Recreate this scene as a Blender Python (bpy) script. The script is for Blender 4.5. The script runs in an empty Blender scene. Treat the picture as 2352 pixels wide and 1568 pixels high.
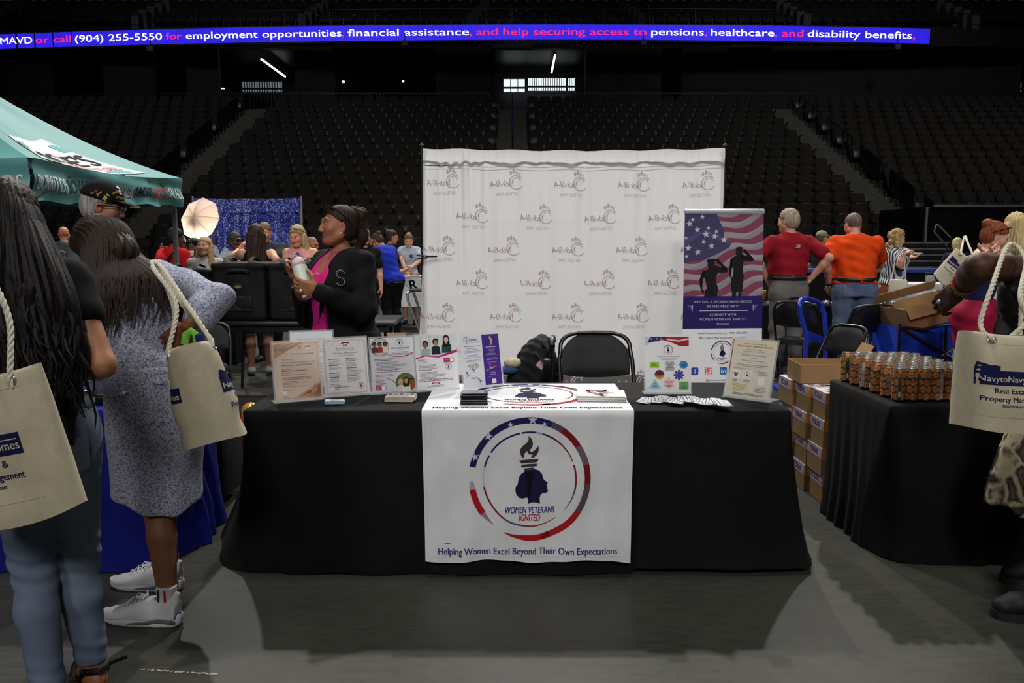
import bpy, bmesh, math, random
import numpy as np
from mathutils import Vector, Matrix, geometry
rnd = random.Random(11)
sc = bpy.context.scene
COL = sc.collection
PI = math.pi
def R(a): return math.radians(a)

# ---------------------------------------------------------------- camera
FPX = 1898.0            # focal length in pixels of the 2352 px wide frame
CAMH = 1.475            # eye height of the photographer
TH = R(6.73)            # pitched slightly down
cam = bpy.data.cameras.new('camera')
cam.sensor_width = 36.0
cam.lens = 36.0 * FPX / 2352.0
cam.clip_end = 300
camo = bpy.data.objects.new('camera', cam)
COL.objects.link(camo)
camo.location = (0, 0, CAMH)
camo.rotation_euler = (PI / 2 - TH, 0, 0)
sc.camera = camo

# ---------------------------------------------------------------- world, lamps, exposure
w = bpy.data.worlds.new('arena_air'); sc.world = w
w.use_nodes = True
w.node_tree.nodes['Background'].inputs[0].default_value = (0.55, 0.62, 0.8, 1)
w.node_tree.nodes['Background'].inputs[1].default_value = 0.016
sc.view_settings.view_transform = 'Standard'
sc.view_settings.look = 'None'
sc.view_settings.exposure = 0.0
sc.view_settings.gamma = 1.0
sc.view_settings.use_curve_mapping = False
sc.cycles.max_bounces = 5
sc.cycles.diffuse_bounces = 3
sc.cycles.glossy_bounces = 3
sc.cycles.transmission_bounces = 4
sc.cycles.transparent_max_bounces = 6
sc.cycles.caustics_reflective = False
sc.cycles.caustics_refractive = False

def spot(name, loc, aim, watts, cone, blend, rad, col=(1, .97, .92)):
 l = bpy.data.lights.new(name, 'SPOT')
 l.energy = watts; l.spot_size = R(cone); l.spot_blend = blend
 l.shadow_soft_size = rad; l.color = col
 o = bpy.data.objects.new(name, l); COL.objects.link(o)
 o.location = loc
 o.rotation_euler = (Vector(aim) - Vector(loc)).to_track_quat('-Z', 'Y').to_euler()
 return o
# arena floodlights: the far side bank throws the table shadows toward the camera
spot('arena_floodlight', (-9, 24, 21), (-2.0, 6.5, 0), 10500, 62, .35, .30)
spot('arena_floodlight', (0.5, 25, 21), (0.2, 6.5, 0), 12500, 62, .35, .30)
spot('arena_floodlight', (10, 24, 21), (2.5, 6.5, 0), 10500, 62, .35, .30)
# near side bank, behind the photographer
spot('arena_floodlight', (-10, -15, 15), (-3.5, 11.0, 1), 7800, 40, 1., 2.2)
spot('arena_floodlight', (2, -17, 16), (0.5, 11.0, 1), 7800, 40, 1., 2.2)
spot('arena_floodlight', (12, -14, 15), (5.0, 11.0, 1), 7000, 40, 1., 2.2)
# added overhead fill, stands in for ambient light in the floor shadows
spot('overhead_fill', (0, 5, 21), (0, 5, 0), 6200, 62, .6, 2.5)
# dim fill spots added to brighten the seats, not real fixtures
spot('seat_fill', (-14, -2, 22), (-14, 33, 6.5), 7000, 36, 1., 2.0, (1, .98, .95))
spot('seat_fill', (14, -2, 22), (15, 32, 6), 9500, 38, 1., 2.0, (1, .98, .95))
spot('seat_fill', (0, -2, 22), (0, 35, 7), 3500, 30, 1., 2.0, (1, .98, .95))
# ---------------------------------------------------------------- picture <-> place
_c, _s = math.cos(TH), math.sin(TH)
def ray(u, v):
 x = (u - 1176.0) / FPX; y = (784.0 - v) / FPX
 return Vector((x, _c + y * _s, -_s + y * _c))
def py(u, v, Y):            # the point of the sight line at distance Y
 d = ray(u, v); t = Y / d.y
 return Vector((d.x * t, Y, CAMH + d.z * t))
def pz(u, v, z):            # the point of the sight line at height z
 d = ray(u, v); t = (z - CAMH) / d.z
 return Vector((d.x * t, d.y * t, z))
def proj(p):
 x, y, z = p[0], p[1], p[2] - CAMH
 f = y * _c - z * _s; up = y * _s + z * _c
 return 1176 + FPX * x / f, 784 - FPX * up / f

# ---------------------------------------------------------------- materials
def lin(c):
 out = []
 for q in c[:3]:
  q = q / 255.0
  out.append(q / 12.92 if q <= .04045 else ((q + .055) / 1.055) ** 2.4)
 return out
_M = {}
def mat(name, c, rough=.75, metal=0., var=.10, vs=40., bump=0., bs=300., sheen=0., spec=.35, emit=0., trans=0., alpha=1., coat=0., sss=0., stretch=None, c2=None):
 if name in _M: return _M[name]
 m = bpy.data.materials.new(name); m.use_nodes = True
 nt = m.node_tree; N = nt.nodes; L = nt.links
 b = N['Principled BSDF']
 rgb = lin(c)
 b.inputs['Base Color'].default_value = (*rgb, 1)
 b.inputs['Roughness'].default_value = rough
 b.inputs['Metallic'].default_value = metal
 b.inputs['Specular IOR Level'].default_value = spec
 if sheen: b.inputs['Sheen Weight'].default_value = sheen
 if trans: b.inputs['Transmission Weight'].default_value = trans
 if coat: b.inputs['Coat Weight'].default_value = coat
 if alpha < 1: b.inputs['Alpha'].default_value = alpha
 if sss:
  b.inputs['Subsurface Weight'].default_value = sss
  b.inputs['Subsurface Radius'].default_value = (.012, .005, .003)
 if emit:
  b.inputs['Emission Color'].default_value = (*rgb, 1)
  b.inputs['Emission Strength'].default_value = emit
 if var or bump:
  tc = N.new('ShaderNodeTexCoord'); vec = tc.outputs['Object']
  if stretch:
   mp = N.new('ShaderNodeMapping'); mp.inputs['Scale'].default_value = stretch
   L.new(vec, mp.inputs['Vector']); vec = mp.outputs['Vector']
 if var:
  n = N.new('ShaderNodeTexNoise'); n.inputs['Scale'].default_value = vs; n.inputs['Detail'].default_value = 3
  L.new(vec, n.inputs['Vector'])
  mx = N.new('ShaderNodeMix'); mx.data_type = 'RGBA'
  r2 = lin(c2) if c2 else [q * (1 + var) for q in rgb]
  r1 = rgb if c2 else [q * (1 - var) for q in rgb]
  mx.inputs[6].default_value = (*r1, 1); mx.inputs[7].default_value = (*r2, 1)
  rp = N.new('ShaderNodeMapRange'); rp.inputs['From Min'].default_value = .3; rp.inputs['From Max'].default_value = .7
  L.new(n.outputs['Fac'], rp.inputs['Value']); L.new(rp.outputs['Result'], mx.inputs[0])
  L.new(mx.outputs[2], b.inputs['Base Color'])
  if emit: L.new(mx.outputs[2], b.inputs['Emission Color'])
 if bump:
  n2 = N.new('ShaderNodeTexNoise'); n2.inputs['Scale'].default_value = bs; n2.inputs['Detail'].default_value = 2
  L.new(vec, n2.inputs['Vector'])
  bp = N.new('ShaderNodeBump'); bp.inputs['Strength'].default_value = bump; bp.inputs['Distance'].default_value = .01
  L.new(n2.outputs['Fac'], bp.inputs['Height']); L.new(bp.outputs['Normal'], b.inputs['Normal'])
 _M[name] = m
 return m
def fabric(name, c, rough=.9, var=.08, bump=.25, **k): return mat(name, c, rough, var=var, vs=k.pop('vs', 14), bump=bump, bs=k.pop('bs', 450), sheen=k.pop('sheen', 0.), spec=.2, **k)
def skinm(name, c): return mat(name, c, .52, var=.07, vs=18, bump=.05, bs=260, spec=.4, sss=.12)
def hairm(name, c, c2=None): return mat(name, c, .55, var=.45, vs=9, bump=.16, bs=34, spec=.2, stretch=(9, 9, 1.0), c2=c2)
def ink(c):
 return mat('print_ink_%02x%02x%02x' % tuple(int(q) for q in c[:3]), c, .8, var=0.0, spec=.15)

# ---------------------------------------------------------------- objects
def setp(o, label=None, cat=None, group=None, kind=None):
 if label: o['label'] = label
 if cat: o['category'] = cat
 if group: o['group'] = group
 if kind: o['kind'] = kind
 return o
def thing(name, label, cat, loc=(0, 0, 0), rz=0., group=None, rx=0., ry=0., s=1.):
 o = bpy.data.objects.new(name, None); COL.objects.link(o)
 o.empty_display_size = .05
 o.location = loc; o.rotation_euler = (rx, ry, rz); o.scale = (s, s, s)
 return setp(o, label, cat, group)
def copy_tree(o, parent=None, **kw):
 c = o.copy(); COL.objects.link(c)
 if parent is not None: c.parent = parent
 for ch in list(o.children): copy_tree(ch, c)
 if kw: setp(c, **kw)
 return c

class MB:
 """collects faces, links them as one mesh object"""
 def __init__(s): s.v = []; s.f = []; s.m = []; s.mats = []; s.T = None
 def mi(s, m):
  if m not in s.mats: s.mats.append(m)
  return s.mats.index(m)
 def add(s, vs, fs, m):
  k = len(s.v); i = s.mi(m)
  if s.T is not None: vs = [s.T @ Vector(q) for q in vs]
  s.v.extend([tuple(q) for q in vs])
  s.f.extend([tuple(k + a for a in f) for f in fs]); s.m.extend([i] * len(fs))
 def box(s, c, d, m, rz=0., M=None, taper=1.):
  x, y, z = d[0] / 2, d[1] / 2, d[2] / 2
  vs = [Vector((sx * x * (taper if sz > 0 else 1), sy * y * (taper if sz > 0 else 1), sz * z)) for sz in (-1, 1) for sy in (-1, 1) for sx in (-1, 1)]
  Q = M if M is not None else Matrix.Rotation(rz, 3, 'Z')
  vs = [Q @ q + Vector(c) for q in vs]
  s.add(vs, [(0, 2, 3, 1), (4, 5, 7, 6), (0, 1, 5, 4), (2, 6, 7, 3), (0, 4, 6, 2), (1, 3, 7, 5)], m)
 def bev(s, c, d, m, r=.01, M=None, seg=2):
  b = bmesh.new(); bmesh.ops.create_cube(b, size=1)
  for q in b.verts: q.co = Vector((q.co.x * d[0], q.co.y * d[1], q.co.z * d[2]))
  bmesh.ops.bevel(b, geom=b.edges[:], offset=min(r, min(d) * .49), segments=seg, profile=.5, affect='EDGES')
  b.verts.index_update()
  Q = M if M is not None else Matrix.Identity(3)
  s.add([Q @ q.co + Vector(c) for q in b.verts], [[q.index for q in f.verts] for f in b.faces], m); b.free()
 def tube(s, pts, r, m, n=8, caps=True, closed=False, flat=None):
  pts = [Vector(p) for p in pts]; k = len(pts)
  rs = r if isinstance(r, (list, tuple)) else [r] * k
  vs = []; ref = None
  for i, p in enumerate(pts):
   if closed: t = pts[(i + 1) % k] - pts[i - 1]
   else: t = pts[min(i + 1, k - 1)] - pts[max(i - 1, 0)]
   if t.length < 1e-9: t = Vector((0, 0, 1))
   t.normalize()
   if ref is None:
    ref = Vector((0, 0, 1)) if abs(t.z) < .9 else Vector((1, 0, 0))
   a = ref - t * ref.dot(t)
   if a.length < 1e-6: a = t.orthogonal()
   a.normalize(); ref = a; b2 = t.cross(a)
   fx, fy = flat or (1, 1)
   for j in range(n):
    q = 2 * PI * j / n
    vs.append(p + (a * math.cos(q) * fx + b2 * math.sin(q) * fy) * rs[i])
  fs = []
  for i in range(k if closed else k - 1):
   for j in range(n):
    a0 = i * n + j; a1 = i * n + (j + 1) % n; i2 = (i + 1) % k
    fs.append((a0, a1, i2 * n + (j + 1) % n, i2 * n + j))
  if caps and not closed:
   fs.append(tuple(range(n - 1, -1, -1))); fs.append(tuple((k - 1) * n + j for j in range(n)))
  s.add(vs, fs, m)
 def lathe(s, prof, m, n=24, M=None, c=(0, 0, 0)):
  vs = []; fs = []; k = len(prof)
  Q = M if M is not None else Matrix.Identity(3)
  for (r, z) in prof:
   for j in range(n):
    q = 2 * PI * j / n
    vs.append(Q @ Vector((r * math.cos(q), r * math.sin(q), z)) + Vector(c))
  for i in range(k - 1):
   for j in range(n):
    fs.append((i * n + j, i * n + (j + 1) % n, (i + 1) * n + (j + 1) % n, (i + 1) * n + j))
  if prof[0][0] > 1e-5: fs.append(tuple(range(n - 1, -1, -1)))
  if prof[-1][0] > 1e-5: fs.append(tuple((k - 1) * n + j for j in range(n)))
  s.add(vs, fs, m)
 def ball(s, c, r, m, n=12, M=None):
  r = r if isinstance(r, (tuple, list)) else (r, r, r)
  prof = [(math.sin(PI * i / n) , -math.cos(PI * i / n)) for i in range(n + 1)]
  Q = (M if M is not None else Matrix.Identity(3)) @ Matrix.Diagonal(Vector(r))
  s.lathe(prof, m, n * 2, Q, c)
 def prism(s, poly, z0, z1, m, M=None, c=(0, 0, 0)):
  n = len(poly); Q = M if M is not None else Matrix.Identity(3)
  vs = [Q @ Vector((p[0], p[1], z)) + Vector(c) for z in (z0, z1) for p in poly]
  fs = [tuple(range(n - 1, -1, -1)), tuple(range(n, 2 * n))]
  fs += [(i, (i + 1) % n, n + (i + 1) % n, n + i) for i in range(n)]
  s.add(vs, fs, m)
 def grid(s, fn, nu, nv, m, closed=False):
  vs = [fn(i / nu, j / nv) for j in range(nv + 1) for i in range(nu + (0 if closed else 1))]
  k = nu + (0 if closed else 1); fs = []
  for j in range(nv):
   for i in range(nu):
    i2 = (i + 1) % k if closed else i + 1
    fs.append((j * k + i, j * k + i2, (j + 1) * k + i2, (j + 1) * k + i))
  s.add(vs, fs, m)
 def build(s, name, parent=None, smooth=True, ang=40, kind=None):
  me = bpy.data.meshes.new(name)
  me.from_pydata(s.v, [], s.f)
  for m in s.mats: me.materials.append(m)
  me.polygons.foreach_set('material_index', s.m)
  me.update()
  if smooth:
   me.polygons.foreach_set('use_smooth', [True] * len(s.f))
   me.set_sharp_from_angle(angle=R(ang))
  o = bpy.data.objects.new(name, me); COL.objects.link(o)
  if parent is not None: o.parent = parent
  if kind: o['kind'] = kind
  return o
def one(name, fn, parent=None, **k):
 b = MB(); fn(b); return b.build(name, parent, **k)

# ---------------------------------------------------------------- signed distance bodies -> one smooth skin
class SDF:
 def __init__(s): s.p = []; s.mods = []
 def _a(s, f, lo, hi, k, op): s.p.append((f, np.array(lo, float), np.array(hi, float), k, op)); return s
 def cap(s, a, b, ra, rb=None, k=.02, op='+', fl=None):
  a = np.array(a, float); b = np.array(b, float); rb = ra if rb is None else rb
  ba = b - a; L2 = float(ba @ ba) + 1e-12; rm = max(ra, rb)
  def f(X, Y, Z):
   x = X - a[0]; y = Y - a[1]; z = Z - a[2]
   t = np.clip((x * ba[0] + y * ba[1] + z * ba[2]) / L2, 0, 1)
   x = x - t * ba[0]; y = y - t * ba[1]; z = z - t * ba[2]
   if fl is not None:            # squash along a direction: fl = (dir, factor)
    d = fl[0]; q = (x * d[0] + y * d[1] + z * d[2]) * (1 / fl[1] - 1)
    x = x + q * d[0]; y = y + q * d[1]; z = z + q * d[2]
   return (np.sqrt(x * x + y * y + z * z) - (ra + t * (rb - ra)))
  return s._a(f, np.minimum(a, b) - rm, np.maximum(a, b) + rm, k, op)
 def ell(s, c, r, Rm=None, k=.02, op='+'):
  c = np.array(c, float); r = np.array(r, float); rm = r.max()
  Q = np.eye(3) if Rm is None else np.array(Rm, float)
  def f(X, Y, Z):
   x = X - c[0]; y = Y - c[1]; z = Z - c[2]
   lx = x * Q[0, 0] + y * Q[1, 0] + z * Q[2, 0]
   ly = x * Q[0, 1] + y * Q[1, 1] + z * Q[2, 1]
   lz = x * Q[0, 2] + y * Q[1, 2] + z * Q[2, 2]
   k0 = np.sqrt((lx / r[0]) ** 2 + (ly / r[1]) ** 2 + (lz / r[2]) ** 2)
   k1 = np.sqrt((lx / r[0] ** 2) ** 2 + (ly / r[1] ** 2) ** 2 + (lz / r[2] ** 2) ** 2) + 1e-9
   return k0 * (k0 - 1) / k1
  return s._a(f, c - rm, c + rm, k, op)
 def loft(s, secs, M=None, k=.02, op='+', e=2.0):
  """secs: (z, cx, cy, rx, ry) rising in z, in a frame M (4x4 to local)"""
  S = np.array(sorted(secs), float)
  zz = np.linspace(S[0, 0], S[-1, 0], 60)
  T = np.empty((60, 4))
  for j in range(4):                # smooth interpolation
   m = np.gradient(S[:, j + 1], S[:, 0])
   i = np.clip(np.searchsorted(S[:, 0], zz) - 1, 0, len(S) - 2)
   h = S[i + 1, 0] - S[i, 0]; t = (zz - S[i, 0]) / h
   T[:, j] = ((2 * t ** 3 - 3 * t ** 2 + 1) * S[i, j + 1] + (t ** 3 - 2 * t ** 2 + t) * h * m[i]
                       + (-2 * t ** 3 + 3 * t ** 2) * S[i + 1, j + 1] + (t ** 3 - t ** 2) * h * m[i + 1])
  Mi = np.eye(4) if M is None else np.array(M.inverted(), float)
  Mf = np.eye(4) if M is None else np.array(M, float)
  def f(X, Y, Z):
   x = Mi[0, 0] * X + Mi[0, 1] * Y + Mi[0, 2] * Z + Mi[0, 3]
   y = Mi[1, 0] * X + Mi[1, 1] * Y + Mi[1, 2] * Z + Mi[1, 3]
   z = Mi[2, 0] * X + Mi[2, 1] * Y + Mi[2, 2] * Z + Mi[2, 3]
   cx = np.interp(z, zz, T[:, 0]); cy = np.interp(z, zz, T[:, 1])
   rx = np.interp(z, zz, T[:, 2]); ry = np.interp(z, zz, T[:, 3])
   x = np.abs(x - cx) / rx; y = np.abs(y - cy) / ry
   if e == 2.0: q = np.sqrt(x * x + y * y)
   else: q = (x ** e + y ** e) ** (1 / e)
   d = (q - 1) * np.minimum(rx, ry)
   return np.maximum(d, np.maximum(zz[0] - z, z - zz[-1]))
  rx = S[:, 3].max() + np.abs(S[:, 1]).max(); ry = S[:, 4].max() + np.abs(S[:, 2]).max()
  cs = np.array([(Mf @ np.array([sx * rx, sy * ry, z, 1]))[:3] for sx in (-1, 1) for sy in (-1, 1) for z in (S[0, 0], S[-1, 0])])
  return s._a(f, cs.min(0), cs.max(0), k, op)
 def box(s, c, h, r=.005, Rm=None, k=.01, op='+'):
  c = np.array(c, float); h = np.array(h, float) - r
  Q = np.eye(3) if Rm is None else np.array(Rm, float)
  def f(X, Y, Z):
   x = X - c[0]; y = Y - c[1]; z = Z - c[2]
   q = [np.abs(x * Q[0, i] + y * Q[1, i] + z * Q[2, i]) - h[i] for i in range(3)]
   o = np.sqrt(sum(np.maximum(a, 0) ** 2 for a in q))
   return o + np.minimum(np.maximum(q[0], np.maximum(q[1], q[2])), 0) - r
  rm = np.linalg.norm(h + r)
  return s._a(f, c - rm, c + rm, k, op)
 def cut(s, p, n, k=.0):               # drop the side the normal points to
  p = np.array(p, float); n = np.array(n, float); n = n / np.linalg.norm(n)
  s.mods.append(('cut', p, n, k)); return s
 def mod(s, fn): s.mods.append(('fn', fn)); return s
 def bounds(s):
  P = [q for q in s.p if q[4] == '+']
  return np.min([q[1] for q in P], 0), np.max([q[2] for q in P], 0)
 def field(s, lo, hi, h, mg=.03):
  n = np.maximum(np.ceil((hi - lo) / h).astype(int) + 1, 4)
  ax = [lo[i] + h * np.arange(n[i]) for i in range(3)]
  d = np.full(n, .25, np.float32)
  for f, a, b, k, op in s.p:
   e = mg + k
   i0 = [max(0, int(np.searchsorted(ax[i], a[i] - e)) - 1) for i in range(3)]
   i1 = [min(n[i], int(np.searchsorted(ax[i], b[i] + e)) + 1) for i in range(3)]
   if any(i1[i] <= i0[i] for i in range(3)): continue
   sl = tuple(slice(i0[i], i1[i]) for i in range(3))
   X = ax[0][sl[0]][:, None, None]; Y = ax[1][sl[1]][None, :, None]; Z = ax[2][sl[2]][None, None, :]
   v = f(X, Y, Z).astype(np.float32); o = d[sl]
   if op == '+':
    t = np.clip(.5 + .5 * (v - o) / k, 0, 1); d[sl] = v * (1 - t) + o * t - k * t * (1 - t)
   elif op == '-':
    v = -v; t = np.clip(.5 - .5 * (v - o) / k, 0, 1); d[sl] = v * (1 - t) + o * t + k * t * (1 - t)
   elif op == '&':
    d[sl] = np.maximum(o, v)
  X = ax[0][:, None, None]; Y = ax[1][None, :, None]; Z = ax[2][None, None, :]
  for q in s.mods:
   if q[0] == 'cut':
    v = (X - q[1][0]) * q[2][0] + (Y - q[1][1]) * q[2][1] + (Z - q[1][2]) * q[2][2]
    d = np.maximum(d, v.astype(np.float32))
   else: d = q[1](X, Y, Z, d).astype(np.float32)
  d[0] = d[-1] = .2; d[:, 0] = d[:, -1] = .2; d[:, :, 0] = d[:, :, -1] = .2
  return d
 def mesh(s, h, lo=None, hi=None):
  a, b = s.bounds()
  lo = a - 2.5 * h - .004 if lo is None else np.maximum(np.array(lo, float), a - 2.5 * h - .004)
  hi = b + 2.5 * h + .004 if hi is None else np.minimum(np.array(hi, float), b + 2.5 * h + .004)
  d = s.field(lo, hi, h)
  return nets(d, lo, h)
_CO = [(i, j, k) for i in (0, 1) for j in (0, 1) for k in (0, 1)]
_ED = [(a, b) for a in _CO for b in _CO if sum(abs(a[i] - b[i]) for i in range(3)) == 1 and a < b]
def nets(d, lo, h):
 s = d < 0
 nx, ny, nz = d.shape
 cnt = np.zeros((nx - 1, ny - 1, nz - 1), np.int8)
 for (i, j, k) in _CO: cnt += s[i:nx - 1 + i, j:ny - 1 + j, k:nz - 1 + k]
 act = (cnt > 0) & (cnt < 8)
 idx = np.full(act.shape, -1, np.int64)
 I, J, K = np.nonzero(act); n = len(I)
 idx[I, J, K] = np.arange(n)
 acc = np.zeros((n, 3)); w = np.zeros(n)
 for a, b in _ED:
  va = d[I + a[0], J + a[1], K + a[2]]; vb = d[I + b[0], J + b[1], K + b[2]]
  m = (va < 0) != (vb < 0)
  t = np.where(m, va / np.where(m, va - vb, 1), 0)
  p = np.array(a)[None] + t[:, None] * (np.array(b) - np.array(a))[None]
  acc[m] += p[m]; w[m] += 1
 V = lo[None] + h * (np.stack([I, J, K], 1) + acc / w[:, None])
 F = []
 def q(cond, flip, c0, c1, c2, c3):
  i, j, k = np.nonzero(cond)
  g = [idx[i + c[0], j + c[1], k + c[2]] for c in (c0, c1, c2, c3)]
  fl = flip[i, j, k]
  A = np.stack(g, 1); A[fl] = A[fl][:, ::-1]
  F.append(A)
 a = s[:-1, 1:-1, 1:-1]; b = s[1:, 1:-1, 1:-1]
 q(a != b, b, (0, 0, 0), (0, 1, 0), (0, 1, 1), (0, 0, 1))
 a = s[1:-1, :-1, 1:-1]; b = s[1:-1, 1:, 1:-1]
 q(a != b, a, (0, 0, 0), (1, 0, 0), (1, 0, 1), (0, 0, 1))
 a = s[1:-1, 1:-1, :-1]; b = s[1:-1, 1:-1, 1:]
 q(a != b, b, (0, 0, 0), (1, 0, 0), (1, 1, 0), (0, 1, 0))
 F = np.concatenate(F) if F else np.zeros((0, 4), int)
 return V, F
def skin_obj(name, pieces, mats, parent=None, paint=None, smooth_it=0):
 """pieces: list of (V, F, material index); paint(V centres, mi) -> mi"""
 Vs = []; Fs = []; Ms = []; k = 0
 for V, F, m in pieces:
  if len(F) == 0: continue
  Vs.append(V); Fs.append(F + k); Ms.append(np.full(len(F), m)); k += len(V)
 V = np.concatenate(Vs); F = np.concatenate(Fs); M = np.concatenate(Ms)
 if paint is not None: M = paint(V[F].mean(1), M)
 me = bpy.data.meshes.new(name)
 me.vertices.add(len(V)); me.vertices.foreach_set('co', V.astype(np.float32).ravel())
 me.loops.add(F.size); me.loops.foreach_set('vertex_index', F.astype(np.int32).ravel())
 me.polygons.add(len(F)); me.polygons.foreach_set('loop_start', np.arange(0, F.size, 4, dtype=np.int32))
 me.polygons.foreach_set('material_index', M.astype(np.int32))
 me.polygons.foreach_set('use_smooth', np.ones(len(F), bool))
 for m in mats: me.materials.append(m)
 me.update(calc_edges=True); me.validate()
 o = bpy.data.objects.new(name, me); COL.objects.link(o)
 if parent is not None: o.parent = parent
 return o
def sdf_obj(name, S, h, m, parent=None, **k):
 V, F = S.mesh(h)
 return skin_obj(name, [(V, F, 0)], m if isinstance(m, list) else [m], parent, **k)

# ---------------------------------------------------------------- flat artwork printed on things
_TX = {}
def text2d(txt, bold=0., shear=0.):
 key = (txt, bold, shear)
 if key in _TX: return _TX[key]
 c = bpy.data.curves.new('lettering', 'FONT'); c.body = txt; c.size = 1.0
 c.offset = bold; c.shear = shear; c.resolution_u = 3; c.fill_mode = 'FRONT'
 o = bpy.data.objects.new('lettering', c)
 me = o.to_mesh()
 V = [(q.co.x, q.co.y) for q in me.vertices]; F = [tuple(p.vertices) for p in me.polygons]
 o.to_mesh_clear(); bpy.data.objects.remove(o); bpy.data.curves.remove(c)
 if V:
  x0 = min(v[0] for v in V); x1 = max(v[0] for v in V)
 else: x0 = x1 = 0
 _TX[key] = (V, F, x0, x1)
 return _TX[key]
class Art:
 """2-D drawing: polygons and lettering with colours and layers"""
 def __init__(s): s.items = []       # (verts2d, faces, ink, layer)
 def poly(s, pts, c, l=1):
  tri = geometry.tessellate_polygon([[Vector((p[0], p[1], 0)) for p in pts]])
  s.items.append(([tuple(p) for p in pts], [tuple(t) for t in tri], c, l))
 def rect(s, x0, y0, x1, y1, c, l=1): s.items.append(([(x0, y0), (x1, y0), (x1, y1), (x0, y1)], [(0, 1, 2, 3)], c, l))
 def disc(s, x, y, r, c, l=1, n=24, ry=None):
  ry = r if ry is None else ry
  s.items.append(([(x + r * math.cos(2 * PI * i / n), y + ry * math.sin(2 * PI * i / n)) for i in range(n)], [tuple(range(n))], c, l))
 def arc(s, x, y, r0, r1, a0, a1, c, l=1, step=4, t0=1., t1=1.):
  n = max(1, int(abs(a1 - a0) / step)); V = []; rm = (r0 + r1) / 2; hw = (r1 - r0) / 2
  for i in range(n + 1):
   a = R(a0 + (a1 - a0) * i / n); w2 = hw * (t0 + (t1 - t0) * i / n)
   V += [(x + (rm - w2) * math.cos(a), y + (rm - w2) * math.sin(a)), (x + (rm + w2) * math.cos(a), y + (rm + w2) * math.sin(a))]
  F = [(2 * i, 2 * i + 1, 2 * i + 3, 2 * i + 2) for i in range(n)]
  if a1 > a0: F = [f[::-1] for f in F]
  s.items.append((V, F, c, l))
 def text(s, txt, x, y, h, c, l=2, al='c', w=None, bold=.0, shear=0., rot=0., flip=False):
  """h: cap height; w: fit to width; x by alignment, y baseline"""
  V, F, x0, x1 = text2d(txt, 0., shear)
  if not V: return
  sy = h / .71; sx = sy
  if w: sx = w / max(1e-6, x1 - x0)
  W = (x1 - x0) * sx
  ox = {'c': x - W / 2, 'l': x, 'r': x - W}[al]
  ca, sa = math.cos(rot), math.sin(rot)
  P = []
  for a, b in V:
   px_, py_ = ox + (a - x0) * sx, b * sy
   if flip: px_ = 2 * x - px_
   dx = px_ - x
   P.append((x + dx * ca - py_ * sa, y + dx * sa + py_ * ca))
  if flip: F = [f[::-1] for f in F]
  if bold:
   o_ = bold * h * .75
   s.items.append(([(a - o_, b) for a, b in P], F, c, l)); s.items.append(([(a + o_, b) for a, b in P], F, c, l))
  else: s.items.append((P, F, c, l))
 def line(s, x0, y0, x1, y1, wd, c, l=1):
  d = Vector((x1 - x0, y1 - y0)); n = Vector((-d.y, d.x)).normalized() * wd / 2
  s.items.append(([(x0 - n.x, y0 - n.y), (x1 - n.x, y1 - n.y), (x1 + n.x, y1 + n.y), (x0 + n.x, y0 + n.y)], [(0, 1, 2, 3)], c, l))
 def star(s, x, y, r, c, l=2, a=90, r2=.4):
  s.poly([(x + (r if i % 2 == 0 else r * r2) * math.cos(R(a + 36 * i)), y + (r if i % 2 == 0 else r * r2) * math.sin(R(a + 36 * i))) for i in range(10)], c, l)
 def lines(s, x0, x1, y, n, dy, c, al='l', h=None, seed=1, l=2, short=.55):
  """rows of print too small to read in the photograph"""
  g = random.Random(seed)
  for i in range(n):
   wd = (x1 - x0) * g.uniform(short, 1); hh = h or dy * .42
   a = x0 if al == 'l' else (x0 + x1 - wd) / 2
   q = a
   while q < a + wd:
    ww = min(g.uniform(.04, .13) * (x1 - x0), a + wd - q)
    s.rect(q, y - i * dy, q + ww, y - i * dy + hh, c, l); q += ww + .014 * (x1 - x0)
 def put(s, mb, fn, gap=.0004, base=.0004, maxlen=None, clip=None):
  """fn(x, y, off) -> 3-D point"""
  for V, F, c, l in s.items:
   if clip and not all(clip(a, b) for a, b in V): continue
   if maxlen: V, F = _subdiv(V, F, maxlen)
   m = ink(c) if isinstance(c, (tuple, list)) else c
   mb.add([fn(a, b, base + gap * l) for a, b in V], F, m)
def _subdiv(V, F, L):
 V = list(V); out = []; st = []
 for f in F:
  for i in range(1, len(f) - 1): st.append((f[0], f[i], f[i + 1]))
 mid = {}
 def mp(a, b):
  k = (a, b) if a < b else (b, a)
  if k not in mid:
   mid[k] = len(V); V.append(((V[a][0] + V[b][0]) / 2, (V[a][1] + V[b][1]) / 2))
  return mid[k]
 while st:
  t = st.pop()
  e = [(math.hypot(V[t[i]][0] - V[t[(i + 1) % 3]][0], V[t[i]][1] - V[t[(i + 1) % 3]][1]), i) for i in range(3)]
  m, i = max(e)
  if m <= L: out.append(t); continue
  a, b, c = t[i], t[(i + 1) % 3], t[(i + 2) % 3]; q = mp(a, b)
  st += [(a, q, c), (q, b, c)]
 return V, out
def frame3(o, ux, uy):
 """flat sheet frame: origin, x axis, y axis"""
 o = Vector(o); ux = Vector(ux); uy = Vector(uy); n = ux.cross(uy).normalized()
 return lambda x, y, off: o + ux * x + uy * y + n * off
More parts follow.
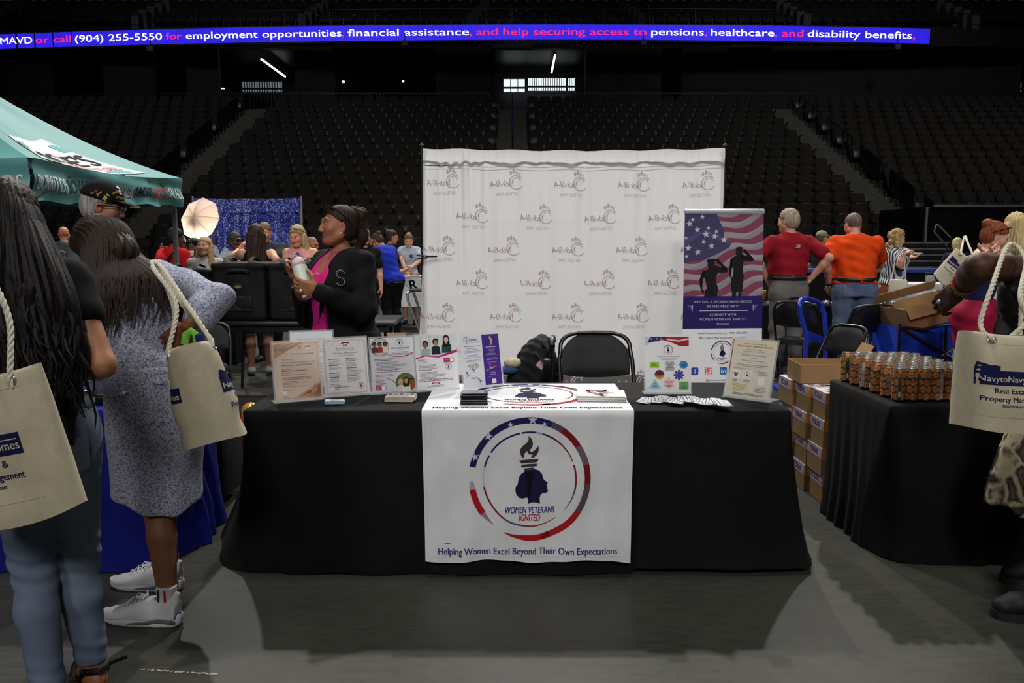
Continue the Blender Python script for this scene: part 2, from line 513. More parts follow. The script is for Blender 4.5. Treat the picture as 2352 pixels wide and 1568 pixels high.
# ================================================================ the arena
def floor_mat():
 m = bpy.data.materials.new('polished_concrete'); m.use_nodes = True
 N = m.node_tree.nodes; L = m.node_tree.links; b = N['Principled BSDF']
 tc = N.new('ShaderNodeTexCoord')
 def noise(sc_, det, st=None, rough=.5):
  v = tc.outputs['Object']
  if st:
   mp = N.new('ShaderNodeMapping'); mp.inputs['Scale'].default_value = st
   L.new(v, mp.inputs['Vector']); v = mp.outputs['Vector']
  n = N.new('ShaderNodeTexNoise'); n.inputs['Scale'].default_value = sc_; n.inputs['Detail'].default_value = det
  n.inputs['Roughness'].default_value = rough
  L.new(v, n.inputs['Vector']); return n.outputs['Fac']
 a = noise(1.1, 8, rough=.65); c = noise(9, 6, (1, 3.2, 1), .7); e = noise(70, 3, (1, 2, 1))
 ad = N.new('ShaderNodeMath'); ad.operation = 'MULTIPLY_ADD'; ad.inputs[1].default_value = .55
 L.new(a, ad.inputs[0]); 
 m2 = N.new('ShaderNodeMath'); m2.operation = 'MULTIPLY'; m2.inputs[1].default_value = .45; L.new(c, m2.inputs[0])
 L.new(m2.outputs[0], ad.inputs[2])
 m3 = N.new('ShaderNodeMath'); m3.operation = 'MULTIPLY_ADD'; m3.inputs[1].default_value = .18; L.new(e, m3.inputs[0]); L.new(ad.outputs[0], m3.inputs[2])
 cr = N.new('ShaderNodeValToRGB')
 cr.color_ramp.elements[0].position = .38; cr.color_ramp.elements[0].color = (*lin((46, 46, 41)), 1)
 cr.color_ramp.elements[1].position = .80; cr.color_ramp.elements[1].color = (*lin((72, 72, 66)), 1)
 L.new(m3.outputs[0], cr.inputs[0]); L.new(cr.outputs[0], b.inputs['Base Color'])
 rr = N.new('ShaderNodeMapRange'); rr.inputs['To Min'].default_value = .30; rr.inputs['To Max'].default_value = .48
 L.new(c, rr.inputs['Value']); L.new(rr.outputs['Result'], b.inputs['Roughness'])
 b.inputs['Specular IOR Level'].default_value = .13
 return m
def build_floor(b): b.box((0, 12, -.05), (70, 50, .1), floor_mat())
one('floor', build_floor, smooth=False, kind='structure')
# scuffs of old tape on the floor, near the sneakers
MTAPE = mat('tape_residue', (150, 148, 140), .8, var=.3, vs=90)
def scuff(b):
 g = random.Random(3)
 for i in range(16):
  p = pz(330 + i * 11 + g.uniform(-3, 3), 1537 + i * .7, .0015)
  b.box(p, (.018 * g.uniform(.4, 1.2), .008 * g.uniform(.4, 1.3), .0015), MTAPE, rz=g.uniform(-.5, .5))
setp(one('tape_residue', scuff), 'pale torn strip of old tape stuck on the concrete before the white sneakers', 'tape')

MCON = mat('raw_concrete', (92, 89, 83), .85, var=.16, vs=4)
MTREAD = mat('dark_concrete', (44, 42, 41), .9, var=.15, vs=2)
MBLK = mat('black_paint', (14, 14, 15), .45, var=.1)
MRAIL = mat('rail_black', (16, 17, 20), .4, var=.1)
MNAVY = mat('concourse_wall', (34, 34, 40), .8, var=.12, vs=1.2)
MSTEEL = mat('brushed_steel', (170, 172, 176), .35, metal=.9, var=.06)
NROW = 21
def rowY(i): return 36.7 - .8 * i
def rowZ(i): return 7.68 - .346 * i - .62          # tread height
XL, XR, XC0, XC1 = -10.4, 10.95, -.56, .62
def steps(b):
 for i in range(NROW):
  y0 = rowY(i) - .5; y1 = rowY(i) + .3; z = rowZ(i)
  b.box((0, (y0 + y1) / 2, z - .2), (64, .8, .4), MTREAD)
  b.box((0, y1 - .02, z - .9), (64, .08, 1.4), MTREAD)
one('seating_terrace', steps, smooth=False, kind='structure')
def stairs(b, xa, xb):
 for i in range(NROW):
  y0 = rowY(i) - .5; z = rowZ(i)
  b.box(((xa + xb) / 2, y0 + .4, z + .01), (xb - xa, .8, .06), MCON)
  b.box(((xa + xb) / 2, y0 + .62, z + .10), (xb - xa, .36, .18), MCON)
  b.box(((xa + xb) / 2, y0 - .005, z - .16), (xb - xa, .02, .36), MCON)
for k, (xa, xb) in enumerate(((XL - 1.15, XL - .1), (XC0 + .03, XC1 - .03), (XR + .1, XR + 1.15))):
 one('aisle_stairs', lambda b: stairs(b, xa, xb), smooth=False, kind='structure')

# --- seats
MSEAT = fabric('seat_upholstery', (51, 46, 41), var=.14, vs=20)
MSPAN = mat('seat_shell', (26, 25, 25), .38, var=.1)
MARM = mat('armrest_plastic', (24, 23, 24), .22, var=0, spec=.6)
def seat_back(b):
 poly = []
 for i in range(25):
  a = PI * i / 24
  poly.append((.232 * math.copysign(abs(math.cos(a)) ** .42, math.cos(a)), .60 + .22 * abs(math.sin(a)) ** .55))
 poly = [(-.2, .36)] + poly[::-1] + [(.2, .36)]
 M = Matrix.Rotation(-R(14), 3, 'X') @ Matrix(((1, 0, 0), (0, 0, -1), (0, 1, 0)))
 n = len(poly)
 q = [(p[0] * .9, .36 + (p[1] - .36) * .93 + .012) for p in poly]
 rings = [[M @ Vector((p[0], p[1], z)) for p in pp] for pp, z in ((q, .045), (poly, .02), (poly, -.02), (q, -.03))]
 vs = [p + Vector((0, .09, .0)) for r_ in rings for p in r_]
 fs = [tuple(range(n - 1, -1, -1)), tuple(range(3 * n, 4 * n))]
 fs[0] = tuple(range(n)); fs[1] = tuple(range(4 * n - 1, 3 * n - 1, -1))
 for r_ in range(3):
  fs += [(r_ * n + i, (r_ + 1) * n + i, (r_ + 1) * n + (i + 1) % n, r_ * n + (i + 1) % n) for i in range(n)]
 b.add(vs, fs, MSEAT)
def seat_pan(b):
 b.bev((0, -.13, .37), (.45, .09, .30), MSEAT, .03, Matrix.Rotation(R(-10), 3, 'X'))
 b.bev((0, -.175, .365), (.43, .02, .28), MSPAN, .008, Matrix.Rotation(R(-10), 3, 'X'))
 b.box((0, .02, .2), (.05, .05, .4), MSPAN)
def seat_arm(b):
 b.bev((.268, -.06, .545), (.05, .30, .035), MARM, .012)
 b.box((.268, .03, .27), (.035, .07, .54), MSPAN)
proto = {}
for nm, fn in (('backrest', seat_back), ('seat_pan', seat_pan), ('armrest', seat_arm)):
 proto[nm] = one(nm, fn, ang=50)
allseats = []          # (x, row, section)
def fill(xa, xb, sec):
 for i in range(NROW):
  p = .54; n = int((xb - xa) / p); off = (.27 if i % 2 else 0)
  if sec in ('left', 'centre left'):
   x = xb - .27 - off
   while x > xa + .2: allseats.append((x, i, sec)); x -= p
  else:
   x = xa + .27 + off
   while x < xb - .2: allseats.append((x, i, sec)); x += p
fill(-27, XL - 1.2, 'left'); fill(XL, XC0, 'centre left'); fill(XC1, XR, 'centre right'); fill(XR + 1.2, 27, 'right')
def seat_seen(x, i):
 u, v = proj((x, rowY(i), rowZ(i) + .62))
 if not (-10 < u < 2362): return 0
 if 972 < u < 1664 and v > 332: return 0
 if 448 < u < 688 and v > 458: return 0
 if u < 430 and v > 230 + .44 * u: return 0
 if u > 2130 and v > 470: return 0
 if u < 700 and v > 600: return 0
 if u > 1660 and v > 548: return 0
 if v > 560: return 0
 return 1
vis = [q for q in allseats if seat_seen(q[0], q[1])]
vis.sort(key=lambda q: (-q[1], abs(q[0])))
near = vis[:300]; nearset = set((round(q[0], 3), q[1]) for q in near)
LAB = {'left': 'brown padded folding seat in a lower row of the section behind the teal canopy',
       'centre left': 'brown padded folding seat in a lower row between the blue sequin curtain and white backdrop',
       'centre right': 'brown padded folding seat in a lower row behind the men in red and orange polos',
       'right': 'brown padded folding seat in a lower row of the section above the black draped doorway'}
first = True
base = None
for (x, i, sec) in near:
 p = (x, rowY(i), rowZ(i))
 if base is None:
  base = thing('stadium_seat', LAB[sec], 'seat', p, group='stadium seats ' + sec)
  for o in proto.values(): o.parent = base
 else:
  c = base.copy(); COL.objects.link(c); c.location = p
  setp(c, LAB[sec], 'seat', 'stadium seats ' + sec)
  for o in proto.values():
   d = o.copy(); COL.objects.link(d); d.parent = c
# the hundreds of seats beyond those, one mesh
bv = []; bf = []; bm_ = []
SM = [MSEAT, MSPAN, MARM]
for o in proto.values():
 k = len(bv); mi = [SM.index(m) for m in o.data.materials]
 bv += [tuple(v.co) for v in o.data.vertices]
 for f in o.data.polygons: bf.append([k + a for a in f.vertices]); bm_.append(mi[f.material_index])
BV = np.array(bv); rest = [q for q in allseats if (round(q[0], 3), q[1]) not in nearset]
rest = [q for q in rest if abs(q[0]) < 4 + .62 * rowY(q[1]) and q[1] < 20]
V = np.concatenate([BV + np.array([x, rowY(i), rowZ(i)]) for x, i, s in rest])
Fs = []; ms = []
for j in range(len(rest)):
 k = j * len(BV); Fs += [[k + a for a in f] for f in bf]; ms += bm_
me = bpy.data.meshes.new('upper_row_seats'); me.from_pydata(V.tolist(), [], Fs)
for m in SM: me.materials.append(m)
me.polygons.foreach_set('material_index', ms); me.polygons.foreach_set('use_smooth', [True] * len(Fs)); me.update()
me.set_sharp_from_angle(angle=R(50))
o = bpy.data.objects.new('upper_row_seats', me); COL.objects.link(o)
setp(o, 'mass of brown padded folding seats filling the dim upper rows of the stand', 'seats', kind='stuff')

# --- hand rails
def handrail(x, i0, i1, label, panel=False, h=.95):
 t = thing('aisle_handrail', label, 'handrail', (x, rowY(i1) - .4, rowZ(i1)), group='stair handrails')
 B = t.location.copy()
 P = [Vector((x, rowY(i) - .3, rowZ(i) + h)) - B for i in range(i1, i0 - 1, -1)]
 one('rail', lambda b: b.tube([P[0] - Vector((0, .25, .35))] + P, .024, MRAIL, 8), t)
 for k, i in enumerate(range(i1, i0 - 1, -1)):
  q = Vector((x, rowY(i) - .3, rowZ(i))) - B
  one('post', lambda b: b.tube([q, q + Vector((0, 0, h))], .02, MRAIL, 6), t)
 if panel:
  def pn(b):
   for k in range(len(P) - 1):
    a, c = P[k], P[k + 1]
    d = Vector((0, 0, -.75))
    b.add([a + d, c + d, c, a, a + d + Vector((.02, 0, 0)), c + d + Vector((.02, 0, 0)), c + Vector((.02, 0, 0)), a + Vector((.02, 0, 0))],
                      [(0, 1, 2, 3), (7, 6, 5, 4), (3, 2, 6, 7), (0, 4, 5, 1)], MBLK)
  one('infill_panel', pn, t, smooth=False)
WORDS = ['top', 'second', 'third', 'fourth', 'fifth']
for k, i0 in enumerate((1, 5, 9, 12, 15)):
 handrail(XR + 1.12, i0, min(i0 + (3 if k < 2 else 2), 19), f'black stair handrail, {WORDS[k]} from the top beside the aisle right of the white backdrop', panel=(k > 1))
for k, i0 in enumerate((1, 5, 9, 13)):
 handrail(XL - 1.12, i0, i0 + 3, f'black stair handrail, {WORDS[k]} from the top beside the aisle above the teal canopy', panel=True)
handrail(.02, 1, 8, 'thin black handrail down the middle of the centre stairs above the white backdrop')

# --- concourse level behind the top row
ZC = rowZ(0) + .02
def conc(b):
 b.box((0, 42, ZC - .15), (64, 10.8, .3), MTREAD)
one('concourse_slab', conc, smooth=False, kind='structure')
def X_at(u, Y): return (u - 1176) / FPX * Y * 1.028
def wallb(b):
 for ua, ub in ((-300, 180), (290, 400), (470, 540), (705, 790), (1010, 1140), (1335, 1500), (1545, 2280), (2345, 2700)):
  xa, xb = X_at(ua, 40), X_at(ub, 40)
  b.box(((xa + xb) / 2, 40.15, ZC + 1.75), (xb - xa, .3, 3.6), MNAVY)
 b.box((0, 40.3, ZC + 3.95), (64, .5, .9), MNAVY)
one('wall_concourse', wallb, smooth=False, kind='structure')
one('wall_back', lambda b: b.box((0, 46.5, ZC + 3), (64, .2, 7), MBLK), smooth=False, kind='structure')
one('ceiling', lambda b: b.box((0, 43.2, ZC + 3.75), (64, 6.0, .2), MBLK), smooth=False, kind='structure')
# daylight windows at the far end of two passages
MDAY = mat('daylight_pane', (225, 236, 240), .5, var=.05, vs=2, emit=1.15)
MDIM = mat('hazy_pane', (120, 132, 140), .5, var=.15, vs=2, emit=.55)
def win(n, u0, u1, v0, v1, Y, m, bars, cols=0):
 a = py(u0, v0, Y); c = py(u1, v1, Y)
 def f(b):
  b.box(((a.x + c.x) / 2, Y, (a.z + c.z) / 2), (c.x - a.x, .03, a.z - c.z), m)
  for k in range(bars + 1):
   x = a.x + (c.x - a.x) * k / bars
   b.box((x, Y - .05, (a.z + c.z) / 2), (.035, .05, a.z - c.z), MBLK)
  for f_ in (0, .62, .68, 1):
   b.box(((a.x + c.x) / 2, Y - .06, c.z + (a.z - c.z) * (1 - f_)), (c.x - a.x, .05, .05), MBLK)
 setp(one(f'window_{n}', f, smooth=False), kind='structure')
win(1, 1156, 1206, 181, 213, 45, MDAY, 3)
win(2, 1212, 1300, 179, 210, 45, MDAY, 17)
win(3, 1304, 1320, 179, 210, 45, MDAY, 4)
win(4, 556, 650, 187, 213, 45, MDIM, 16)
win(5, 2290, 2345, 190, 212, 45, MDIM, 5)
MTUBE = mat('lamp_tube', (255, 246, 236), .5, var=0, emit=6)
MBULB = mat('lamp_dot', (255, 240, 220), .5, var=0, emit=3)
def tube_light(p, q, label):
 t = thing('tube_light', label, 'light', p)
 one('tube', lambda b: b.tube([(0, 0, 0), q - p], .045, MTUBE, 8), t)
 one('housing', lambda b: b.tube([Vector((0, 0, .08)), q - p + Vector((0, 0, .08))], .07, MBLK, 6), t)
 for e in (Vector((0, 0, .1)), q - p + Vector((0, 0, .1))): one('hanger', lambda b: b.tube([e, Vector((e.x, e.y, 10.74 - p.z))], .012, MBLK, 6), t)
tube_light(py(600, 136, 40.6), py(655, 176, 44.9), 'long glowing ceiling tube slanting in the dark passage at the upper left')
tube_light(py(1275, 126, 40.6), py(1267, 166, 44.9), 'upright looking glowing ceiling tube above the daylight windows at the centre')
for u, v, lab in ((1498, 129, 'small square ceiling lamp glowing beside the centre passage'), (511, 203, 'small red and white lit sign left of the hazy window'),
                  (706, 192, 'small bright upright lamp right of the hazy window'), (926, 187, 'tiny round lamp in the dark wall above the white backdrop'),
                  (789, 188, 'tiny round lamp beside the hazy passage window'), (2336, 143, 'amber ceiling lamp glowing at the far right')):
 p = py(u, v, 40.6 if u not in (706,) else 42)
 s = {511: (.22, .05, .05), 706: (.1, .05, .34), 1498: (.2, .2, .07)}.get(u, (.1, .06, .09))
 t = thing('wall_lamp', lab, 'light', p)
 one('diffuser', lambda b: b.bev((0, -.02, 0), s, MBULB, .015), t)
 one('backplate', lambda b: b.bev((0, .03, 0), (s[0] + .04, .05, s[2] + .04), MBLK, .01), t)
# guard rail along the concourse
def guard(b):
 for x in np.arange(-26, 26.1, .16):
  if -1.0 < x < 1.1 : continue
  b.box((x, 37.55, ZC + .5), (.018, .018, .95), MRAIL)
 b.box((-13.5, 37.55, ZC + 1.0), (25, .05, .05), MRAIL); b.box((13.5, 37.55, ZC + 1.0), (25, .05, .05), MRAIL)
setp(one('concourse_railing', guard, smooth=False), kind='structure')
# --- ribbon board and the upper deck
def ribY(x): return 37.2 + .0027 * (x - 2) ** 2
def ribX(u, v=75):
 x = 0.
 for _ in range(8): x = py(u, v, ribY(x)).x
 return x
ZT = py(1300, 56, ribY(2)).z; ZB = py(1300, 91, ribY(2)).z
def led(name, c):
 m = mat(name, c, .4, var=0, emit=1.0)
 N = m.node_tree.nodes; L = m.node_tree.links; b = N['Principled BSDF']
 b.inputs['Base Color'].default_value = (.01, .01, .01, 1)
 tc = N.new('ShaderNodeTexCoord'); wv = N.new('ShaderNodeTexWave'); wv.inputs['Scale'].default_value = 3.0
 L.new(tc.outputs['Object'], wv.inputs['Vector'])
 mr = N.new('ShaderNodeMapRange'); mr.inputs['To Min'].default_value = .85; mr.inputs['To Max'].default_value = 1.15
 L.new(wv.outputs['Fac'], mr.inputs['Value']); L.new(mr.outputs['Result'], b.inputs['Emission Strength'])
 return m
LBLUE = led('led_blue', (46, 34, 226)); LWHITE = mat('led_white', (250, 248, 255), .4, var=0, emit=1.15); LPINK = mat('led_pink', (255, 40, 104), .4, var=0, emit=1.1)
rib = thing('led_ribbon_display', 'long blue LED ribbon display with white and pink text above the stands', 'display', (0, ribY(0), ZB))
RO = Vector((0, ribY(0), ZB))
xe = ribX(2136)
def ribscreen(b):
 b.T = Matrix.Translation(-RO)
 b.grid(lambda a, c: Vector((-27 + (xe + 27) * a, ribY(-27 + (xe + 27) * a), ZB + (ZT - ZB) * c)), 80, 1, LBLUE)
 A = Art(); H = ZT - ZB; yb = .30 * H; ch = .47 * H
 def t(s, u0, u1, c, h=ch): 
  x0, x1 = ribX(u0), ribX(u1); A.text(s, x0, yb, h, c, al='l', w=x1 - x0, bold=.02)
 t('MAVD', 0, 73, LWHITE); t('or call', 81, 162, LPINK); t('(904) 255-5550', 172, 372, LWHITE); t('for', 381, 417, LPINK)
 t('employment opportunities', 427, 784, LWHITE); t(',', 785, 789, LPINK); t('financial assistance', 799, 1077, LWHITE)
 t(',', 1079, 1084, LPINK); t('and help securing access to', 1094, 1485, LPINK); t('pensions', 1496, 1616, LWHITE); t(',', 1618, 1623, LPINK)
 t('healthcare', 1633, 1778, LWHITE); t(',', 1780, 1785, LPINK); t('and', 1796, 1845, LPINK); t('disability benefits', 1855, 2094, LWHITE); t(',', 2097, 2102, LPINK)
 A.put(b, lambda x, y, o_: Vector((x, ribY(x) - .02 - o_, ZB + y)), maxlen=.6)
one('screen', ribscreen, rib, smooth=False)
MDARK = mat('fascia_black', (13, 13, 16), .5, var=.1)
def ribcase(b):
 b.T = Matrix.Translation(-RO)
 for s in range(60):
  x = -27 + s * .9; y = ribY(x + .45)
  b.box((x + .45, y + .30, (ZB + ZT) / 2), (.92, .5, ZT - ZB + .12), MDARK)
 A = Art(); g = (44, 46, 54)
 xa = ribX(2285)
 A.arc(xa + .25, .33, .24, .27, 0, 360, g); A.rect(xa + .1, .31, xa + .4, .345, g); A.rect(xa + .235, .17, xa + .265, .49, g)
 A.text('VyStar', xa + .62, .2, .3, g, al='l')
 A.put(b, lambda x, y, o_: Vector((x, ribY(x) + .02 - o_, ZB + y)))
one('casing', ribcase, rib, smooth=False)
def soffit(b):
 b.box((0, 42.6, ZT + .15), (64, 5.0, .3), MDARK)
one('ceiling_upper_deck', soffit, smooth=False, kind='structure')
def upper(b):
 for k in range(7):
  b.box((0, 40.4 + k * .8, ZT + .35 + k * .42), (64, .84, .5), MDARK)
one('upper_terrace', upper, smooth=False, kind='structure')
MSTAIRW = mat('stair_wall_grey', (92, 92, 100), .85, var=.15, vs=2)
for u in (40, 372, 728, 1088, 1452, 1806, 2165):
 x = X_at(u, 39.6); s = -1 if u < 1176 else 1
 def wf(b):
  for k in range(5):
   b.box((x - s * .16 * k, 39.5 + k * .5, ZT + .5 + k * .3), (.34, .5, 1.0), MSTAIRW if u in (40, 372, 728, 1806, 2165) else MDARK)
 one('aisle_stairs', wf, smooth=False, kind='structure')
uv = []; uf = []; um = []
g = random.Random(5); j = 0
for k in range(4):
 for x in np.arange(-25, 25, .56):
  q = BV + np.array([x + .28 * (k % 2), 40.3 + k * .8, ZT + .6 + k * .42]); uv.append(q)
  uf += [[j * len(BV) + a for a in f] for f in bf]; um += bm_; j += 1
me = bpy.data.meshes.new('upper_deck_seats'); me.from_pydata(np.concatenate(uv).tolist(), [], uf)
for m in SM: me.materials.append(m)
me.polygons.foreach_set('material_index', um); me.update()
o = bpy.data.objects.new('upper_deck_seats', me); COL.objects.link(o)
setp(o, 'rows of near black seats on the upper deck above the blue ribbon display', 'seats', kind='stuff')
def udrail(b):
 b.tube([(x, ribY(x) + .2, ZT + .72) for x in range(-26, 27, 2)], .03, MRAIL, 6)
 for x in range(-26, 27, 2): b.tube([(x, ribY(x) + .2, ZT), (x, ribY(x) + .2, ZT + .72)], .02, MRAIL, 6)
setp(one('upper_deck_railing', udrail), kind='structure')
# hanging way-finding signs under the ribbon
def waysign(u, v, a, c, lab):
 p = py(u, v, 39.6)
 t = thing('section_sign', lab, 'sign', p)
 def f(b):
  b.box((0, 0, 0), (1.9, .06, .36), MDARK)
  A = Art(); g = (58, 60, 70)
  A.text(a, -.46, -.1, .2, g); A.text(c, .46, -.1, .2, g)
  for sx, xx in ((-1, -.80), (1, .80)):
   A.line(xx - .1, .0, xx + .1, .0, .03, g); A.line(xx + sx * .1, 0, xx + sx * .02, .07, .03, g); A.line(xx + sx * .1, 0, xx + sx * .02, -.07, .03, g)
  A.put(b, frame3((0, -.03, 0), (1, 0, 0), (0, 0, 1)), gap=.002)
 one('panel', f, t, smooth=False)
 one('hanger', lambda b: [b.tube([(x, 0, .18), (x, 0, .5)], .015, MDARK, 6) for x in (-.7, .7)], t)
waysign(1175, 106, '114', '115', 'dark hanging sign with arrows to sections 114 and 115 above the centre windows')
waysign(1727, 109, '115', '116', 'dark hanging sign with arrows to sections 115 and 116 right of centre')
def club(b):
 p = py(1915, 163, 39.98)
 A = Art(); A.text('ARENA CLUB', 0, -.17, .34, (46, 47, 56), w=2.7)
 A.put(b, frame3(p, (1, 0, 0), (0, 0, 1)), gap=.004)
 for k in (-1, 1): b.box((p.x, p.y + .01, p.z + k * .3), (2.8, .012, .015), MDARK)
setp(one('wall_lettering', club, smooth=False), 'dim grey wall letters reading ARENA CLUB on the concourse wall', 'sign')
# speakers and cans under the ribbon
MSPK = mat('speaker_grey', (92, 92, 100), .6, var=.1)
for u, v in ((345, 112), (930, 99), (1478, 98), (2062, 108)):
 p = py(u, v, 36.8)
 t = thing('ceiling_speaker', 'pale loudspeaker hung under the ribbon display %s' % {345: 'above the teal canopy', 930: 'above the left edge of the white backdrop', 1478: 'right of the centre windows', 2062: 'near the right end of the lit screen'}[u], 'speaker', p, group='speakers under the ribbon')
 one('cabinet', lambda b: b.bev((0, 0, 0), (.26, .2, .26), MSPK, .06), t)
 one('bracket', lambda b: b.tube([(0, .05, .1), (0, .05, .45)], .02, MDARK, 6), t)

# --- black draped doorway with steps, right of the second aisle
MDRAPE = fabric('black_drape', (12, 12, 14), var=.2, bump=.3)
def drp(b):
 a = py(2128, 478, 17.5); c = py(2420, 478, 17.5)
 b.grid(lambda s, t: Vector((a.x + (c.x - a.x) * s, 17.5 + .05 * math.sin(s * 70) * (1 - .5 * t), .02 + (a.z - .02) * t)), 160, 6, MDRAPE)
 b.grid(lambda s, t: Vector((a.x + .04 * math.sin(s * 60), 17.5 + 2.2 * s, .02 + (a.z - .02) * t)), 60, 4, MDRAPE)
 b.box(((a.x + c.x) / 2, 18.6, a.z + .01), (c.x - a.x, 2.2, .05), MDARK)
vd = thing('draped_doorway', 'black draped enclosure with pale top edge beside the lower right stairs', 'drape', (0, 0, 0))
one('drape', drp, vd)
def vtop(b):
 a = py(2128, 476, 17.45)
 b.box((a.x + 1.25, 17.42, a.z + .03), (2.25, .06, .05), MSTEEL); b.box((a.x + 3.4, 17.42, a.z + .03), (1.7, .06, .05), MSTEEL)
 b.box((a.x - .01, 17.42, a.z - .62), (.04, .06, 1.25), MSTEEL)
one('edge_trim', vtop, vd, smooth=False)
def vst(b):
 for k in range(5):
  p = py(2168, 612 - k * 14, 16.6)
  b.box((p.x - .35, 16.6 + k * .1, p.z - .05), (1.1, .4, .10), MDARK)
  b.box((p.x - .35, 16.39 + k * .1, p.z - .01), (1.1, .03, .035), MSTEEL)
  b.box((p.x - .35, 16.75 + k * .1, p.z / 2), (1.08, .1, p.z), MDARK)
st = thing('portable_steps', 'short black steps with pale nosings in front of the draped doorway', 'steps', (0, 0, 0))
one('treads', vst, st, smooth=False)
MPIPE = mat('dull_pipe', (96, 98, 100), .4, metal=.6)
def vrail(b):
 for a, c in (((2153, 515), (2184, 546)), ((2146, 533), (2176, 566))):
  b.tube([py(a[0], a[1], 16.3), py(c[0], c[1], 16.0)], .018, MPIPE, 8)
 b.tube([py(2153, 515, 16.3), py(2149, 520, 16.3), py(2146, 533, 16.3)], .018, MPIPE, 8)
 q = py(2184, 546, 16.0); b.tube([q, Vector((q.x, q.y, .02))], .018, MBLK, 8)
 q = py(2176, 566, 16.0); b.tube([q, Vector((q.x, q.y, .02))], .018, MBLK, 8)
one('guard_rail', vrail, st)
# ================================================================ tables and cloths
def drape(b, x0, x1, y0, y1, zt, m, fl=(.1, .1, .05, .05), cr=(.1, .1, .1, .1), amp=.012, freq=9, seed=1, zb=.006, nE=70, nC=10, nL=14, pw=1.35, lift=None):
 """cloth over a rectangular table: fl flare left,right,front,back; cr bottom corner radius FL,FR,BR,BL"""
 g = random.Random(seed)
 ph = [g.uniform(0, 6.28) for _ in range(8)]; fq = [freq * g.uniform(.4, 1.7) for _ in range(4)]
 rings = []
 for l in range(nL + 1):
  t = l / nL; e = t ** pw
  X0 = x0 - fl[0] * e; X1 = x1 + fl[1] * e; Y0 = y0 - fl[2] * e; Y1 = y1 + fl[3] * e
  ring = []
  rs = [.02 + c * min(1, t * 1.3) for c in cr]
  def side(p, q, nrm, off):
   for i in range(nE):
    k = i / nE; P = Vector(p).lerp(Vector(q), k); s = off + (Vector(q) - Vector(p)).length * k
    w = min(1, k * 6, (1 - k) * 6)
    f = sum(math.sin(fq[j] * s * 2 + ph[j]) for j in range(4)) / 4
    f += .5 * math.sin(fq[0] * s * 5.1 + ph[5] + 2 * t)
    ring.append((P.x + nrm[0] * amp * e * f * w, P.y + nrm[1] * amp * e * f * w))
  def corner(cx, cy, r, a0):
   for i in range(nC):
    a = a0 + PI / 2 * i / nC
    rr = r * (1 + .06 * e * math.sin(5 * a + ph[6]))
    ring.append((cx + rr * math.cos(a), cy + rr * math.sin(a)))
  rF, rG, rH, rI = rs
  side((X0 + rF, Y0), (X1 - rG, Y0), (0, -1), 0); corner(X1 - rG, Y0 + rG, rG, -PI / 2)
  side((X1, Y0 + rG), (X1, Y1 - rH), (1, 0), 10); corner(X1 - rH, Y1 - rH, rH, 0)
  side((X1 - rH, Y1), (X0 + rI, Y1), (0, 1), 20); corner(X0 + rI, Y1 - rI, rI, PI / 2)
  side((X0, Y1 - rI), (X0, Y0 + rF), (-1, 0), 30); corner(X0 + rF, Y0 + rF, rF, PI)
  z = zt - .008 - (zt - .008 - zb) * t
  rings.append([Vector((p[0], p[1], z if lift is None else max(z, zb + lift(p[0], p[1]) * t))) for p in ring])
 n = len(rings[0])
 c = Vector(((x0 + x1) / 2, (y0 + y1) / 2, zt))
 ins = [Vector((p.x + (c.x - p.x) * .006, p.y + (c.y - p.y) * .02, zt)) for p in rings[0]]
 vs = ins + [p for r_ in rings for p in r_]
 fs = [tuple(range(n))]
 for l in range(nL + 1):
  fs += [(l * n + i, (l + 1) * n + i, (l + 1) * n + (i + 1) % n, l * n + (i + 1) % n) for i in range(n)]
 b.add(vs, fs, m)
TX0, TX1, TY0, TY1, TZ = -1.20, 1.245, 3.605, 4.365, .74
MCLOTH = fabric('black_tablecloth', (15, 15, 17), rough=.85, var=.12, bump=.15, bs=700)
setp(one('tablecloth', lambda b: drape(b, TX0, TX1, TY0, TY1, TZ, MCLOTH, (.27, .14, .05, .12), (.46, .10, .12, .3), .020, 4, 3,
     lift=lambda x, y: .025 if x > .55 and y < 3.7 else .0), ang=70),
     'long black cloth draped over the centre table under the white logo runner', 'tablecloth')
MBLUE = fabric('blue_tablecloth', (22, 30, 132), rough=.75, var=.12, bump=.15)
setp(one('tablecloth', lambda b: drape(b, -3.9, -1.60, 3.63, 4.40, TZ, MBLUE, (.1, .07, .07, .05), (.1, .3, .2, .1), .04, 7, 8), ang=70),
     'royal blue cloth draped to the floor behind the two women with tote bags', 'tablecloth')
setp(one('tablecloth', lambda b: drape(b, 1.735, 4.2, 3.72, 4.47, TZ, MCLOTH, (.03, .1, .05, .05), (.22, .1, .1, .1), .022, 7, 5), ang=70),
     'black cloth over the right hand table that carries the drink cans', 'tablecloth')

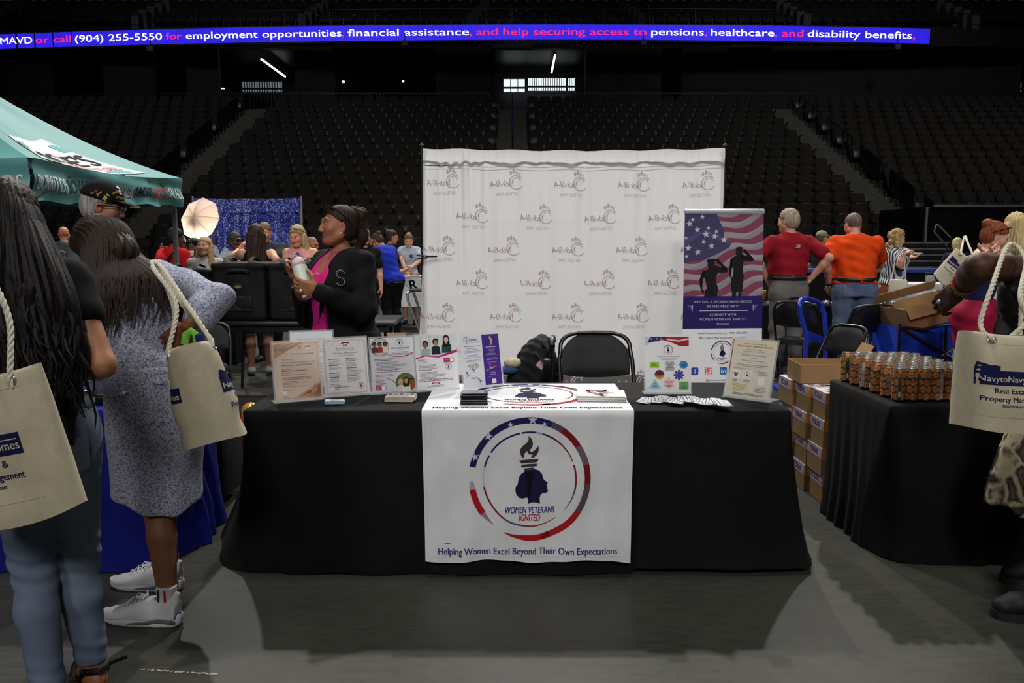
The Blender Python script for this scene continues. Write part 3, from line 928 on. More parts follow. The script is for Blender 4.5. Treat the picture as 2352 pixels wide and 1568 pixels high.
# ---------------------------------------------------------------- the emblem
NAVY = (36, 34, 88); NAVY2 = (30, 26, 66); REDD = (128, 22, 34); REDB = (176, 30, 40); GRB = (112, 92, 100); GRP = (92, 80, 92); TORCH = (64, 54, 64)
def emblem(A, cx, cy, Rr, full=True, words=True, l=2):
 K = Rr / 500.0
 def P(L): return [(cx + (x - 922) * K, cy - (y - 825) * K) for x, y in L]
 o, i_ = Rr, Rr * .9
 def ring(a0, a1, c, t0=1, t1=1): A.arc(cx, cy, i_, o, a0, a1, c, l, 3, t0, t1)
 ring(168, 68, NAVY); ring(68, 56, (92, 74, 96)); ring(56, 34, REDD); ring(34, 14.6, GRB); ring(14.6, -5, REDD); ring(-5, -33, GRP)
 ring(-33, -92, REDB, 1, .95); ring(-92, -116, REDB, .95, .15); ring(182, 190, (176, 168, 178), .6, 1); ring(190, 216, REDB); ring(216, 231, (150, 132, 146), .8, .1)
 if full:
  for (x, y, s, a) in ((478, 645, 38, 100), (588, 480, 38, 80), (768, 385, 26, 95), (948, 348, 40, 88), (1042, 385, 26, 100)):
   A.star(cx + (x - 922) * K, cy - (y - 825) * K, s * K, (203, 203, 212), l + 1, a)
  ring(-70, -78, (112, 14, 24)); 
 q, p = Rr * .772, Rr * .745
 def inn(a0, a1, c, t0=1, t1=1): A.arc(cx, cy, p, q, a0, a1, c, l, 4, t0, t1)
 inn(165, 150, NAVY); inn(146, 102, NAVY); inn(100, 82, NAVY); inn(82, 74, (170, 168, 188)); inn(74, 58, NAVY); inn(58, 22, REDD, 1, .5); inn(18, -12, REDD)
 inn(-12, -40, GRP, 1, .3); inn(-55, -90, REDB, .3, 1); inn(-90, -125, GRP); inn(-125, -170, REDD); inn(195, 165, (196, 192, 206), .5, .5)
 A.poly(P([(880, 765), (920, 748), (960, 745), (1000, 757), (1025, 785), (1033, 815), (1040, 830), (1070, 853), (1071, 858), (1060, 872), (1069, 890), (1064, 896), (1070, 905), (1075, 920), (1062, 935), (1030, 938), (1012, 950), (1005, 975), (1008, 1022), (985, 1013), (955, 1010), (925, 1015), (905, 1030), (909, 1005), (905, 975), (890, 974), (870, 980), (840, 975), (815, 950), (805, 915), (808, 885), (825, 865), (828, 840), (835, 810), (855, 780)]), NAVY2, l)
 A.poly(P([(885, 764), (958, 752), (945, 860), (928, 978), (908, 978), (898, 860)]), (18, 14, 30), l + 1)
 A.poly(P([(876, 740), (960, 733), (957, 752), (882, 764)]), TORCH, l + 1)
 A.poly(P([(858, 708), (980, 703), (984, 712), (978, 724), (860, 731), (853, 720)]), TORCH, l)
 A.poly(P([(835, 672), (1000, 665), (978, 692), (858, 699)]), TORCH, l)
 A.poly(P([(868, 658), (850, 628), (844, 598), (850, 575), (870, 553), (900, 532), (914, 508), (914, 475), (935, 497), (947, 525), (949, 550), (938, 575), (918, 590), (892, 604), (880, 622), (876, 642)]), TORCH, l)
 A.poly(P([(938, 575), (925, 590), (928, 604), (945, 606), (968, 590), (985, 570), (992, 556), (997, 580), (994, 606), (980, 632), (955, 654), (931, 655), (944, 637), (946, 625), (925, 628), (908, 618), (903, 600), (918, 588)]), TORCH, l + 1)
 if words:
  A.text('WOMEN VETERANS', cx + 2 * K, cy - (1098 - 825) * K, 55 * K, (44, 56, 128), l, w=408 * K, bold=.03, shear=.18)
  A.text('IGNITED', cx, cy - (1160 - 825) * K, 55 * K, (176, 40, 48), l, w=172 * K, bold=.03, shear=.18)
# ---------------------------------------------------------------- white runner
MRUN = fabric('white_runner_cloth', (226, 228, 233), rough=.6, var=.03, bump=.12, bs=600, sheen=.1)
RX0, RX1 = -.400, .540; RXC = .07
def runner_pt(x, s, off=0.):
 """s: metres from the table's front edge, positive down the front"""
 yf = TY0 - .012; r = .018; z0 = TZ + .006
 w = .004 * math.sin(x * 23 + 1) + .003 * math.sin(x * 41 + s * 6) + .002 * math.sin(s * 17 + x * 9)
 if s < -r: return Vector((x, yf - s, z0 + off))
 if s < r:
  a = (s + r) / (2 * r) * PI / 2
  return Vector((x, yf + r - (r + off) * math.sin(a) , z0 - r + (r + off) * math.cos(a)))
 t = (s) / .73
 xx = x + (RXC - x) * .035 * t
 return Vector((xx, yf - .003 - .050 * t ** 1.35 - .014 * t - off - w * min(1, s * 5) * 1.3, z0 - s))
RN_END = .672
def runner(b):
 b.grid(lambda a, c: runner_pt(RX0 + (RX1 - RX0) * a, -.70 + (.70 + RN_END + .006 * math.sin(a * 14)) * c), 80, 110, MRUN)
 A = Art()
 emblem(A, RXC + .008, -.306, .275)
 A.text('Helping Women Excel Beyond Their Own Expectations', RXC, -.640, .030, (44, 44, 104), w=.818, bold=.03)
 A.rect(RX0 + .09, -.593, RX0 + .115, -.590, (40, 40, 44))
 for sx in (RX0 + .012, RX1 - .012): A.rect(sx - .0006, -.66, sx + .0006, -.03, (206, 208, 214), 1)
 A.rect(RX0 + .01, -.652, RX1 - .01, -.6508, (204, 206, 212), 1)
 T = Art()
 emblem(T, RXC + .01, .385, .285)
 T.text('Helping Women Excel Beyond Their Own Expectations', RXC, .033, .040, (44, 44, 104), w=.85, bold=.03)
 for a in (A, T): a.put(b, lambda x, y, off: runner_pt(x, -y, off), gap=.0004, base=.0007, maxlen=.02)
setp(one('table_runner', runner), 'white table runner with a torch and head emblem, hanging down the black tablecloth', 'table runner')

# ---------------------------------------------------------------- sheets in acrylic stands
MPAPER = mat('paper', (236, 236, 236), .45, var=.02, coat=.3)
MACR = mat('clear_acrylic', (235, 240, 245), .05, var=0, alpha=.22, spec=.7)
TOP = TZ + .004
def sheet_mat(name, c, c2=None): return mat(name, c, .4, var=.04 if c2 is None else .2, vs=7, coat=.35, c2=c2)
def stand_sign(name, label, BL, BR, lean, art, paper, H=.279, z=TOP, deeper=None, group='display sheets on the centre table', foot=.08):
 p = pz(BL[0], BL[1], z); q = pz(BR[0], BR[1], z)
 W = (q - p).length; ux = (q - p).normalized(); bk = Vector((-ux.y, ux.x, 0))
 L = R(lean); uy = Vector((0, 0, 1)) * math.cos(L) + bk * math.sin(L); n = ux.cross(uy)
 root = thing(name, label, 'sign', (p + q) / 2, group=group)
 o = -root.location
 sc_ = W / .216
 h = H
 def page(b):
  b.T = Matrix.Translation(o)
  c0 = p + uy * .006
  f = frame3(c0, ux, uy)
  b.add([f(.003, .003, 0), f(W - .003, .003, 0), f(W - .003, h - .003, 0), f(.003, h - .003, 0), f(.003, .003, -.001), f(W - .003, .003, -.001), f(W - .003, h - .003, -.001), f(.003, h - .003, -.001)],
              [(0, 1, 2, 3), (7, 6, 5, 4), (0, 4, 5, 1), (1, 5, 6, 2), (2, 6, 7, 3), (3, 7, 4, 0)], paper)
  A = Art(); art(A)
  s = (W - .006) / 8.5; sy = (h - .006) / 11.0
  A.put(b, lambda x, y, off: f(.003 + x * s, .003 + y * sy, off), gap=.00025, base=.0003)
 one('printed_sheet', page, root, smooth=False)
 def hold(b):
  b.T = Matrix.Translation(o)
  f = frame3(p, ux, uy)
  def slab(x0, x1, y0, y1, z0, z1):
   b.add([f(x, y, zz) for zz in (z0, z1) for x, y in ((x0, y0), (x1, y0), (x1, y1), (x0, y1))],
                  [(3, 2, 1, 0), (4, 5, 6, 7), (0, 1, 5, 4), (1, 2, 6, 5), (2, 3, 7, 6), (3, 0, 4, 7)], MACR)
  slab(-.004, W + .004, 0, h + .012, -.006, -.003)
  slab(-.004, W + .004, 0, .004, -.003, .004)
  m = (p + q) / 2
  M = Matrix((ux, bk, (0, 0, 1))).transposed()
  b.box(m + bk * (foot / 2 if foot > 0 else foot / 2) + Vector((0, 0, .0015)), (W + .008, abs(foot), .003), MACR, M=M)
 one('acrylic_holder', hold, root, smooth=False)
 return root
INK = (72, 68, 74); INKP = (110, 100, 120); GOLD = (196, 160, 104); ROSE = (214, 150, 128)
def rose(A, x, y, r):
 A.disc(x, y, r, (226, 176, 150), 2, 12); A.disc(x, y, r * .75, (206, 140, 118), 3, 10); A.disc(x + r * .1, y, r * .5, (230, 184, 160), 4, 9); A.disc(x, y, r * .22, (190, 120, 98), 5, 8)
 for a in (20, 95, 170, 250, 320): A.disc(x + r * math.cos(R(a)) * 1.05, y + r * math.sin(R(a)) * 1.05, r * .38, (232, 190, 164), 2, 8)
def frameart(A, m, c, wd=.07, l=1):
 for (a, b_, c_, d) in ((m, m, 8.5 - m, m + wd), (m, 11 - m - wd, 8.5 - m, 11 - m), (m, m, m + wd, 11 - m), (8.5 - m - wd, m, 8.5 - m, 11 - m)): A.rect(a, b_, c_, d, c, l)
def s_gala(A):
 for k in range(9):
  A.poly([(.2, 10.75 - k * .28), (1.2 + .55 * k, 10.8), (1.9 + .55 * k, 10.8), (.2, 10.3 - k * .33)], [(232, 196, 172), (222, 180, 128), (238, 214, 196)][k % 3], 1)
 for k in range(8):
  A.poly([(8.3, .3 + k * .25), (8.3, .75 + k * .36), (7.0 - k * .5, .45), (6.4 - k * .5, .22)], [(206, 130, 128), (218, 176, 120), (226, 160, 140)][k % 3], 1)
 for k in range(6): A.line(6.7, 1.6, 7.2 + .15 * k, 3.3 - .22 * k, .06, GOLD, 2)
 frameart(A, .35, (206, 160, 130), .04, 3)
 rose(A, 1.0, 8.9, .42); rose(A, 7.0, 1.75, .48)
 emblem(A, 5.0, 9.75, .46, False, False, 4); A.disc(6.4, 9.7, .42, (236, 232, 232), 3); A.rect(5.9, 9.9, 6.95, 10.1, (150, 50, 56), 4)
 A.text('Women Veterans Ignited', 5.35, 8.55, .30, INKP, w=4.0)
 A.text('INVITES YOU TO', 5.3, 8.15, .12, INKP)
 A.text('4th Annual', 1.6, 7.55, .26, (176, 120, 130), al='l', shear=.35, w=1.9)
 A.text('Women Veterans Recognition Gala', 1.4, 7.0, .27, (170, 112, 124), al='l', shear=.35, w=6.2)
 A.text('Her Journey: Legends of Service', 1.4, 6.5, .29, (104, 78, 84), al='l', w=5.6, bold=.012)
 A.text('Guest Speaker:', 1.4, 5.75, .19, INKP, al='l', bold=.01)
 A.lines(1.4, 6.0, 5.45, 1, .3, (150, 124, 128), seed=2, h=.16)
 A.text('Executive Director', 1.4, 5.05, .17, INKP, al='l'); A.text('Florida Department of Veterans Affairs', 1.4, 4.72, .17, INKP, al='l', w=4.4, bold=.01)
 A.lines(1.4, 6.9, 4.2, 2, .3, (160, 132, 132), seed=3, h=.13, short=.9); A.lines(1.4, 6.6, 3.5, 3, .27, (166, 140, 138), seed=4, h=.1, short=.4)
 A.lines(1.4, 6.2, 2.55, 1, .3, (166, 140, 138), seed=5, h=.1); A.lines(1.4, 3.2, 1.9, 1, .3, (166, 140, 138), seed=6, h=.1)
 A.rect(1.4, 1.0, 2.1, 1.75, (244, 240, 236), 2); A.lines(1.3, 3.2, .55, 2, .2, (190, 110, 110), seed=7, h=.08)
def s_schedule(A):
 for k in range(6): A.poly([(.3 + k * 1.4, 10.7), (1.0 + k * 1.4, 10.7), (.3, 9.4 - k * 1.5), (.3, 10.1 - k * 1.5)], (222, 220, 220), 1)
 frameart(A, .28, (138, 112, 120), .05); frameart(A, .48, (168, 142, 140), .04)
 A.disc(4.3, 9.85, .72, (240, 238, 238), 2, ry=.5); A.poly([(3.5, 10.0), (4.0, 10.3), (5.1, 10.2), (5.15, 9.95), (4.2, 10.05), (3.5, 9.85)], (134, 40, 50), 3); A.disc(4.1, 9.62, .2, (110, 106, 116), 3); A.disc(4.6, 9.65, .16, (120, 110, 120), 3)
 A.text('2024 WOMEN VETERANS', 4.3, 8.95, .2, INK, w=3.5); A.text('WEEK OF RECOGNITION', 4.3, 8.62, .2, INK, w=3.4)
 A.text('"Her Journey: Legends of Service"', 4.3, 8.05, .26, INK, w=4.7, shear=.35); A.text('SCHEDULE OF EVENTS', 4.3, 7.55, .19, INK, w=3.2)
 for k, y in enumerate((6.95, 5.75, 4.25, 3.45)): 
  A.lines(1.0, 2.9, y, 1, .3, (60, 58, 64), seed=k, h=.13, short=.9); A.lines(1.0, 3.6, y - .3, 3 if k else 4, .22, (140, 138, 142), seed=10 + k, h=.08)
 for k, y in enumerate((7.0, 6.45, 5.1, 3.5)):
  A.lines(4.3, 6.3, y, 1, .3, (60, 58, 64), seed=20 + k, h=.13, short=.9); A.lines(4.3, 7.6, y - .3, (1, 4, 6, 4)[k], .22, (140, 138, 142), seed=30 + k, h=.08)
 A.lines(1.0, 3.5, 2.1, 3, .25, (140, 138, 142), seed=41, h=.09)
 A.rect(1.0, .95, 1.75, 1.7, (240, 240, 240), 2); A.lines(1.9, 5.2, 1.5, 1, .3, (120, 118, 122), seed=42, h=.1); A.lines(1.9, 3.3, 1.15, 1, .3, (120, 118, 122), seed=43, h=.1)
 emblem(A, 6.9, 1.6, .62, False, True, 2)
def head2d(A, x, y, s, skin, hair, top, l=3, long=False):
 A.poly([(x - s * 1.5, y - s * 4), (x - s * 1.35, y - s * 1.7), (x - s * .6, y - s * 1.15), (x + s * .6, y - s * 1.15), (x + s * 1.35, y - s * 1.7), (x + s * 1.5, y - s * 4)], top, l)
 A.disc(x, y + s * .15, s * 1.0, hair, l, 14, s * 1.15)
 if long: A.poly([(x - s, y), (x - s * 1.1, y - s * 2.2), (x + s * 1.1, y - s * 2.2), (x + s, y)], hair, l + 1)
 A.rect(x - s * .25, y - s * 1.3, x + s * .25, y - s * .6, skin, l + 1); A.disc(x, y - s * .12, s * .66, skin, l + 2, 14, s * .85)
 A.rect(x - s * .4, y + s * .02, x - s * .14, y + s * .12, (40, 30, 30), l + 3); A.rect(x + s * .14, y + s * .02, x + s * .4, y + s * .12, (40, 30, 30), l + 3); A.rect(x - s * .22, y - s * .5, x + s * .22, y - s * .42, (150, 60, 60), l + 3)
def s_well(A):
 A.rect(0, 0, 8.5, 11, (206, 208, 216), 1)
 A.poly([(3.4, 8.2), (4.4, 7.2), (5.6, 6.95), (7.2, 7.15), (8.5, 7.8), (8.5, 11), (0, 11), (0, 9.2)], (224, 226, 232), 2)
 A.disc(1.9, 9.2, 1.85, (44, 40, 70), 3, 32); A.disc(1.9, 9.2, 1.75, (196, 190, 186), 4, 32)
 for (x, sk, tp) in ((.85, (120, 78, 60), (92, 52, 58)), (1.9, (142, 92, 66), (158, 58, 40)), (2.95, (110, 68, 50), (220, 212, 200))): head2d(A, x, 9.75, .42, sk, (26, 20, 22), tp, 5)
 A.arc(5.6, 12.6, 5.4, 5.62, 236, 300, (186, 48, 84), 4, 4, .2, 1)
 emblem(A, 5.8, 9.95, .72, False, False, 4)
 A.text('HERTOTALWELLNESS', 5.85, 8.7, .32, (48, 46, 96), 4, w=3.7, bold=.03); A.text('STATEWIDE', 5.85, 8.35, .18, (164, 40, 70), 4, w=1.7, bold=.03)
 A.lines(3.9, 7.8, 8.0, 3, .27, (120, 122, 140), 'c', .1, 1, 4, .8)
 A.lines(.7, 4.6, 6.65, 2, .25, (70, 70, 90), 'l', .12, 2, 3, .8); A.lines(1.0, 7.4, 6.0, 6, .27, (110, 112, 128), 'l', .1, 3, 3, .6)
 A.lines(.7, 7.9, 4.4, 1, .3, (80, 80, 100), 'l', .11, 4, 3); A.lines(.7, 7.9, 4.05, 1, .3, (186, 70, 100), 'l', .11, 5, 3, .9); A.lines(.7, 4.6, 3.5, 2, .28, (110, 112, 128), 'l', .1, 6, 3)
 A.arc(2.0, -.6, 3.45, 3.6, 118, 38, (186, 48, 84), 3, 4, .3, 1)
 A.disc(6.6, 1.75, 1.95, (44, 40, 70), 3, 32); A.disc(6.6, 1.75, 1.85, (96, 110, 56), 4, 32)
 head2d(A, 5.6, 1.9, .5, (206, 160, 136), (190, 180, 168), (214, 206, 200), 5); head2d(A, 6.7, 2.15, .58, (196, 140, 110), (50, 34, 28), (224, 222, 220), 6, True); head2d(A, 7.75, 2.1, .42, (128, 82, 60), (40, 26, 22), (170, 66, 38), 5)
 A.lines(.7, 3.3, 2.3, 4, .27, (80, 80, 100), 'l', .11, 7, 3, .5)
 A.rect(.7, .5, 2.7, 1.3, (176, 44, 76), 3); A.text('SCAN', 1.2, .92, .2, (240, 230, 234), 4, w=.7); A.lines(.85, 1.6, .7, 1, .2, (224, 190, 200), 'l', .1, 8, 4); A.rect(1.8, .55, 2.6, 1.25, (236, 236, 236), 4)
def s_biz(A):
 A.rect(0, 0, 8.5, 11, (232, 232, 236), 1)
 A.poly([(0, 6.9), (1.5, 7.2), (4.5, 6.9), (8.5, 8.2), (8.5, 11), (0, 11)], (214, 222, 220), 2)
 for x in (1.0, 2.9, 4.6): A.rect(x, 7.6, x + .18, 11, (186, 200, 198), 3)
 head2d(A, 2.1, 9.1, .62, (150, 98, 72), (26, 24, 34), (156, 182, 178), 4); head2d(A, 4.2, 9.5, .62, (186, 130, 100), (30, 24, 26), (40, 44, 56), 5); head2d(A, 6.4, 10.0, .68, (222, 180, 156), (36, 26, 26), (40, 74, 68), 6, True)
 A.poly([(0, 6.5), (2, 6.95), (4.5, 6.6), (8.5, 7.9), (8.5, 7.3), (4.6, 6.35), (2, 6.75), (0, 6.2)], (176, 36, 122), 14)
 A.poly([(0, 0), (8.5, 0), (8.5, 7.4), (4.6, 6.4), (2, 6.75), (0, 6.3)], (234, 232, 238), 13)
 A.text('HERBIZ', .4, 5.75, .38, (160, 44, 96), 15, 'l', 1.6, .03); A.text('STATEWIDE', .4, 5.4, .17, (66, 60, 90), 15, 'l', 1.9, .03)
 A.rect(5.6, 5.3, 7.8, 6.25, (206, 80, 120), 15); A.rect(5.75, 5.42, 6.8, 6.12, (176, 40, 84), 16); A.text('SCAN', 6.25, 5.75, .2, (240, 230, 234), 17, w=.7); A.rect(6.95, 5.42, 7.7, 6.12, (240, 240, 240), 16)
 emblem(A, 6.5, 4.45, .68, False, True, 15)
 A.lines(.4, 5.2, 4.95, 4, .26, (124, 122, 136), 'l', .1, 1, 15, .7); A.lines(.4, 3.2, 3.9, 1, .3, (70, 68, 90), 'l', .12, 2, 15); A.lines(.7, 6.2, 3.45, 6, .26, (124, 122, 136), 'l', .1, 3, 15)
 A.lines(.4, 7.9, 1.95, 2, .27, (80, 78, 100), 'l', .11, 4, 15, .9); A.rect(3.0, 1.05, 4.6, 1.4, (190, 40, 84), 15); A.lines(3.2, 4.4, 1.15, 1, .2, (236, 210, 220), 'c', .14, 5, 16); A.lines(1.8, 5.6, .75, 2, .26, (140, 136, 150), 'c', .1, 6, 15)
def s_her(A):
 A.rect(0, 0, 8.5, 11, (228, 230, 238), 1); A.rect(4.6, .3, 8.3, 10.7, (74, 48, 140), 2)
 emblem(A, 1.3, 9.75, .66, False, False, 2); A.text('Her', 2.9, 9.5, .6, (46, 56, 130), 2, w=1.3, bold=.03); A.lines(2.2, 4.3, 9.2, 1, .3, (130, 136, 170), 'l', .14, 1, 2, .9)
 A.lines(.6, 4.2, 8.4, 1, .3, (110, 116, 160), 'c', .12, 2); A.lines(.5, 4.3, 7.95, 4, .26, (140, 144, 180), 'c', .1, 3); A.lines(.5, 4.3, 6.6, 3, .26, (140, 144, 180), 'c', .1, 4); A.lines(.5, 4.3, 5.55, 2, .26, (140, 144, 180), 'c', .1, 5)
 g = random.Random(4)
 for k in range(130):
  t = g.uniform(0, 2 * PI); q = g.uniform(.1, 1) ** .5
  hx = 16 * math.sin(t) ** 3; hy = 13 * math.cos(t) - 5 * math.cos(2 * t) - 2 * math.cos(3 * t) - math.cos(4 * t)
  A.disc(2.35 + hx * q * .068, 4.2 + hy * q * .062, .09, g.choice([(120, 160, 130), (206, 150, 140), (160, 170, 190), (196, 186, 150), (150, 110, 120), (230, 226, 220)]), 2 + k % 2, 6)
 for (x, y, r) in ((1.0, 2.7, 20), (2.3, 1.9, 80), (3.5, 1.3, 40)):
  c = (34, 34, 80); ca = math.cos(R(r)); sa = math.sin(R(r)); q = lambda a, b_: (x + a * ca - b_ * sa, y + a * sa + b_ * ca)
  A.disc(*q(0, .62), .11, c, 2, 8); A.line(*q(0, .5), *q(0, 0), .16, c); A.line(*q(0, 0), *q(.3, -.45), .11, c); A.line(*q(0, 0), *q(-.35, -.35), .11, c); A.line(*q(0, .42), *q(.4, .3), .08, c); A.line(*q(0, .42), *q(-.35, .15), .08, c)
 A.poly([(6.3, 10.4), (6.9, 9.6), (6.7, 8.6), (6.2, 8.3), (6.5, 9.2), (6.2, 9.9)], (196, 176, 120), 3)
 A.lines(5.2, 7.8, 8.0, 1, .3, (200, 190, 225), 'c', .15, 6, 3, .5); A.lines(5.0, 8.0, 7.5, 5, .27, (160, 148, 200), 'c', .1, 7, 3, .3); A.lines(5.0, 8.0, 5.7, 2, .27, (190, 180, 220), 'c', .12, 8, 3); A.lines(5.0, 8.0, 4.9, 2, .27, (160, 148, 200), 'c', .1, 9, 3)
 for k, c in enumerate(((90, 160, 110), (70, 130, 180), (200, 170, 60), (206, 110, 60), (186, 50, 50))): A.rect(5.0 + k * .52, 3.2 + k * .2, 5.5 + k * .52, 3.45 + k * .2, c, 3)
 A.disc(5.9, 4.4, .1, (230, 230, 236), 3, 8); A.line(5.9, 4.3, 5.85, 3.9, .12, (230, 230, 236), 3); A.line(5.85, 3.9, 6.1, 3.6, .1, (230, 230, 236), 3)
 A.lines(5.8, 7.0, 2.7, 2, .4, (160, 148, 200), 'c', .18, 10, 3, .9); A.lines(5.0, 8.0, 1.9, 1, .3, (130, 110, 180), 'c', .1, 11, 3); A.rect(6.1, .55, 7.0, 1.45, (232, 232, 236), 3)
def s_fiscal(A):
 A.rect(0, 0, 8.5, 11, (236, 236, 238), 1)
 A.poly([(0, 8.9), (0, 10.8), (4.3, 10.8), (3.0, 9.9), (1.2, 9.6)], (206, 202, 222), 2); A.poly([(.4, 9.6), (1.0, 10.7), (4.4, 10.7), (2.6, 10.0)], (46, 52, 100), 3)
 A.poly([(3.6, 10.7), (8.2, 10.7), (8.2, 9.0), (6.6, 8.9), (4.8, 9.7), (3.0, 10.2)], (172, 42, 44), 3); A.poly([(3.9, 10.4), (6.3, 10.1), (8.2, 10.5), (8.2, 10.2), (6.3, 9.8), (4.2, 10.1)], (222, 214, 214), 4)
 for x in (1.2, 2.2, 3.0): A.star(x, 10.35, .2, (226, 226, 232), 4)
 emblem(A, 4.3, 8.25, .9, False, True, 4)
 A.text("HOW DID WE USE TAXPAYER'S MONEY", 4.4, 6.85, .17, (150, 44, 70), 3, w=4.3, bold=.03); A.text('IN FISCAL YEAR 2023-2024', 4.4, 6.53, .17, (150, 44, 70), 3, w=3.0, bold=.03); A.rect(3.1, 6.25, 5.7, 6.3, (90, 80, 100), 3)
 D = (40, 44, 56)
 def cap(x, y, s, n=2, w=1.2): A.text(s, x, y, .26, D, 6); A.lines(x - w / 2, x + w / 2, y - .3, n, .25, D, 'c', .07, int(x * 9), 6, .5)
 A.rect(.85, 4.75, 2.6, 5.85, (150, 206, 66), 3); cap(1.7, 5.4, '$695', 1)
 for (x, y) in ((4.2, 5.55), (5.0, 5.55), (4.2, 4.6), (5.0, 4.6)): A.disc(x, y, .5, (176, 178, 182), 3, 14)
 A.rect(4.0, 4.4, 5.2, 5.8, (182, 184, 188), 4); cap(4.6, 5.3, '5 of 7', 3)
 A.poly([(6.3, 5.35), (6.75, 6.05), (7.65, 6.05), (8.1, 5.35), (7.65, 4.65), (6.75, 4.65)], (66, 136, 196), 3); cap(7.2, 5.4, '350', 1)
 for k in range(6): A.disc(2.65, 3.45 - .0 * k, .9 - .0001 * k, (150, 80, 96), 3, 20)
 A.poly([(1.78, 3.3), (1.9, 2.95), (2.2, 2.68), (2.65, 2.56), (3.1, 2.68), (3.4, 2.95), (3.52, 3.3)], (212, 156, 60), 4); cap(2.65, 3.55, '150')
 for k in range(8):
  a = k * PI / 4; c, s_ = math.cos(a), math.sin(a); q = lambda u, v: (6.3 + u * c - v * s_, 3.35 + u * s_ + v * c)
  A.poly([q(.2, -.24), q(1.0, -.2), q(1.0, .2), q(.2, .24)], (80, 76, 168), 3)
 A.disc(6.3, 3.35, .5, (86, 82, 172), 4, 16); cap(6.3, 3.4, '19', 1, .8)
 A.poly([(.6, .75), (1.8, 2.6), (3.0, .75)], (150, 200, 226), 3); cap(1.85, 1.6, '67', 3)
 A.poly([(4.4 + (1.25 if k % 2 == 0 else .8) * math.cos(R(90 + 30 * k)), 1.75 + (1.25 if k % 2 == 0 else .8) * math.sin(R(90 + 30 * k))) for k in range(12)], (232, 192, 190), 3); cap(4.4, 1.9, '$104,478', 3, 1.4)
 for a in range(6):
  for e_ in (.72, 1.95): A.disc(6.5 + a * .29, e_, .17, (110, 172, 104), 3, 10)
  for e_ in (6.5, 7.95): A.disc(e_, .72 + a * .245, .17, (110, 172, 104), 3, 10)
 A.rect(6.4, .65, 8.05, 2.0, (110, 172, 104), 4); cap(7.2, 1.55, '38', 3)
def s_journey(A):
 A.rect(0, 0, 8.5, 11, (222, 216, 202), 1); A.rect(0, 0, .25, 11, (226, 222, 224), 2); A.rect(.25, 4.5, .42, 11, (140, 60, 76), 2); A.rect(0, 9.0, 8.5, 10.9, (226, 214, 186), 2); A.line(.5, 8.4, 8.3, 8.5, .03, (216, 170, 150), 3)
 for x, y, r in ((2.0, 5.6, .9), (6.6, 6.4, .8), (5.4, 5.6, .7)): A.disc(x, y, r, (212, 206, 196), 2, 16)
 t = lambda s, y, h, w, c=INK, **k: A.text(s, 4.5, y, h, c, 4, w=w, **k)
 t('WOMEN VETERANS IGNITED, INC.', 10.1, .2, 4.4, INKP); t('HER JOURNEY THROUGH SERVICE', 9.6, .28, 6.6, (74, 66, 80), bold=.01); t('Timeline Wall Project', 9.05, .2, 3.0, INKP, shear=.3); t('Nationwide, Service, Operation, Legacy', 8.7, .16, 4.2, INKP, shear=.3)
 t('CALLING ALL WOMEN VETERANS!', 7.95, .22, 4.7, INK); A.lines(3.6, 5.6, 7.5, 1, .3, (150, 146, 144), 'c', .08, 1, 4); t('HER JOURNEY THROUGH SERVICE', 6.95, .17, 4.2, INKP); t('Timeline Wall', 6.6, .16, 1.5, INKP)
 A.lines(1.6, 7.6, 6.2, 2, .3, (150, 146, 144), 'c', .1, 2, 4); t('', 5, .1, None) if False else None
 A.text('TO PARTICIPATE, PLEASE SHARE', 1.0, 5.4, .14, INKP, 4, 'l', 3.2); A.rect(1.0, 3.5, 2.5, 5.1, (236, 234, 230), 3); A.rect(1.2, 4.4, 2.3, 4.6, (150, 66, 80), 4); A.disc(1.75, 4.2, .35, (110, 90, 120), 4, 12); A.rect(3.1, 3.5, 4.6, 5.1, (238, 236, 232), 3); emblem(A, 3.85, 4.3, .6, False, False, 4)
 A.rect(6.0, 2.6, 7.2, 4.1, (238, 238, 236), 3); A.lines(5.4, 7.9, 5.1, 3, .3, (160, 154, 152), 'c', .1, 3, 4); A.lines(1.0, 2.3, 3.2, 2, .25, (120, 114, 130), 'c', .1, 4, 4); A.lines(3.1, 4.6, 3.2, 2, .25, (120, 114, 130), 'c', .1, 5, 4)
 A.rect(1.0, 1.2, 4.4, 2.7, (226, 214, 178), 2); A.lines(1.2, 4.2, 2.45, 5, .27, (178, 160, 120), 'c', .09, 6, 4); A.lines(5.3, 8.0, 2.1, 4, .27, (140, 134, 140), 'c', .1, 7, 4); A.lines(1.2, 7.8, .75, 2, .25, (120, 114, 124), 'c', .1, 8, 4, .8)
def s_pantry(A):
 A.text('FOOD PANTRY OPERATING HOURS', 4.25, 9.4, .24, (120, 122, 150), w=5.6); A.rect(1.4, 9.22, 7.1, 9.26, (150, 152, 176))
 A.lines(1.2, 7.2, 8.4, 12, .5, (150, 150, 156), 'c', .16, 3)
PB = sheet_mat('sheet_white', (228, 229, 236)); PPEACH = sheet_mat('sheet_peach', (236, 220, 208), (226, 196, 172)); PGREY = sheet_mat('sheet_grey_white', (228, 226, 226), (218, 216, 218))
stand_sign('display_sheet', 'plain white food pantry hours sheet standing behind the peach gala flyer', (668, 893), (768, 889), 8, s_pantry, PB, H=.285)
stand_sign('display_sheet', 'peach flyer with painted roses for the recognition gala, at the left table end', (633, 927), (744, 917), 12, s_gala, PPEACH)
stand_sign('display_sheet', 'grey bordered schedule of events sheet right of the peach gala flyer', (747, 914), (851, 906), 12, s_schedule, PGREY)
stand_sign('display_sheet', 'wellness flyer with two round group portraits on a pale blue ground', (855, 907), (956, 900), 10, s_well, PB, H=.272)
stand_sign('display_sheet', 'business flyer with three women in jackets above a magenta swoosh', (958, 901), (1056, 894), 10, s_biz, PB)
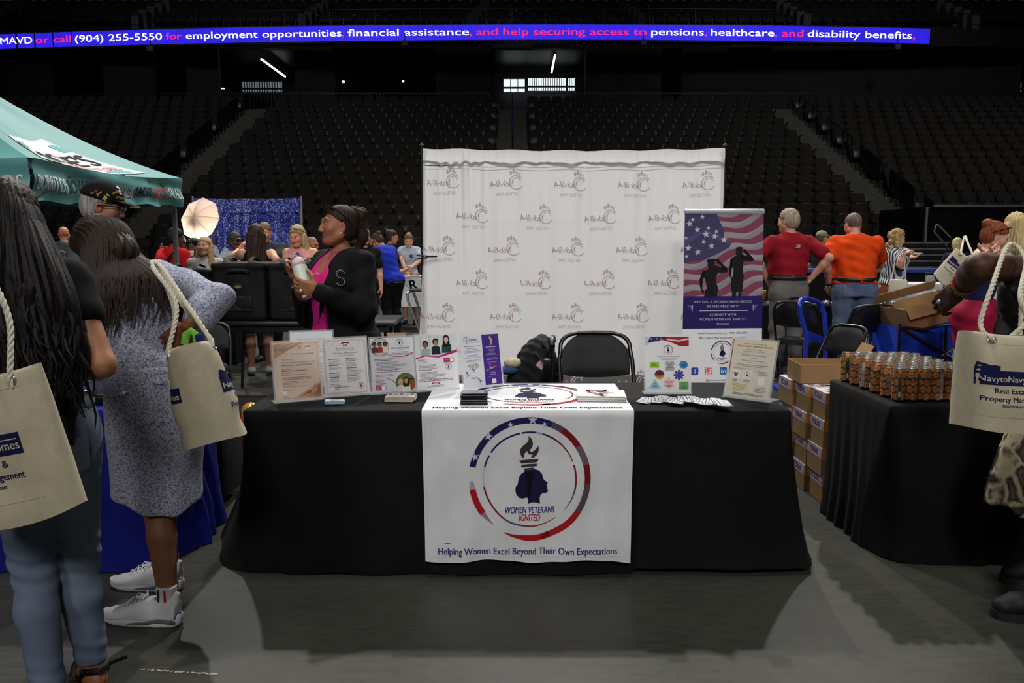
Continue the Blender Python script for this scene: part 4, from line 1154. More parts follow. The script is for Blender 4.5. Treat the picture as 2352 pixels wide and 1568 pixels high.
stand_sign('display_sheet', 'half white, half purple flyer with a heart, left of the runner emblem', (1066, 897), (1158, 887), 10, s_her, PB)
stand_sign('display_sheet', 'white fiscal year sheet with coloured geometric badges and flag ribbon', (1481, 905), (1588, 905), 9, s_fiscal, PB, H=.285)
stand_sign('display_sheet', 'cream timeline wall project sheet in a clear stand at the right table end', (1660, 911), (1766, 925), 16, s_journey, PB, H=.285, foot=.11)

# ---------------------------------------------------------------- small stacks on the table
def put_stack(name, label, cat, u, v, wdt, dep, n, th, m, rz, jit=.003, art=None, group=None, z=TOP, seed=1, top=None, part='sheet'):
 p = pz(u, v, z); t = thing(name, label, cat, p, rz, group)
 g = random.Random(seed)
 def f(b):
  for k in range(n):
   M = Matrix.Rotation(g.uniform(-jit, jit) * 8, 3, 'Z')
   mm = m if not isinstance(m, list) else m[k % len(m)]
   b.box((g.uniform(-jit, jit), g.uniform(-jit, jit), th * (k + .5)), (wdt, dep, th * .92), mm, M=M)
  if art:
   A = Art(); art(A); A.put(b, frame3((-wdt / 2, -dep / 2, th * n), (wdt, 0, 0), (0, dep, 0)), gap=.0003, base=.0004)
 one(part, f, t, smooth=False)
 return t
MCARDB = mat('card_pale_blue', (196, 216, 232), .5, var=.03); MCARDP = mat('card_ivory', (226, 218, 196), .6, var=.08, vs=60)
put_stack('business_card_stack', 'small stack of pale blue cards before the schedule sheet', 'cards', 769, 926, .085, .055, 12, .0013, MCARDB, R(8), art=lambda A: [A.lines(.2, .8, .7, 3, .2, (130, 150, 180), 'c', .06), A.disc(.5, .85, .04, (150, 90, 140))], part='cards')
def pc_art(A):
 A.rect(0, 0, 1, 1, (186, 178, 180), 1)
 for k in range(5): A.rect(.04 + k * .19, .35, .17 + k * .19, .95, [(120, 100, 96), (150, 130, 120), (110, 96, 110), (160, 140, 130), (126, 110, 100)][k], 2); A.disc(.105 + k * .19, .8, .045, (196, 160, 140), 3, 8)
 A.lines(.1, .9, .2, 2, .12, (120, 110, 120), 'c', .05)
put_stack('postcard_stack', 'stack of ivory edged postcards with a group picture before the wellness flyer', 'postcards', 922, 918, .135, .10, 14, .0017, MCARDP, R(-2), .004, pc_art, part='cards', seed=4)
MSLEEVE = mat('black_sleeve', (26, 26, 30), .22, var=.2, vs=30); MSLV2 = mat('clear_edge', (120, 124, 130), .12, var=.2, vs=60, spec=.8)
put_stack('sleeve_stack', 'pile of shiny black sleeved packets on the runner\'s left side', 'packets', 1089, 925, .118, .085, 15, .0036, [MSLEEVE, MSLEEVE, MSLV2], R(2), .005, part='packets', z=TZ + .008, seed=6)
MKR = mat('kraft_pad', (206, 190, 168), .8, var=.05)
def pp_art(A):
 A.lines(.2, .8, .62, 2, .1, (176, 170, 176), 'c', .035, 1); A.lines(.3, .7, .42, 3, .09, (190, 184, 186), 'c', .03, 2); A.rect(.45, .2, .56, .24, (120, 124, 190), 2); A.lines(.35, .7, .1, 1, .1, (190, 150, 150), 'c', .03, 3)
pst = put_stack('paper_pad', 'pad of white sign-up sheets under a red and white pen on the runner', 'papers', 1380, 914, .225, .175, 9, .0028, [MKR, MPAPER, MPAPER], R(-3), .004, pp_art, z=TZ + .008, seed=8, part='sheets')
zc = TZ + .008 + 9 * .0028
pe = thing('ballpoint_pen', 'red and white ballpoint pen lying on the sign-up sheets', 'pen', pz(1370, 902, zc + .006), R(118))
MREDP = mat('pen_red', (190, 40, 60), .3, var=0); MWHP = mat('pen_white', (232, 232, 238), .25, var=0)
one('barrel', lambda b: b.lathe([(.0015, -.075), (.0045, -.066), (.0055, -.03), (.0055, .045)], MWHP, 12, Matrix.Rotation(PI / 2, 3, 'Y')), pe)
one('grip', lambda b: b.lathe([(.0062, -.06), (.0066, -.05), (.0062, -.028)], MREDP, 12, Matrix.Rotation(PI / 2, 3, 'Y')), pe)
one('clicker', lambda b: b.lathe([(.0058, .045), (.0056, .065), (.0025, .067), (.0025, .075), (0, .076)], MREDP, 12, Matrix.Rotation(PI / 2, 3, 'Y')), pe)
one('clip', lambda b: b.bev((.045, 0, .007), (.035, .004, .0015), MREDP, .0006), pe)
cl = thing('clipboard_clip', 'dark flat clip at the top of the sign-up sheets', 'clip', pz(1370, 899, zc + .001))
one('jaw', lambda b: b.bev((0, 0, .003), (.085, .012, .005), MBLK, .002), cl)
one('lever', lambda b: [b.bev((s * .04, 0, .006), (.018, .016, .006), MRAIL, .002) for s in (-1, 1)], cl)
g = random.Random(12)
fans = []
for k in range(26):
 u = 1480 + k * 7.4; v = 918 + 5 * math.sin(k * .8) * .5 + (5 if k > 18 else 0) + g.uniform(-2, 2)
 p = pz(u, v, TOP + .0006 + .0011 * k)
 rz = R(-24 + (k % 9) * 3.0 + g.uniform(-5, 5))
 if k == 0:
  br = thing('brochure', 'tri-fold brochure fanned out before the fiscal year sheet', 'brochure', p, rz, 'fanned brochures')
  def f(b):
   b.box((0, 0, 0), (.055, .125, .0012), MPAPER)
   A = Art(); A.rect(0, 0, 1, 1, (214, 214, 222), 1); A.rect(.86, 0, 1, 1, (52, 50, 92), 2); A.rect(0, 0, .05, 1, (40, 40, 76), 2); A.disc(.45, .7, .22, (170, 168, 186), 2, 12, .1); A.lines(.15, .75, .4, 4, .08, (120, 120, 150), 'c', .03)
   A.put(b, frame3((-.0275, -.0625, .0006), (.055, 0, 0), (0, .125, 0)), gap=.0002, base=.0003)
  fm = one('folded_sheet', f, br, smooth=False)
 else:
  c = copy_tree(br); c.location = p; c.rotation_euler = (0, R(3), rz)
# ================================================================ folding chairs
MCHF = mat('chair_frame_black', (20, 20, 22), .28, var=.05, spec=.6)
MCHP = fabric('chair_vinyl', (34, 35, 38), rough=.55, var=.1, bump=.12, bs=300)
def folding_chair(label, loc, rz, s=1., group='black folding chairs', lean=0., metal_back=False):
 t = thing('folding_chair', label, 'chair', loc, rz, group, s=s, rx=lean)
 def fr(b):
  pts = [(-.225, -.25, 0), (-.215, -.02, .43), (-.212, .14, .70)]
  for i in range(13):
   a = PI - PI * i / 12
   pts.append((.205 * math.copysign(abs(math.cos(a)) ** .55, math.cos(a)), .16 + .055 * math.sin(a), .745 + .105 * math.sin(a) ** .7 if math.sin(a) > 0 else .745))
  pts += [(.212, .14, .70), (.215, -.02, .43), (.225, -.25, 0)]
  b.tube(pts, .0125, MCHF, 10)
  b.tube([(-.222, -.19, .12), (.222, -.19, .12)], .008, MCHF, 8)
  for x in (-.225, .225): b.lathe([(.017, -.004), (.018, .02), (.013, .03)], MCHF, 10, None, (x, -.25, .004))
 one('frame', fr, t)
 for sx in (-1, 1):
  one('rear_leg', lambda b: [b.tube([(sx * .195, -.16, .425), (sx * .2, -.02, .36), (sx * .215, .28, 0)], .011, MCHF, 8), b.lathe([(.016, -.004), (.017, .02), (.012, .03)], MCHF, 10, None, (sx * .215, .28, .004))], t)
 one('stretcher', lambda b: b.tube([(-.212, .22, .07), (.212, .22, .07)], .008, MCHF, 8), t)
 def st(b):
  poly = []
  for i in range(32):
   a = 2 * PI * i / 32
   poly.append((.195 * math.copysign(abs(math.cos(a)) ** .5, math.cos(a)), -.03 + .195 * math.copysign(abs(math.sin(a)) ** .5, math.sin(a))))
  b.prism(poly, .425, .45, MCHF)
  b.prism([(x * .97, -.03 + (y + .03) * .97) for x, y in poly], .448, .466, MCHP); b.prism([(x * .9, -.03 + (y + .03) * .9) for x, y in poly], .466, .474, MCHP)
 one('seat', st, t)
 def bk(b):
  nu, nv = 24, 8
  for side, m, off in ((1, MCHP, -.02), (-1, MCHF, .012)):
   def f(a, c):
    x = (a - .5) * 2
    zt = .845 - .10 * abs(x) ** 3.2; zb = .615 - .02 * (1 - x * x)
    z = zb + (zt - zb) * c
    y = .118 + (z - .6) * .30 + .03 * (1 - x * x)
    puff = off * (1 - abs(x) ** 6) * (1 - abs(2 * c - 1) ** 6) - (.004 if side > 0 else -.004)
    return Vector((.198 * x, y + puff, z))
   if side > 0: b.grid(f, nu, nv, m)
   else: b.grid(lambda a, c: f(1 - a, c), nu, nv, m)
 one('backrest', bk, t)
 return t
folding_chair('black padded folding chair facing us from behind the centre table', (.53, 4.98, 0), R(2), 1.08)
folding_chair('black folding chair beside the tote bag of the woman in the print dress', (-2.62, 7.0, 0), R(14), .93)
folding_chair('black folding chair right of the man in the orange polo, its back turned to us', (3.46, 8.12, 0), R(186), 1.05)
folding_chair('black folding chair partly behind the blue cart handle', (2.98, 8.55, 0), R(150), 1.05)
folding_chair('black padded folding chair turned sideways above the open cardboard tray', (2.62, 6.7, 0), R(-62), .95)

# ================================================================ white photo backdrop
BDY = 8.5
def translucent(name, c, mix=.6):
 m = mat(name, c, .7, var=.03); nt = m.node_tree; N = nt.nodes; L = nt.links
 b = N['Principled BSDF']; t = N.new('ShaderNodeBsdfTranslucent'); t.inputs[0].default_value = (*lin(c), 1)
 x = N.new('ShaderNodeMixShader'); x.inputs[0].default_value = mix
 L.new(b.outputs[0], x.inputs[1]); L.new(t.outputs[0], x.inputs[2]); L.new(x.outputs[0], N['Material Output'].inputs['Surface'])
 return m
MBD = translucent('backdrop_cloth', (228, 228, 230), .54)
bx0 = py(972, 345, BDY).x; bx1 = py(1664, 345, BDY).x; bzt = py(1300, 341, BDY).z
bdt = thing('fabric_backdrop', 'tall white fabric photo backdrop with faint mirrored print on a black stand', 'backdrop', ((bx0 + bx1) / 2, BDY, 0))
BO = bdt.location.copy()
def bd_pt(a, c, off=0.):
 """a along the width 0..1, c from the top 0..1"""
 x = bx0 + (bx1 - bx0) * a
 sag = -.022 * math.sin(PI * a) - .006 * math.sin(a * 37)
 z = bzt + sag * (1 - c) - (bzt - .12) * c
 w = .018 * math.sin(a * 34 + 1.2) + .012 * math.sin(a * 61 + c * 2.5) + .010 * math.sin(a * 97 + .5 - c * 3)
 g1 = math.exp(-((a - .12) / .07) ** 2); w += .03 * g1 * math.sin(a * 190) * (1 - c) ** 2
 w *= (.35 + .65 * math.exp(-c * 2.2)) * min(1, (c + .02) * 9)
 w += .012 * math.sin(c * 21 + a * 4) * math.exp(-((math.sin(c * 9.2 + .4)) / .18) ** 2) * .5
 if c < .055: w += -.022 * math.sqrt(max(0, 1 - ((c - .026) / .03) ** 2)) + .006 * math.sin(a * 230) * math.sin(a * 19)
 fl = -.03 * max(0, c - .5) * (1 - a) ** 6 * 3
 return Vector((x + fl - .05 * c * max(0, .04 - a) * 20, BDY - off + w, z)) - BO
def bdc(b):
 b.grid(lambda a, c: bd_pt(a, 1 - c), 220, 90, MBD)
 A = Art(); c1 = c2 = translucent('faded_print', (205, 186, 194), .5); c3 = translucent('faded_print_pale', (208, 192, 198), .5)
 Wb = bx1 - bx0; Hb = bzt - .12
 def logo(u, v):
  q = py(u, v, BDY); x = q.x - bx0; y = q.z - .12
  A.text('hick-fil-A', x - .045, y - .05, .062, c2, 1, 'c', .235, .008, .25, flip=True)
  A.arc(x + .10, y - .01, .062, .072, 40, 330, c1, 1, 10)
  A.arc(x + .105, y + .0, .035, .043, 10, 200, c1, 1, 12)
  for dx, dy, r in ((.045, .085, .018), (.075, .10, .02), (.105, .088, .014), (.128, .075, .011)): A.disc(x + dx, y + dy, r * .75, c3, 1, 10, r * 1.2)
  A.text('ORTEGA PARK', x + .01, y - .142, .034, c2, 1, 'c', .235, flip=True)
 for r_, us in enumerate(((1018, 1163, 1310, 1457, 1605), (1085, 1232, 1380, 1527), (1010, 1157, 1305, 1452, 1600), (1086, 1230, 1377, 1525), (1012, 1163, 1305, 1455, 1600), (1086, 1232, 1377, 1525), (1012, 1163, 1305, 1455, 1600), (1086, 1232, 1377, 1525))):
  for u in us: logo(u, 413 + r_ * 77 + (u - 1018) * .008 * (1 if r_ < 2 else 0))
 A.put(b, lambda x, y, off: bd_pt(x / Wb, 1 - y / Hb, off), gap=.002, base=.004, maxlen=.05)
 S = Art()
 for yy in (.072, .086): S.rect(.005, Hb * (1 - yy) , Wb - .005, Hb * (1 - yy) + .005, (176, 176, 186))
 S.rect(.01, Hb * (1 - .072), .32, Hb * (1 - .072) + .01, (70, 70, 92))
 S.put(b, lambda x, y, off: bd_pt(x / Wb, 1 - y / Hb, off), gap=.002, base=.004, maxlen=.04)
one('curtain', bdc, bdt)
for x in (bx0 - .02, bx1 + .02):
 def up(b):
  b.T = Matrix.Translation(-BO)
  b.tube([(x, BDY + .05, .0), (x, BDY + .05, bzt + .02)], .02, MBLK, 10); b.tube([(x, BDY + .05, bzt), (x, BDY + .05, bzt + .06)], .013, MSTEEL, 8)
  b.ball((x, BDY + .05, bzt + .03), (.03, .02, .022), MBLK, 6)
 one('upright', up, bdt)
 for a in (0, 2.1, 4.2):
  one('foot', lambda b: b.tube([Vector((x, BDY + .05, .42)) - BO, Vector((x + .4 * math.cos(a + .3), BDY + .05 + .3 * math.sin(a + .3), .012)) - BO], .012, MBLK, 8), bdt)
one('crossbar', lambda b: b.tube([Vector((bx0 - .05, BDY + .085, bzt - .05)) - BO, Vector((bx1 + .05, BDY + .085, bzt - .05)) - BO], .014, MBLK, 10), bdt)
clp = thing('spring_clamp', 'black clamp gripping the left edge of the white backdrop', 'clamp', py(977, 590, 8.42))
one('jaw', lambda b: [b.bev((-.03, .0, .012), (.11, .05, .018), MBLK, .006, Matrix.Rotation(.12, 3, 'Y')), b.bev((-.03, 0, -.012), (.11, .05, .018), MBLK, .006, Matrix.Rotation(-.12, 3, 'Y'))], clp)
one('handle', lambda b: [b.bev((.06, 0, .006), (.12, .03, .018), MBLK, .007), b.tube([(.0, -.03, 0), (.0, .03, 0)], .01, MSTEEL, 8)], clp)

# ================================================================ retractable banner
BNY = 7.95
pb0 = py(1572, 482, BNY); pb1 = py(1752, 480, BNY); pq0 = py(1560, 862, BNY - .25); 
bnr = thing('retractable_banner', 'upright roll-up banner with two saluting silhouettes before a wavy flag', 'banner', ((pb0.x + pb1.x) / 2 - .03, BNY - .1, 0))
NO = bnr.location.copy()
bw = .775; bl = Vector((pb0.x - .045, BNY - .28, .13)); tl = Vector((pb0.x + .005, BNY, pb0.z - .03))
bux = (Vector((pb1.x, BNY + .02, 0)) - Vector((pb0.x, BNY - .05, 0))).normalized()
buy = (tl - bl); bh = buy.length; buy.normalize()
bnf = frame3(bl - NO, bux, buy)
MBNR = mat('banner_vinyl', (222, 222, 226), .5, var=.02)
def lerp(a, b_, t): return a + (b_ - a) * t
def banner(b):
 W, H = bw, bh
 b.add([bnf(0, 0, 0), bnf(W, 0, 0), bnf(W, H, 0), bnf(0, H, 0), bnf(0, 0, -.002), bnf(W, 0, -.002), bnf(W, H, -.002), bnf(0, H, -.002)],
          [(0, 1, 2, 3), (7, 6, 5, 4), (0, 4, 5, 1), (1, 5, 6, 2), (2, 6, 7, 3), (3, 7, 4, 0)], MBNR)
 # art in crop units: x 0..100, y 0..H*100/W
 A = Art(); K = 100.0; HH = bh / bw * 100
 y1 = HH * .640; y0 = HH * .455                        # navy band y0..y1..; picture above y1
 yb = HH * .335
 A.rect(0, yb, 100, yb + HH * .186, (38, 30, 92), 2)
 ypic = yb + HH * .185
 A.rect(0, ypic, 100, HH, (150, 140, 146), 1)
 Hp = HH - ypic
 def Y(t): return ypic + Hp * t
 # stripes
 cr = (120, 62, 82); wh = (164, 158, 166); gr = (132, 128, 138)
 def band(pts0, pts1, c, l):
  n = len(pts0)
  for i in range(n - 1): A.poly([pts0[i], pts0[i + 1], pts1[i + 1], pts1[i]], c, l)
 def wave(t, k, ph): return [(x, Y(t + .36 * (x / 100) * .9 + .055 * math.sin(x * .085 + ph + k * .9))) for x in range(0, 101, 5)]
 cl_ = lambda L: [(x, min(max(y, ypic), HH)) for x, y in L]
 for k in range(-3, 8):
  t = .06 + k * .165
  band(cl_(wave(t - .16, k, .4)), cl_(wave(t - .075, k + .3, .8)), cr, 2)
  band(cl_(wave(t - .075, k + .3, .8)), cl_(wave(t - .03, k + .8, 1.1)), gr, 2)
 A.poly([(0, Y(.40)), (8, Y(.42)), (24, Y(.44)), (40, Y(.50)), (56, Y(.585)), (61, Y(.66)), (50, Y(.70)), (49, Y(.82)), (44, Y(.90)), (40, Y(1)), (0, Y(1))], (66, 60, 96), 4)
 A.poly([(0, Y(.60)), (20, Y(.74)), (35, Y(.70)), (58, Y(.62)), (61, Y(.66)), (50, Y(.70)), (30, Y(.80)), (0, Y(.70))], (80, 74, 112), 5)
 for x, t, r in ((22, .955, 3.6), (6, .87, 4.4), (16, .80, 4.6), (27, .745, 4.8), (38, .72, 4.0), (50, .68, 5.0), (5, .58, 4.6), (17, .53, 4.4), (34, .605, 4.2), (40, .78, 3.2), (10, .92, 3.0), (24, .655, 3.0), (3, .48, 3.0), (30, .82, 2.8), (2, .70, 2.4)):
  A.star(x, Y(t), r, (186, 182, 192), 6, 90 + (x * 7) % 24 - 12)
 BK = (26, 24, 28)
 def poly(L, l=8): A.poly([(x, Y(t)) for x, t in L], BK, l)
 # kneeling-height figure, left
 poly([(26, .0), (27.5, .06), (29, .10), (28.5, .16), (26, .22), (23.5, .26), (22, .24), (22.5, .16), (26, .05), (24, .03), (20.5, .12), (20, .20), (23.5, .285), (28, .315), (31.5, .335), (31, .355), (29.5, .375), (30, .40), (29, .415), (28.5, .43), (30, .445), (36, .453), (40, .448), (39.6, .43), (38.6, .415), (38.5, .385), (39, .37), (38, .345), (42, .32), (48, .315), (53.5, .31), (54, .325), (48, .378), (41, .402), (40.5, .412), (48, .388), (54, .345), (56, .305), (54, .288), (46, .285), (42, .27), (40.5, .22), (41, .16), (44, .09), (43, .06), (42, .0)])
 # standing figure, right
 poly([(61, .0), (61.3, .05), (60.5, .06), (59.5, .20), (59, .24), (57.5, .22), (57.3, .30), (58.5, .42), (60, .465), (64, .48), (66, .49), (65, .50), (65.2, .545), (65.5, .56), (65, .575), (66, .59), (70, .595), (74, .587), (73.6, .57), (73, .555), (73.2, .52), (72.5, .49), (76, .475), (80, .465), (86, .445), (85, .46), (77, .54), (74, .555), (74.5, .562), (79, .535), (87.5, .455), (88.5, .435), (85, .42), (76, .42), (74.5, .40), (74.5, .30), (76, .22), (75, .21), (74.5, .06), (72.8, .05), (72.8, .0), (70, .0), (69.5, .05), (66.5, .05), (66, .0)])
 A.poly([(59.8, Y(.25)), (60.2, Y(.33)), (62, Y(.36)), (62.3, Y(.28)), (60.8, Y(.22))], (150, 140, 146), 9)
 A.poly([(23.5, Y(.09)), (23.8, Y(.16)), (26.5, Y(.19)), (28, Y(.13)), (26.5, Y(.06))], (140, 110, 122), 9)
 for L_, w_ in ((((38, .35), (53, .318)), 4.6), (((53, .318), (41, .445)), 3.4), (((26, .31), (21.5, .18)), 4.4), (((21.5, .18), (27, .06)), 3.6), (((72, .485), (86, .445)), 4.4), (((86, .445), (75, .56)), 3.2), (((60, .44), (58.6, .28)), 3.6)): A.line(L_[0][0], Y(L_[0][1]), L_[1][0], Y(L_[1][1]), w_, BK, 8)
 W_ = (214, 212, 222); t = lambda s, f, h, w, c=W_, **k: A.text(s, k.pop('x', 50), f, h, c, 4, w=w, bold=.012, **k)
 yy = lambda f: yb + HH * .185 * f
 t('ARE YOU A WOMAN WHO SERVED', yy(.80), 2.9, 73); t('IN THE MILITARY?', yy(.655), 2.9, 41); A.rect(20, yy(.545), 82, yy(.56), W_, 4)
 t('CONNECT WITH', yy(.40), 2.9, 33); t('WOMEN VETERANS IGNITED', yy(.255), 2.9, 60); t('TODAY!', yy(.10), 2.9, 16)
 for x, s in ((8, 1), (92, -1)):
  for k in range(5): A.poly([(x + s * 4, yy(.52)), (x - s * (3 - k * 1.2), yy(.72 - .01 * k)), (x - s * (1 - k * 1.3), yy(.74))], [(84, 74, 150), (96, 86, 166), (120, 110, 180), (150, 50, 70), (190, 180, 210)][k], 4)
 D = (56, 58, 110)
 t('www.forwomenvets.org | (904) 862-6039', HH * .305, 2.3, 62, D); t('835 Cesery Blvd Jacksonville, FL 32211', HH * .278, 2.3, 58, D)
 emblem(A, 50, HH * .200, 14.5, True, True, 4)
 def rr(x, y, s, c, l=4): A.poly([(x + s * .82 * math.copysign(abs(math.cos(q)) ** .35, math.cos(q)), y + s * .82 * math.copysign(abs(math.sin(q)) ** .35, math.sin(q))) for q in [2 * PI * k / 32 for k in range(32)]], c, l)
 ys = HH * .094
 rr(16, ys, 5.6, (48, 66, 150)); A.text('f', 16.6, ys - 3.2, 6, (226, 226, 232), 5, bold=.03)
 rr(33, ys, 5.6, (196, 60, 110)); A.poly([(28.6, ys - 4.4), (37.4, ys - 4.4), (33, ys + .5)], (226, 150, 70), 5); A.arc(33, ys, 2.1, 2.9, 0, 360, (240, 236, 240), 6, 15)
 A.arc(33, ys, 4.2, 4.9, 0, 360, (240, 236, 240), 6, 15); A.disc(35.2, ys + 2.2, .6, (240, 236, 240), 7, 8)
 rr(52, ys, 5.6, (44, 102, 170)); A.text('in', 52, ys - 2.6, 5, (232, 236, 240), 5, w=6, bold=.04)
 rr(70, ys, 5.6, (70, 150, 70))
 A.text('@womenveteransignited', 52, HH * .036, 2.6, D, 4, w=44)
 A.put(b, lambda x, y, off: bnf(x * W / 100, y * W / 100, off), gap=.0004, base=.0006)
one('banner_panel', banner, bnr, smooth=False)
one('top_rail', lambda b: b.bev(bnf(bw / 2, bh + .018, .0), (bw + .02, .03, .05), mat('satin_silver', (196, 200, 208), .35, metal=.5, var=.03), .012, Matrix((bux, (-bux.y, bux.x, 0), (0, 0, 1))).transposed()), bnr)
one('base_cassette', lambda b: b.bev(bnf(bw / 2, -.07, -.05), (bw + .04, .18, .11), MBLK, .03, Matrix((bux, (-bux.y, bux.x, 0), (0, 0, 1))).transposed()), bnr)
one('support_pole', lambda b: b.tube([bnf(bw / 2, -.06, -.10), bnf(bw / 2, bh, -.02)], .012, MSTEEL, 8), bnr)

# ================================================================ backpack and walker behind the table
MPACK = fabric('pack_black', (22, 23, 25), rough=.7, var=.15, bump=.3)
bp = thing('backpack', 'black backpack with loose straps lying behind the table before the white backdrop', 'backpack', (.135, 5.47, 0))
S = SDF(); S.ell((.02, 0, .72), (.10, .13, .17), np.array(Matrix.Rotation(R(28), 3, 'Y')), .06); S.ell((.04, -.02, .60), (.16, .15, .18), None, .08); S.box((.0, 0, .3), (.17, .14, .30), .05, None, .08); S.cap((-.1, -.08, .62), (.10, -.10, .74), .05, .05, .04)
S.mod(lambda X, Y, Z, d: d + .006 * np.sin(X * 60 + Z * 30) * np.sin(Y * 50 + Z * 45))
sdf_obj('pack_body', S, .009, MPACK, bp)
one('shoulder_strap', lambda b: [b.tube([(.02, -.13, .78), (.10, -.20, .70), (.12, -.2, .58), (.05, -.19, .5)], .016, MPACK, 8, flat=(.35, 1.6)), b.tube([(.07, -.1, .84), (.13, -.16, .76), (.14, -.17, .62)], .014, MPACK, 8, flat=(.35, 1.6))], bp)
one('lining', lambda b: [b.ball((-.13, -.1, .70), (.06, .05, .035), mat('beige_lining', (190, 176, 150), .8, var=.2), 8), b.ball((-.16, -.12, .655), (.07, .05, .03), mat('denim_blue_patch', (40, 66, 110), .8, var=.2), 8)], bp)
one('side_patch', lambda b: b.box((.055, -.165, .70), (.05, .01, .055), mat('pale_patch', (196, 176, 176), .6, var=.1), M=Matrix.Rotation(R(40), 3, 'Y')), bp)
wk = thing('folded_walker', 'black walker with a hooked hand grip standing right of the backpack', 'walker', (.248, 5.12, 0))
one('grip', lambda b: b.tube([(0, -.06, .845), (0, -.01, .885), (.01, .04, .89), (.015, .07, .87)], .019, MCHF, 10), wk)
one('post', lambda b: [b.tube([(-.005, -.055, .85), (-.008, -.04, .60), (-.01, 0, .05)], .014, MCHF, 8), b.bev((-.03, -.05, .72), (.05, .035, .10), MCHF, .01), b.tube([(-.01, .11, .05), (0, .05, .7)], .012, MCHF, 8)], wk)
for x, y in ((-.01, 0), (-.01, .11)): one('wheel', lambda b: b.lathe([(.02, -.012), (.05, -.012), (.05, .012), (.02, .012)], MBLK, 16, Matrix.Rotation(PI / 2, 3, 'Y'), (x, y, .05)), wk)

# ================================================================ black folding table with insulated bags (left middle)
MPLAS = mat('plastic_table_top', (38, 38, 40), .35, var=.12, vs=40, bump=.1, bs=250)
bt = thing('plastic_table', 'black plastic folding table that carries the insulated bags', 'table', (-2.03, 8.15, 0))
one('table_top', lambda b: b.bev((0, 0, .725), (1.84, .76, .04), MPLAS, .012), bt)
one('apron', lambda b: [b.box((0, s * .33, .675), (1.7, .03, .06), MBLK) for s in (-1, 1)], bt)
for sx in (-.72, .72):
 for sy in (-.28, .28): one('leg', lambda b: b.tube([(sx, sy, .70), (sx * 1.06, sy * 1.05, 0)], .015, MCHF, 8), bt)
MBAG = fabric('insulated_nylon', (20, 20, 21), rough=.62, var=.2, bump=.25, bs=80)
MBAGS = mat('bag_strap', (15, 15, 16), .7, var=.1)
MLIME = mat('lime_print', (150, 170, 40), .6, var=.1); MPATCH = mat('patch_dark', (30, 32, 31), .5, var=.1)
MPOCK = mat('clear_pocket', (34, 35, 36), .15, var=.1, spec=.8); MSTITCH = mat('stitch_grey', (130, 130, 130), .7)
def cooler(label, x0, x1, h, Y):
 W = x1 - x0
 t = thing('insulated_bag', label, 'bag', ((x0 + x1) / 2, Y, .746), 0, 'black insulated bags')
 S = SDF(); S.box((0, .19, h * .46), (W * .49, .19, h * .46), .035, None, .02); S.box((0, .19, h * .93), (W * .5, .20, h * .055), .03, None, .03)
 S.mod(lambda X, Y_, Z, d: d + .005 * np.sin(X * 17 + 2) * np.sin(Z * 11 + X * 9 + Y_ * 14))
 sdf_obj('bag_body', S, .012, MBAG, t)
 one('lid_strap', lambda b: [b.tube([(s * W * .22, -.01, h * .96), (s * W * .23, .05, h + .03), (s * W * .18, .17, h + .035), (s * W * .22, .3, h)], .012, MBAGS, 8, flat=(.4, 1.8)) for s in (-1, 1)], t)
 one('handle', lambda b: b.tube([(-W * .2, -.018, h * .82), (-W * .12, -.04, h * .855), (W * .12, -.04, h * .855), (W * .2, -.018, h * .82)], .011, MBAGS, 8, flat=(1.5, .6)), t)
 def lg(b):
  b.T = Matrix.Translation((0, -.012, h * .585))
  b.lathe([(0, 0), (.052, .001), (.05, .004), (0, .005)], MPATCH, 24, Matrix.Rotation(PI / 2, 3, 'X') @ Matrix.Diagonal((1, .62, 1)))
  A = Art(); A.rect(-.018, .004, .018, .008, MLIME); A.rect(-.026, -.004, .026, .001, MLIME); A.rect(-.034, -.012, .034, -.008, MLIME)
  A.put(b, frame3((0, -.006, 0), (1, 0, 0), (0, 0, 1)))
 one('logo_patch', lg, t)
 def pk(b):
  b.bev((0, -.011, h * .30), (W * .5, .008, h * .22), MPOCK, .003)
  for k in range(9): b.box((-W * .22 + k * W * .055, -.017, h * .185), (W * .04, .004, .004), MSTITCH)
 one('label_pocket', pk, t)
cooler('black insulated bag nearest the white water bottle, lime print on its patch', -2.32, -1.79, .565, 7.85)
cooler('black insulated bag at the middle of the plastic table, lime print on its patch', -2.86, -2.335, .565, 7.85)
cooler('lower black insulated bag at the table end behind the print dress woman', -3.42, -2.88, .50, 7.9)
# things under and behind that table
MCARTD = mat('brown_carton_dark', (104, 82, 56), .85, var=.1)
for k, (x, y, w_, h_, lab) in enumerate(((-2.05, 9.25, .6, .46, 'brown carton on the floor under the insulated bag table, nearer the sneaker'), (-1.45, 9.3, .5, .45, 'brown carton on the floor behind the peach gala flyer'))):
 t = thing('floor_carton', lab, 'box', (x, y, 0), R(4), 'cartons under the bag table')
 one('carton_body', lambda b: b.bev((0, 0, h_ / 2), (w_, .4, h_), MCARTD, .006), t)
 one('flap', lambda b: [b.box((0, s * .1, h_ + .004), (w_ * .98, .19, .006), MCARTD) for s in (-1, 1)], t)
gb = thing('gift_bag', 'white paper gift bag with string handles seen under the plastic table', 'bag', py(690, 800, 9.0) - Vector((0, 0, .0)))
gb.location.z = .466; gb.location.x = -2.2; gb.location.y = 9.2
MGB = mat('white_paper_bag', (206, 206, 212), .6, var=.05)
one('bag_body', lambda b: b.bev((-.02, 0, .13), (.24, .10, .26), MGB, .006), gb)
one('handle', lambda b: [b.tube([(-.06, y, .25), (-.04, y, .34), (.02, y, .34), (.04, y, .25)], .004, MGB, 6) for y in (-.045, .045)], gb)

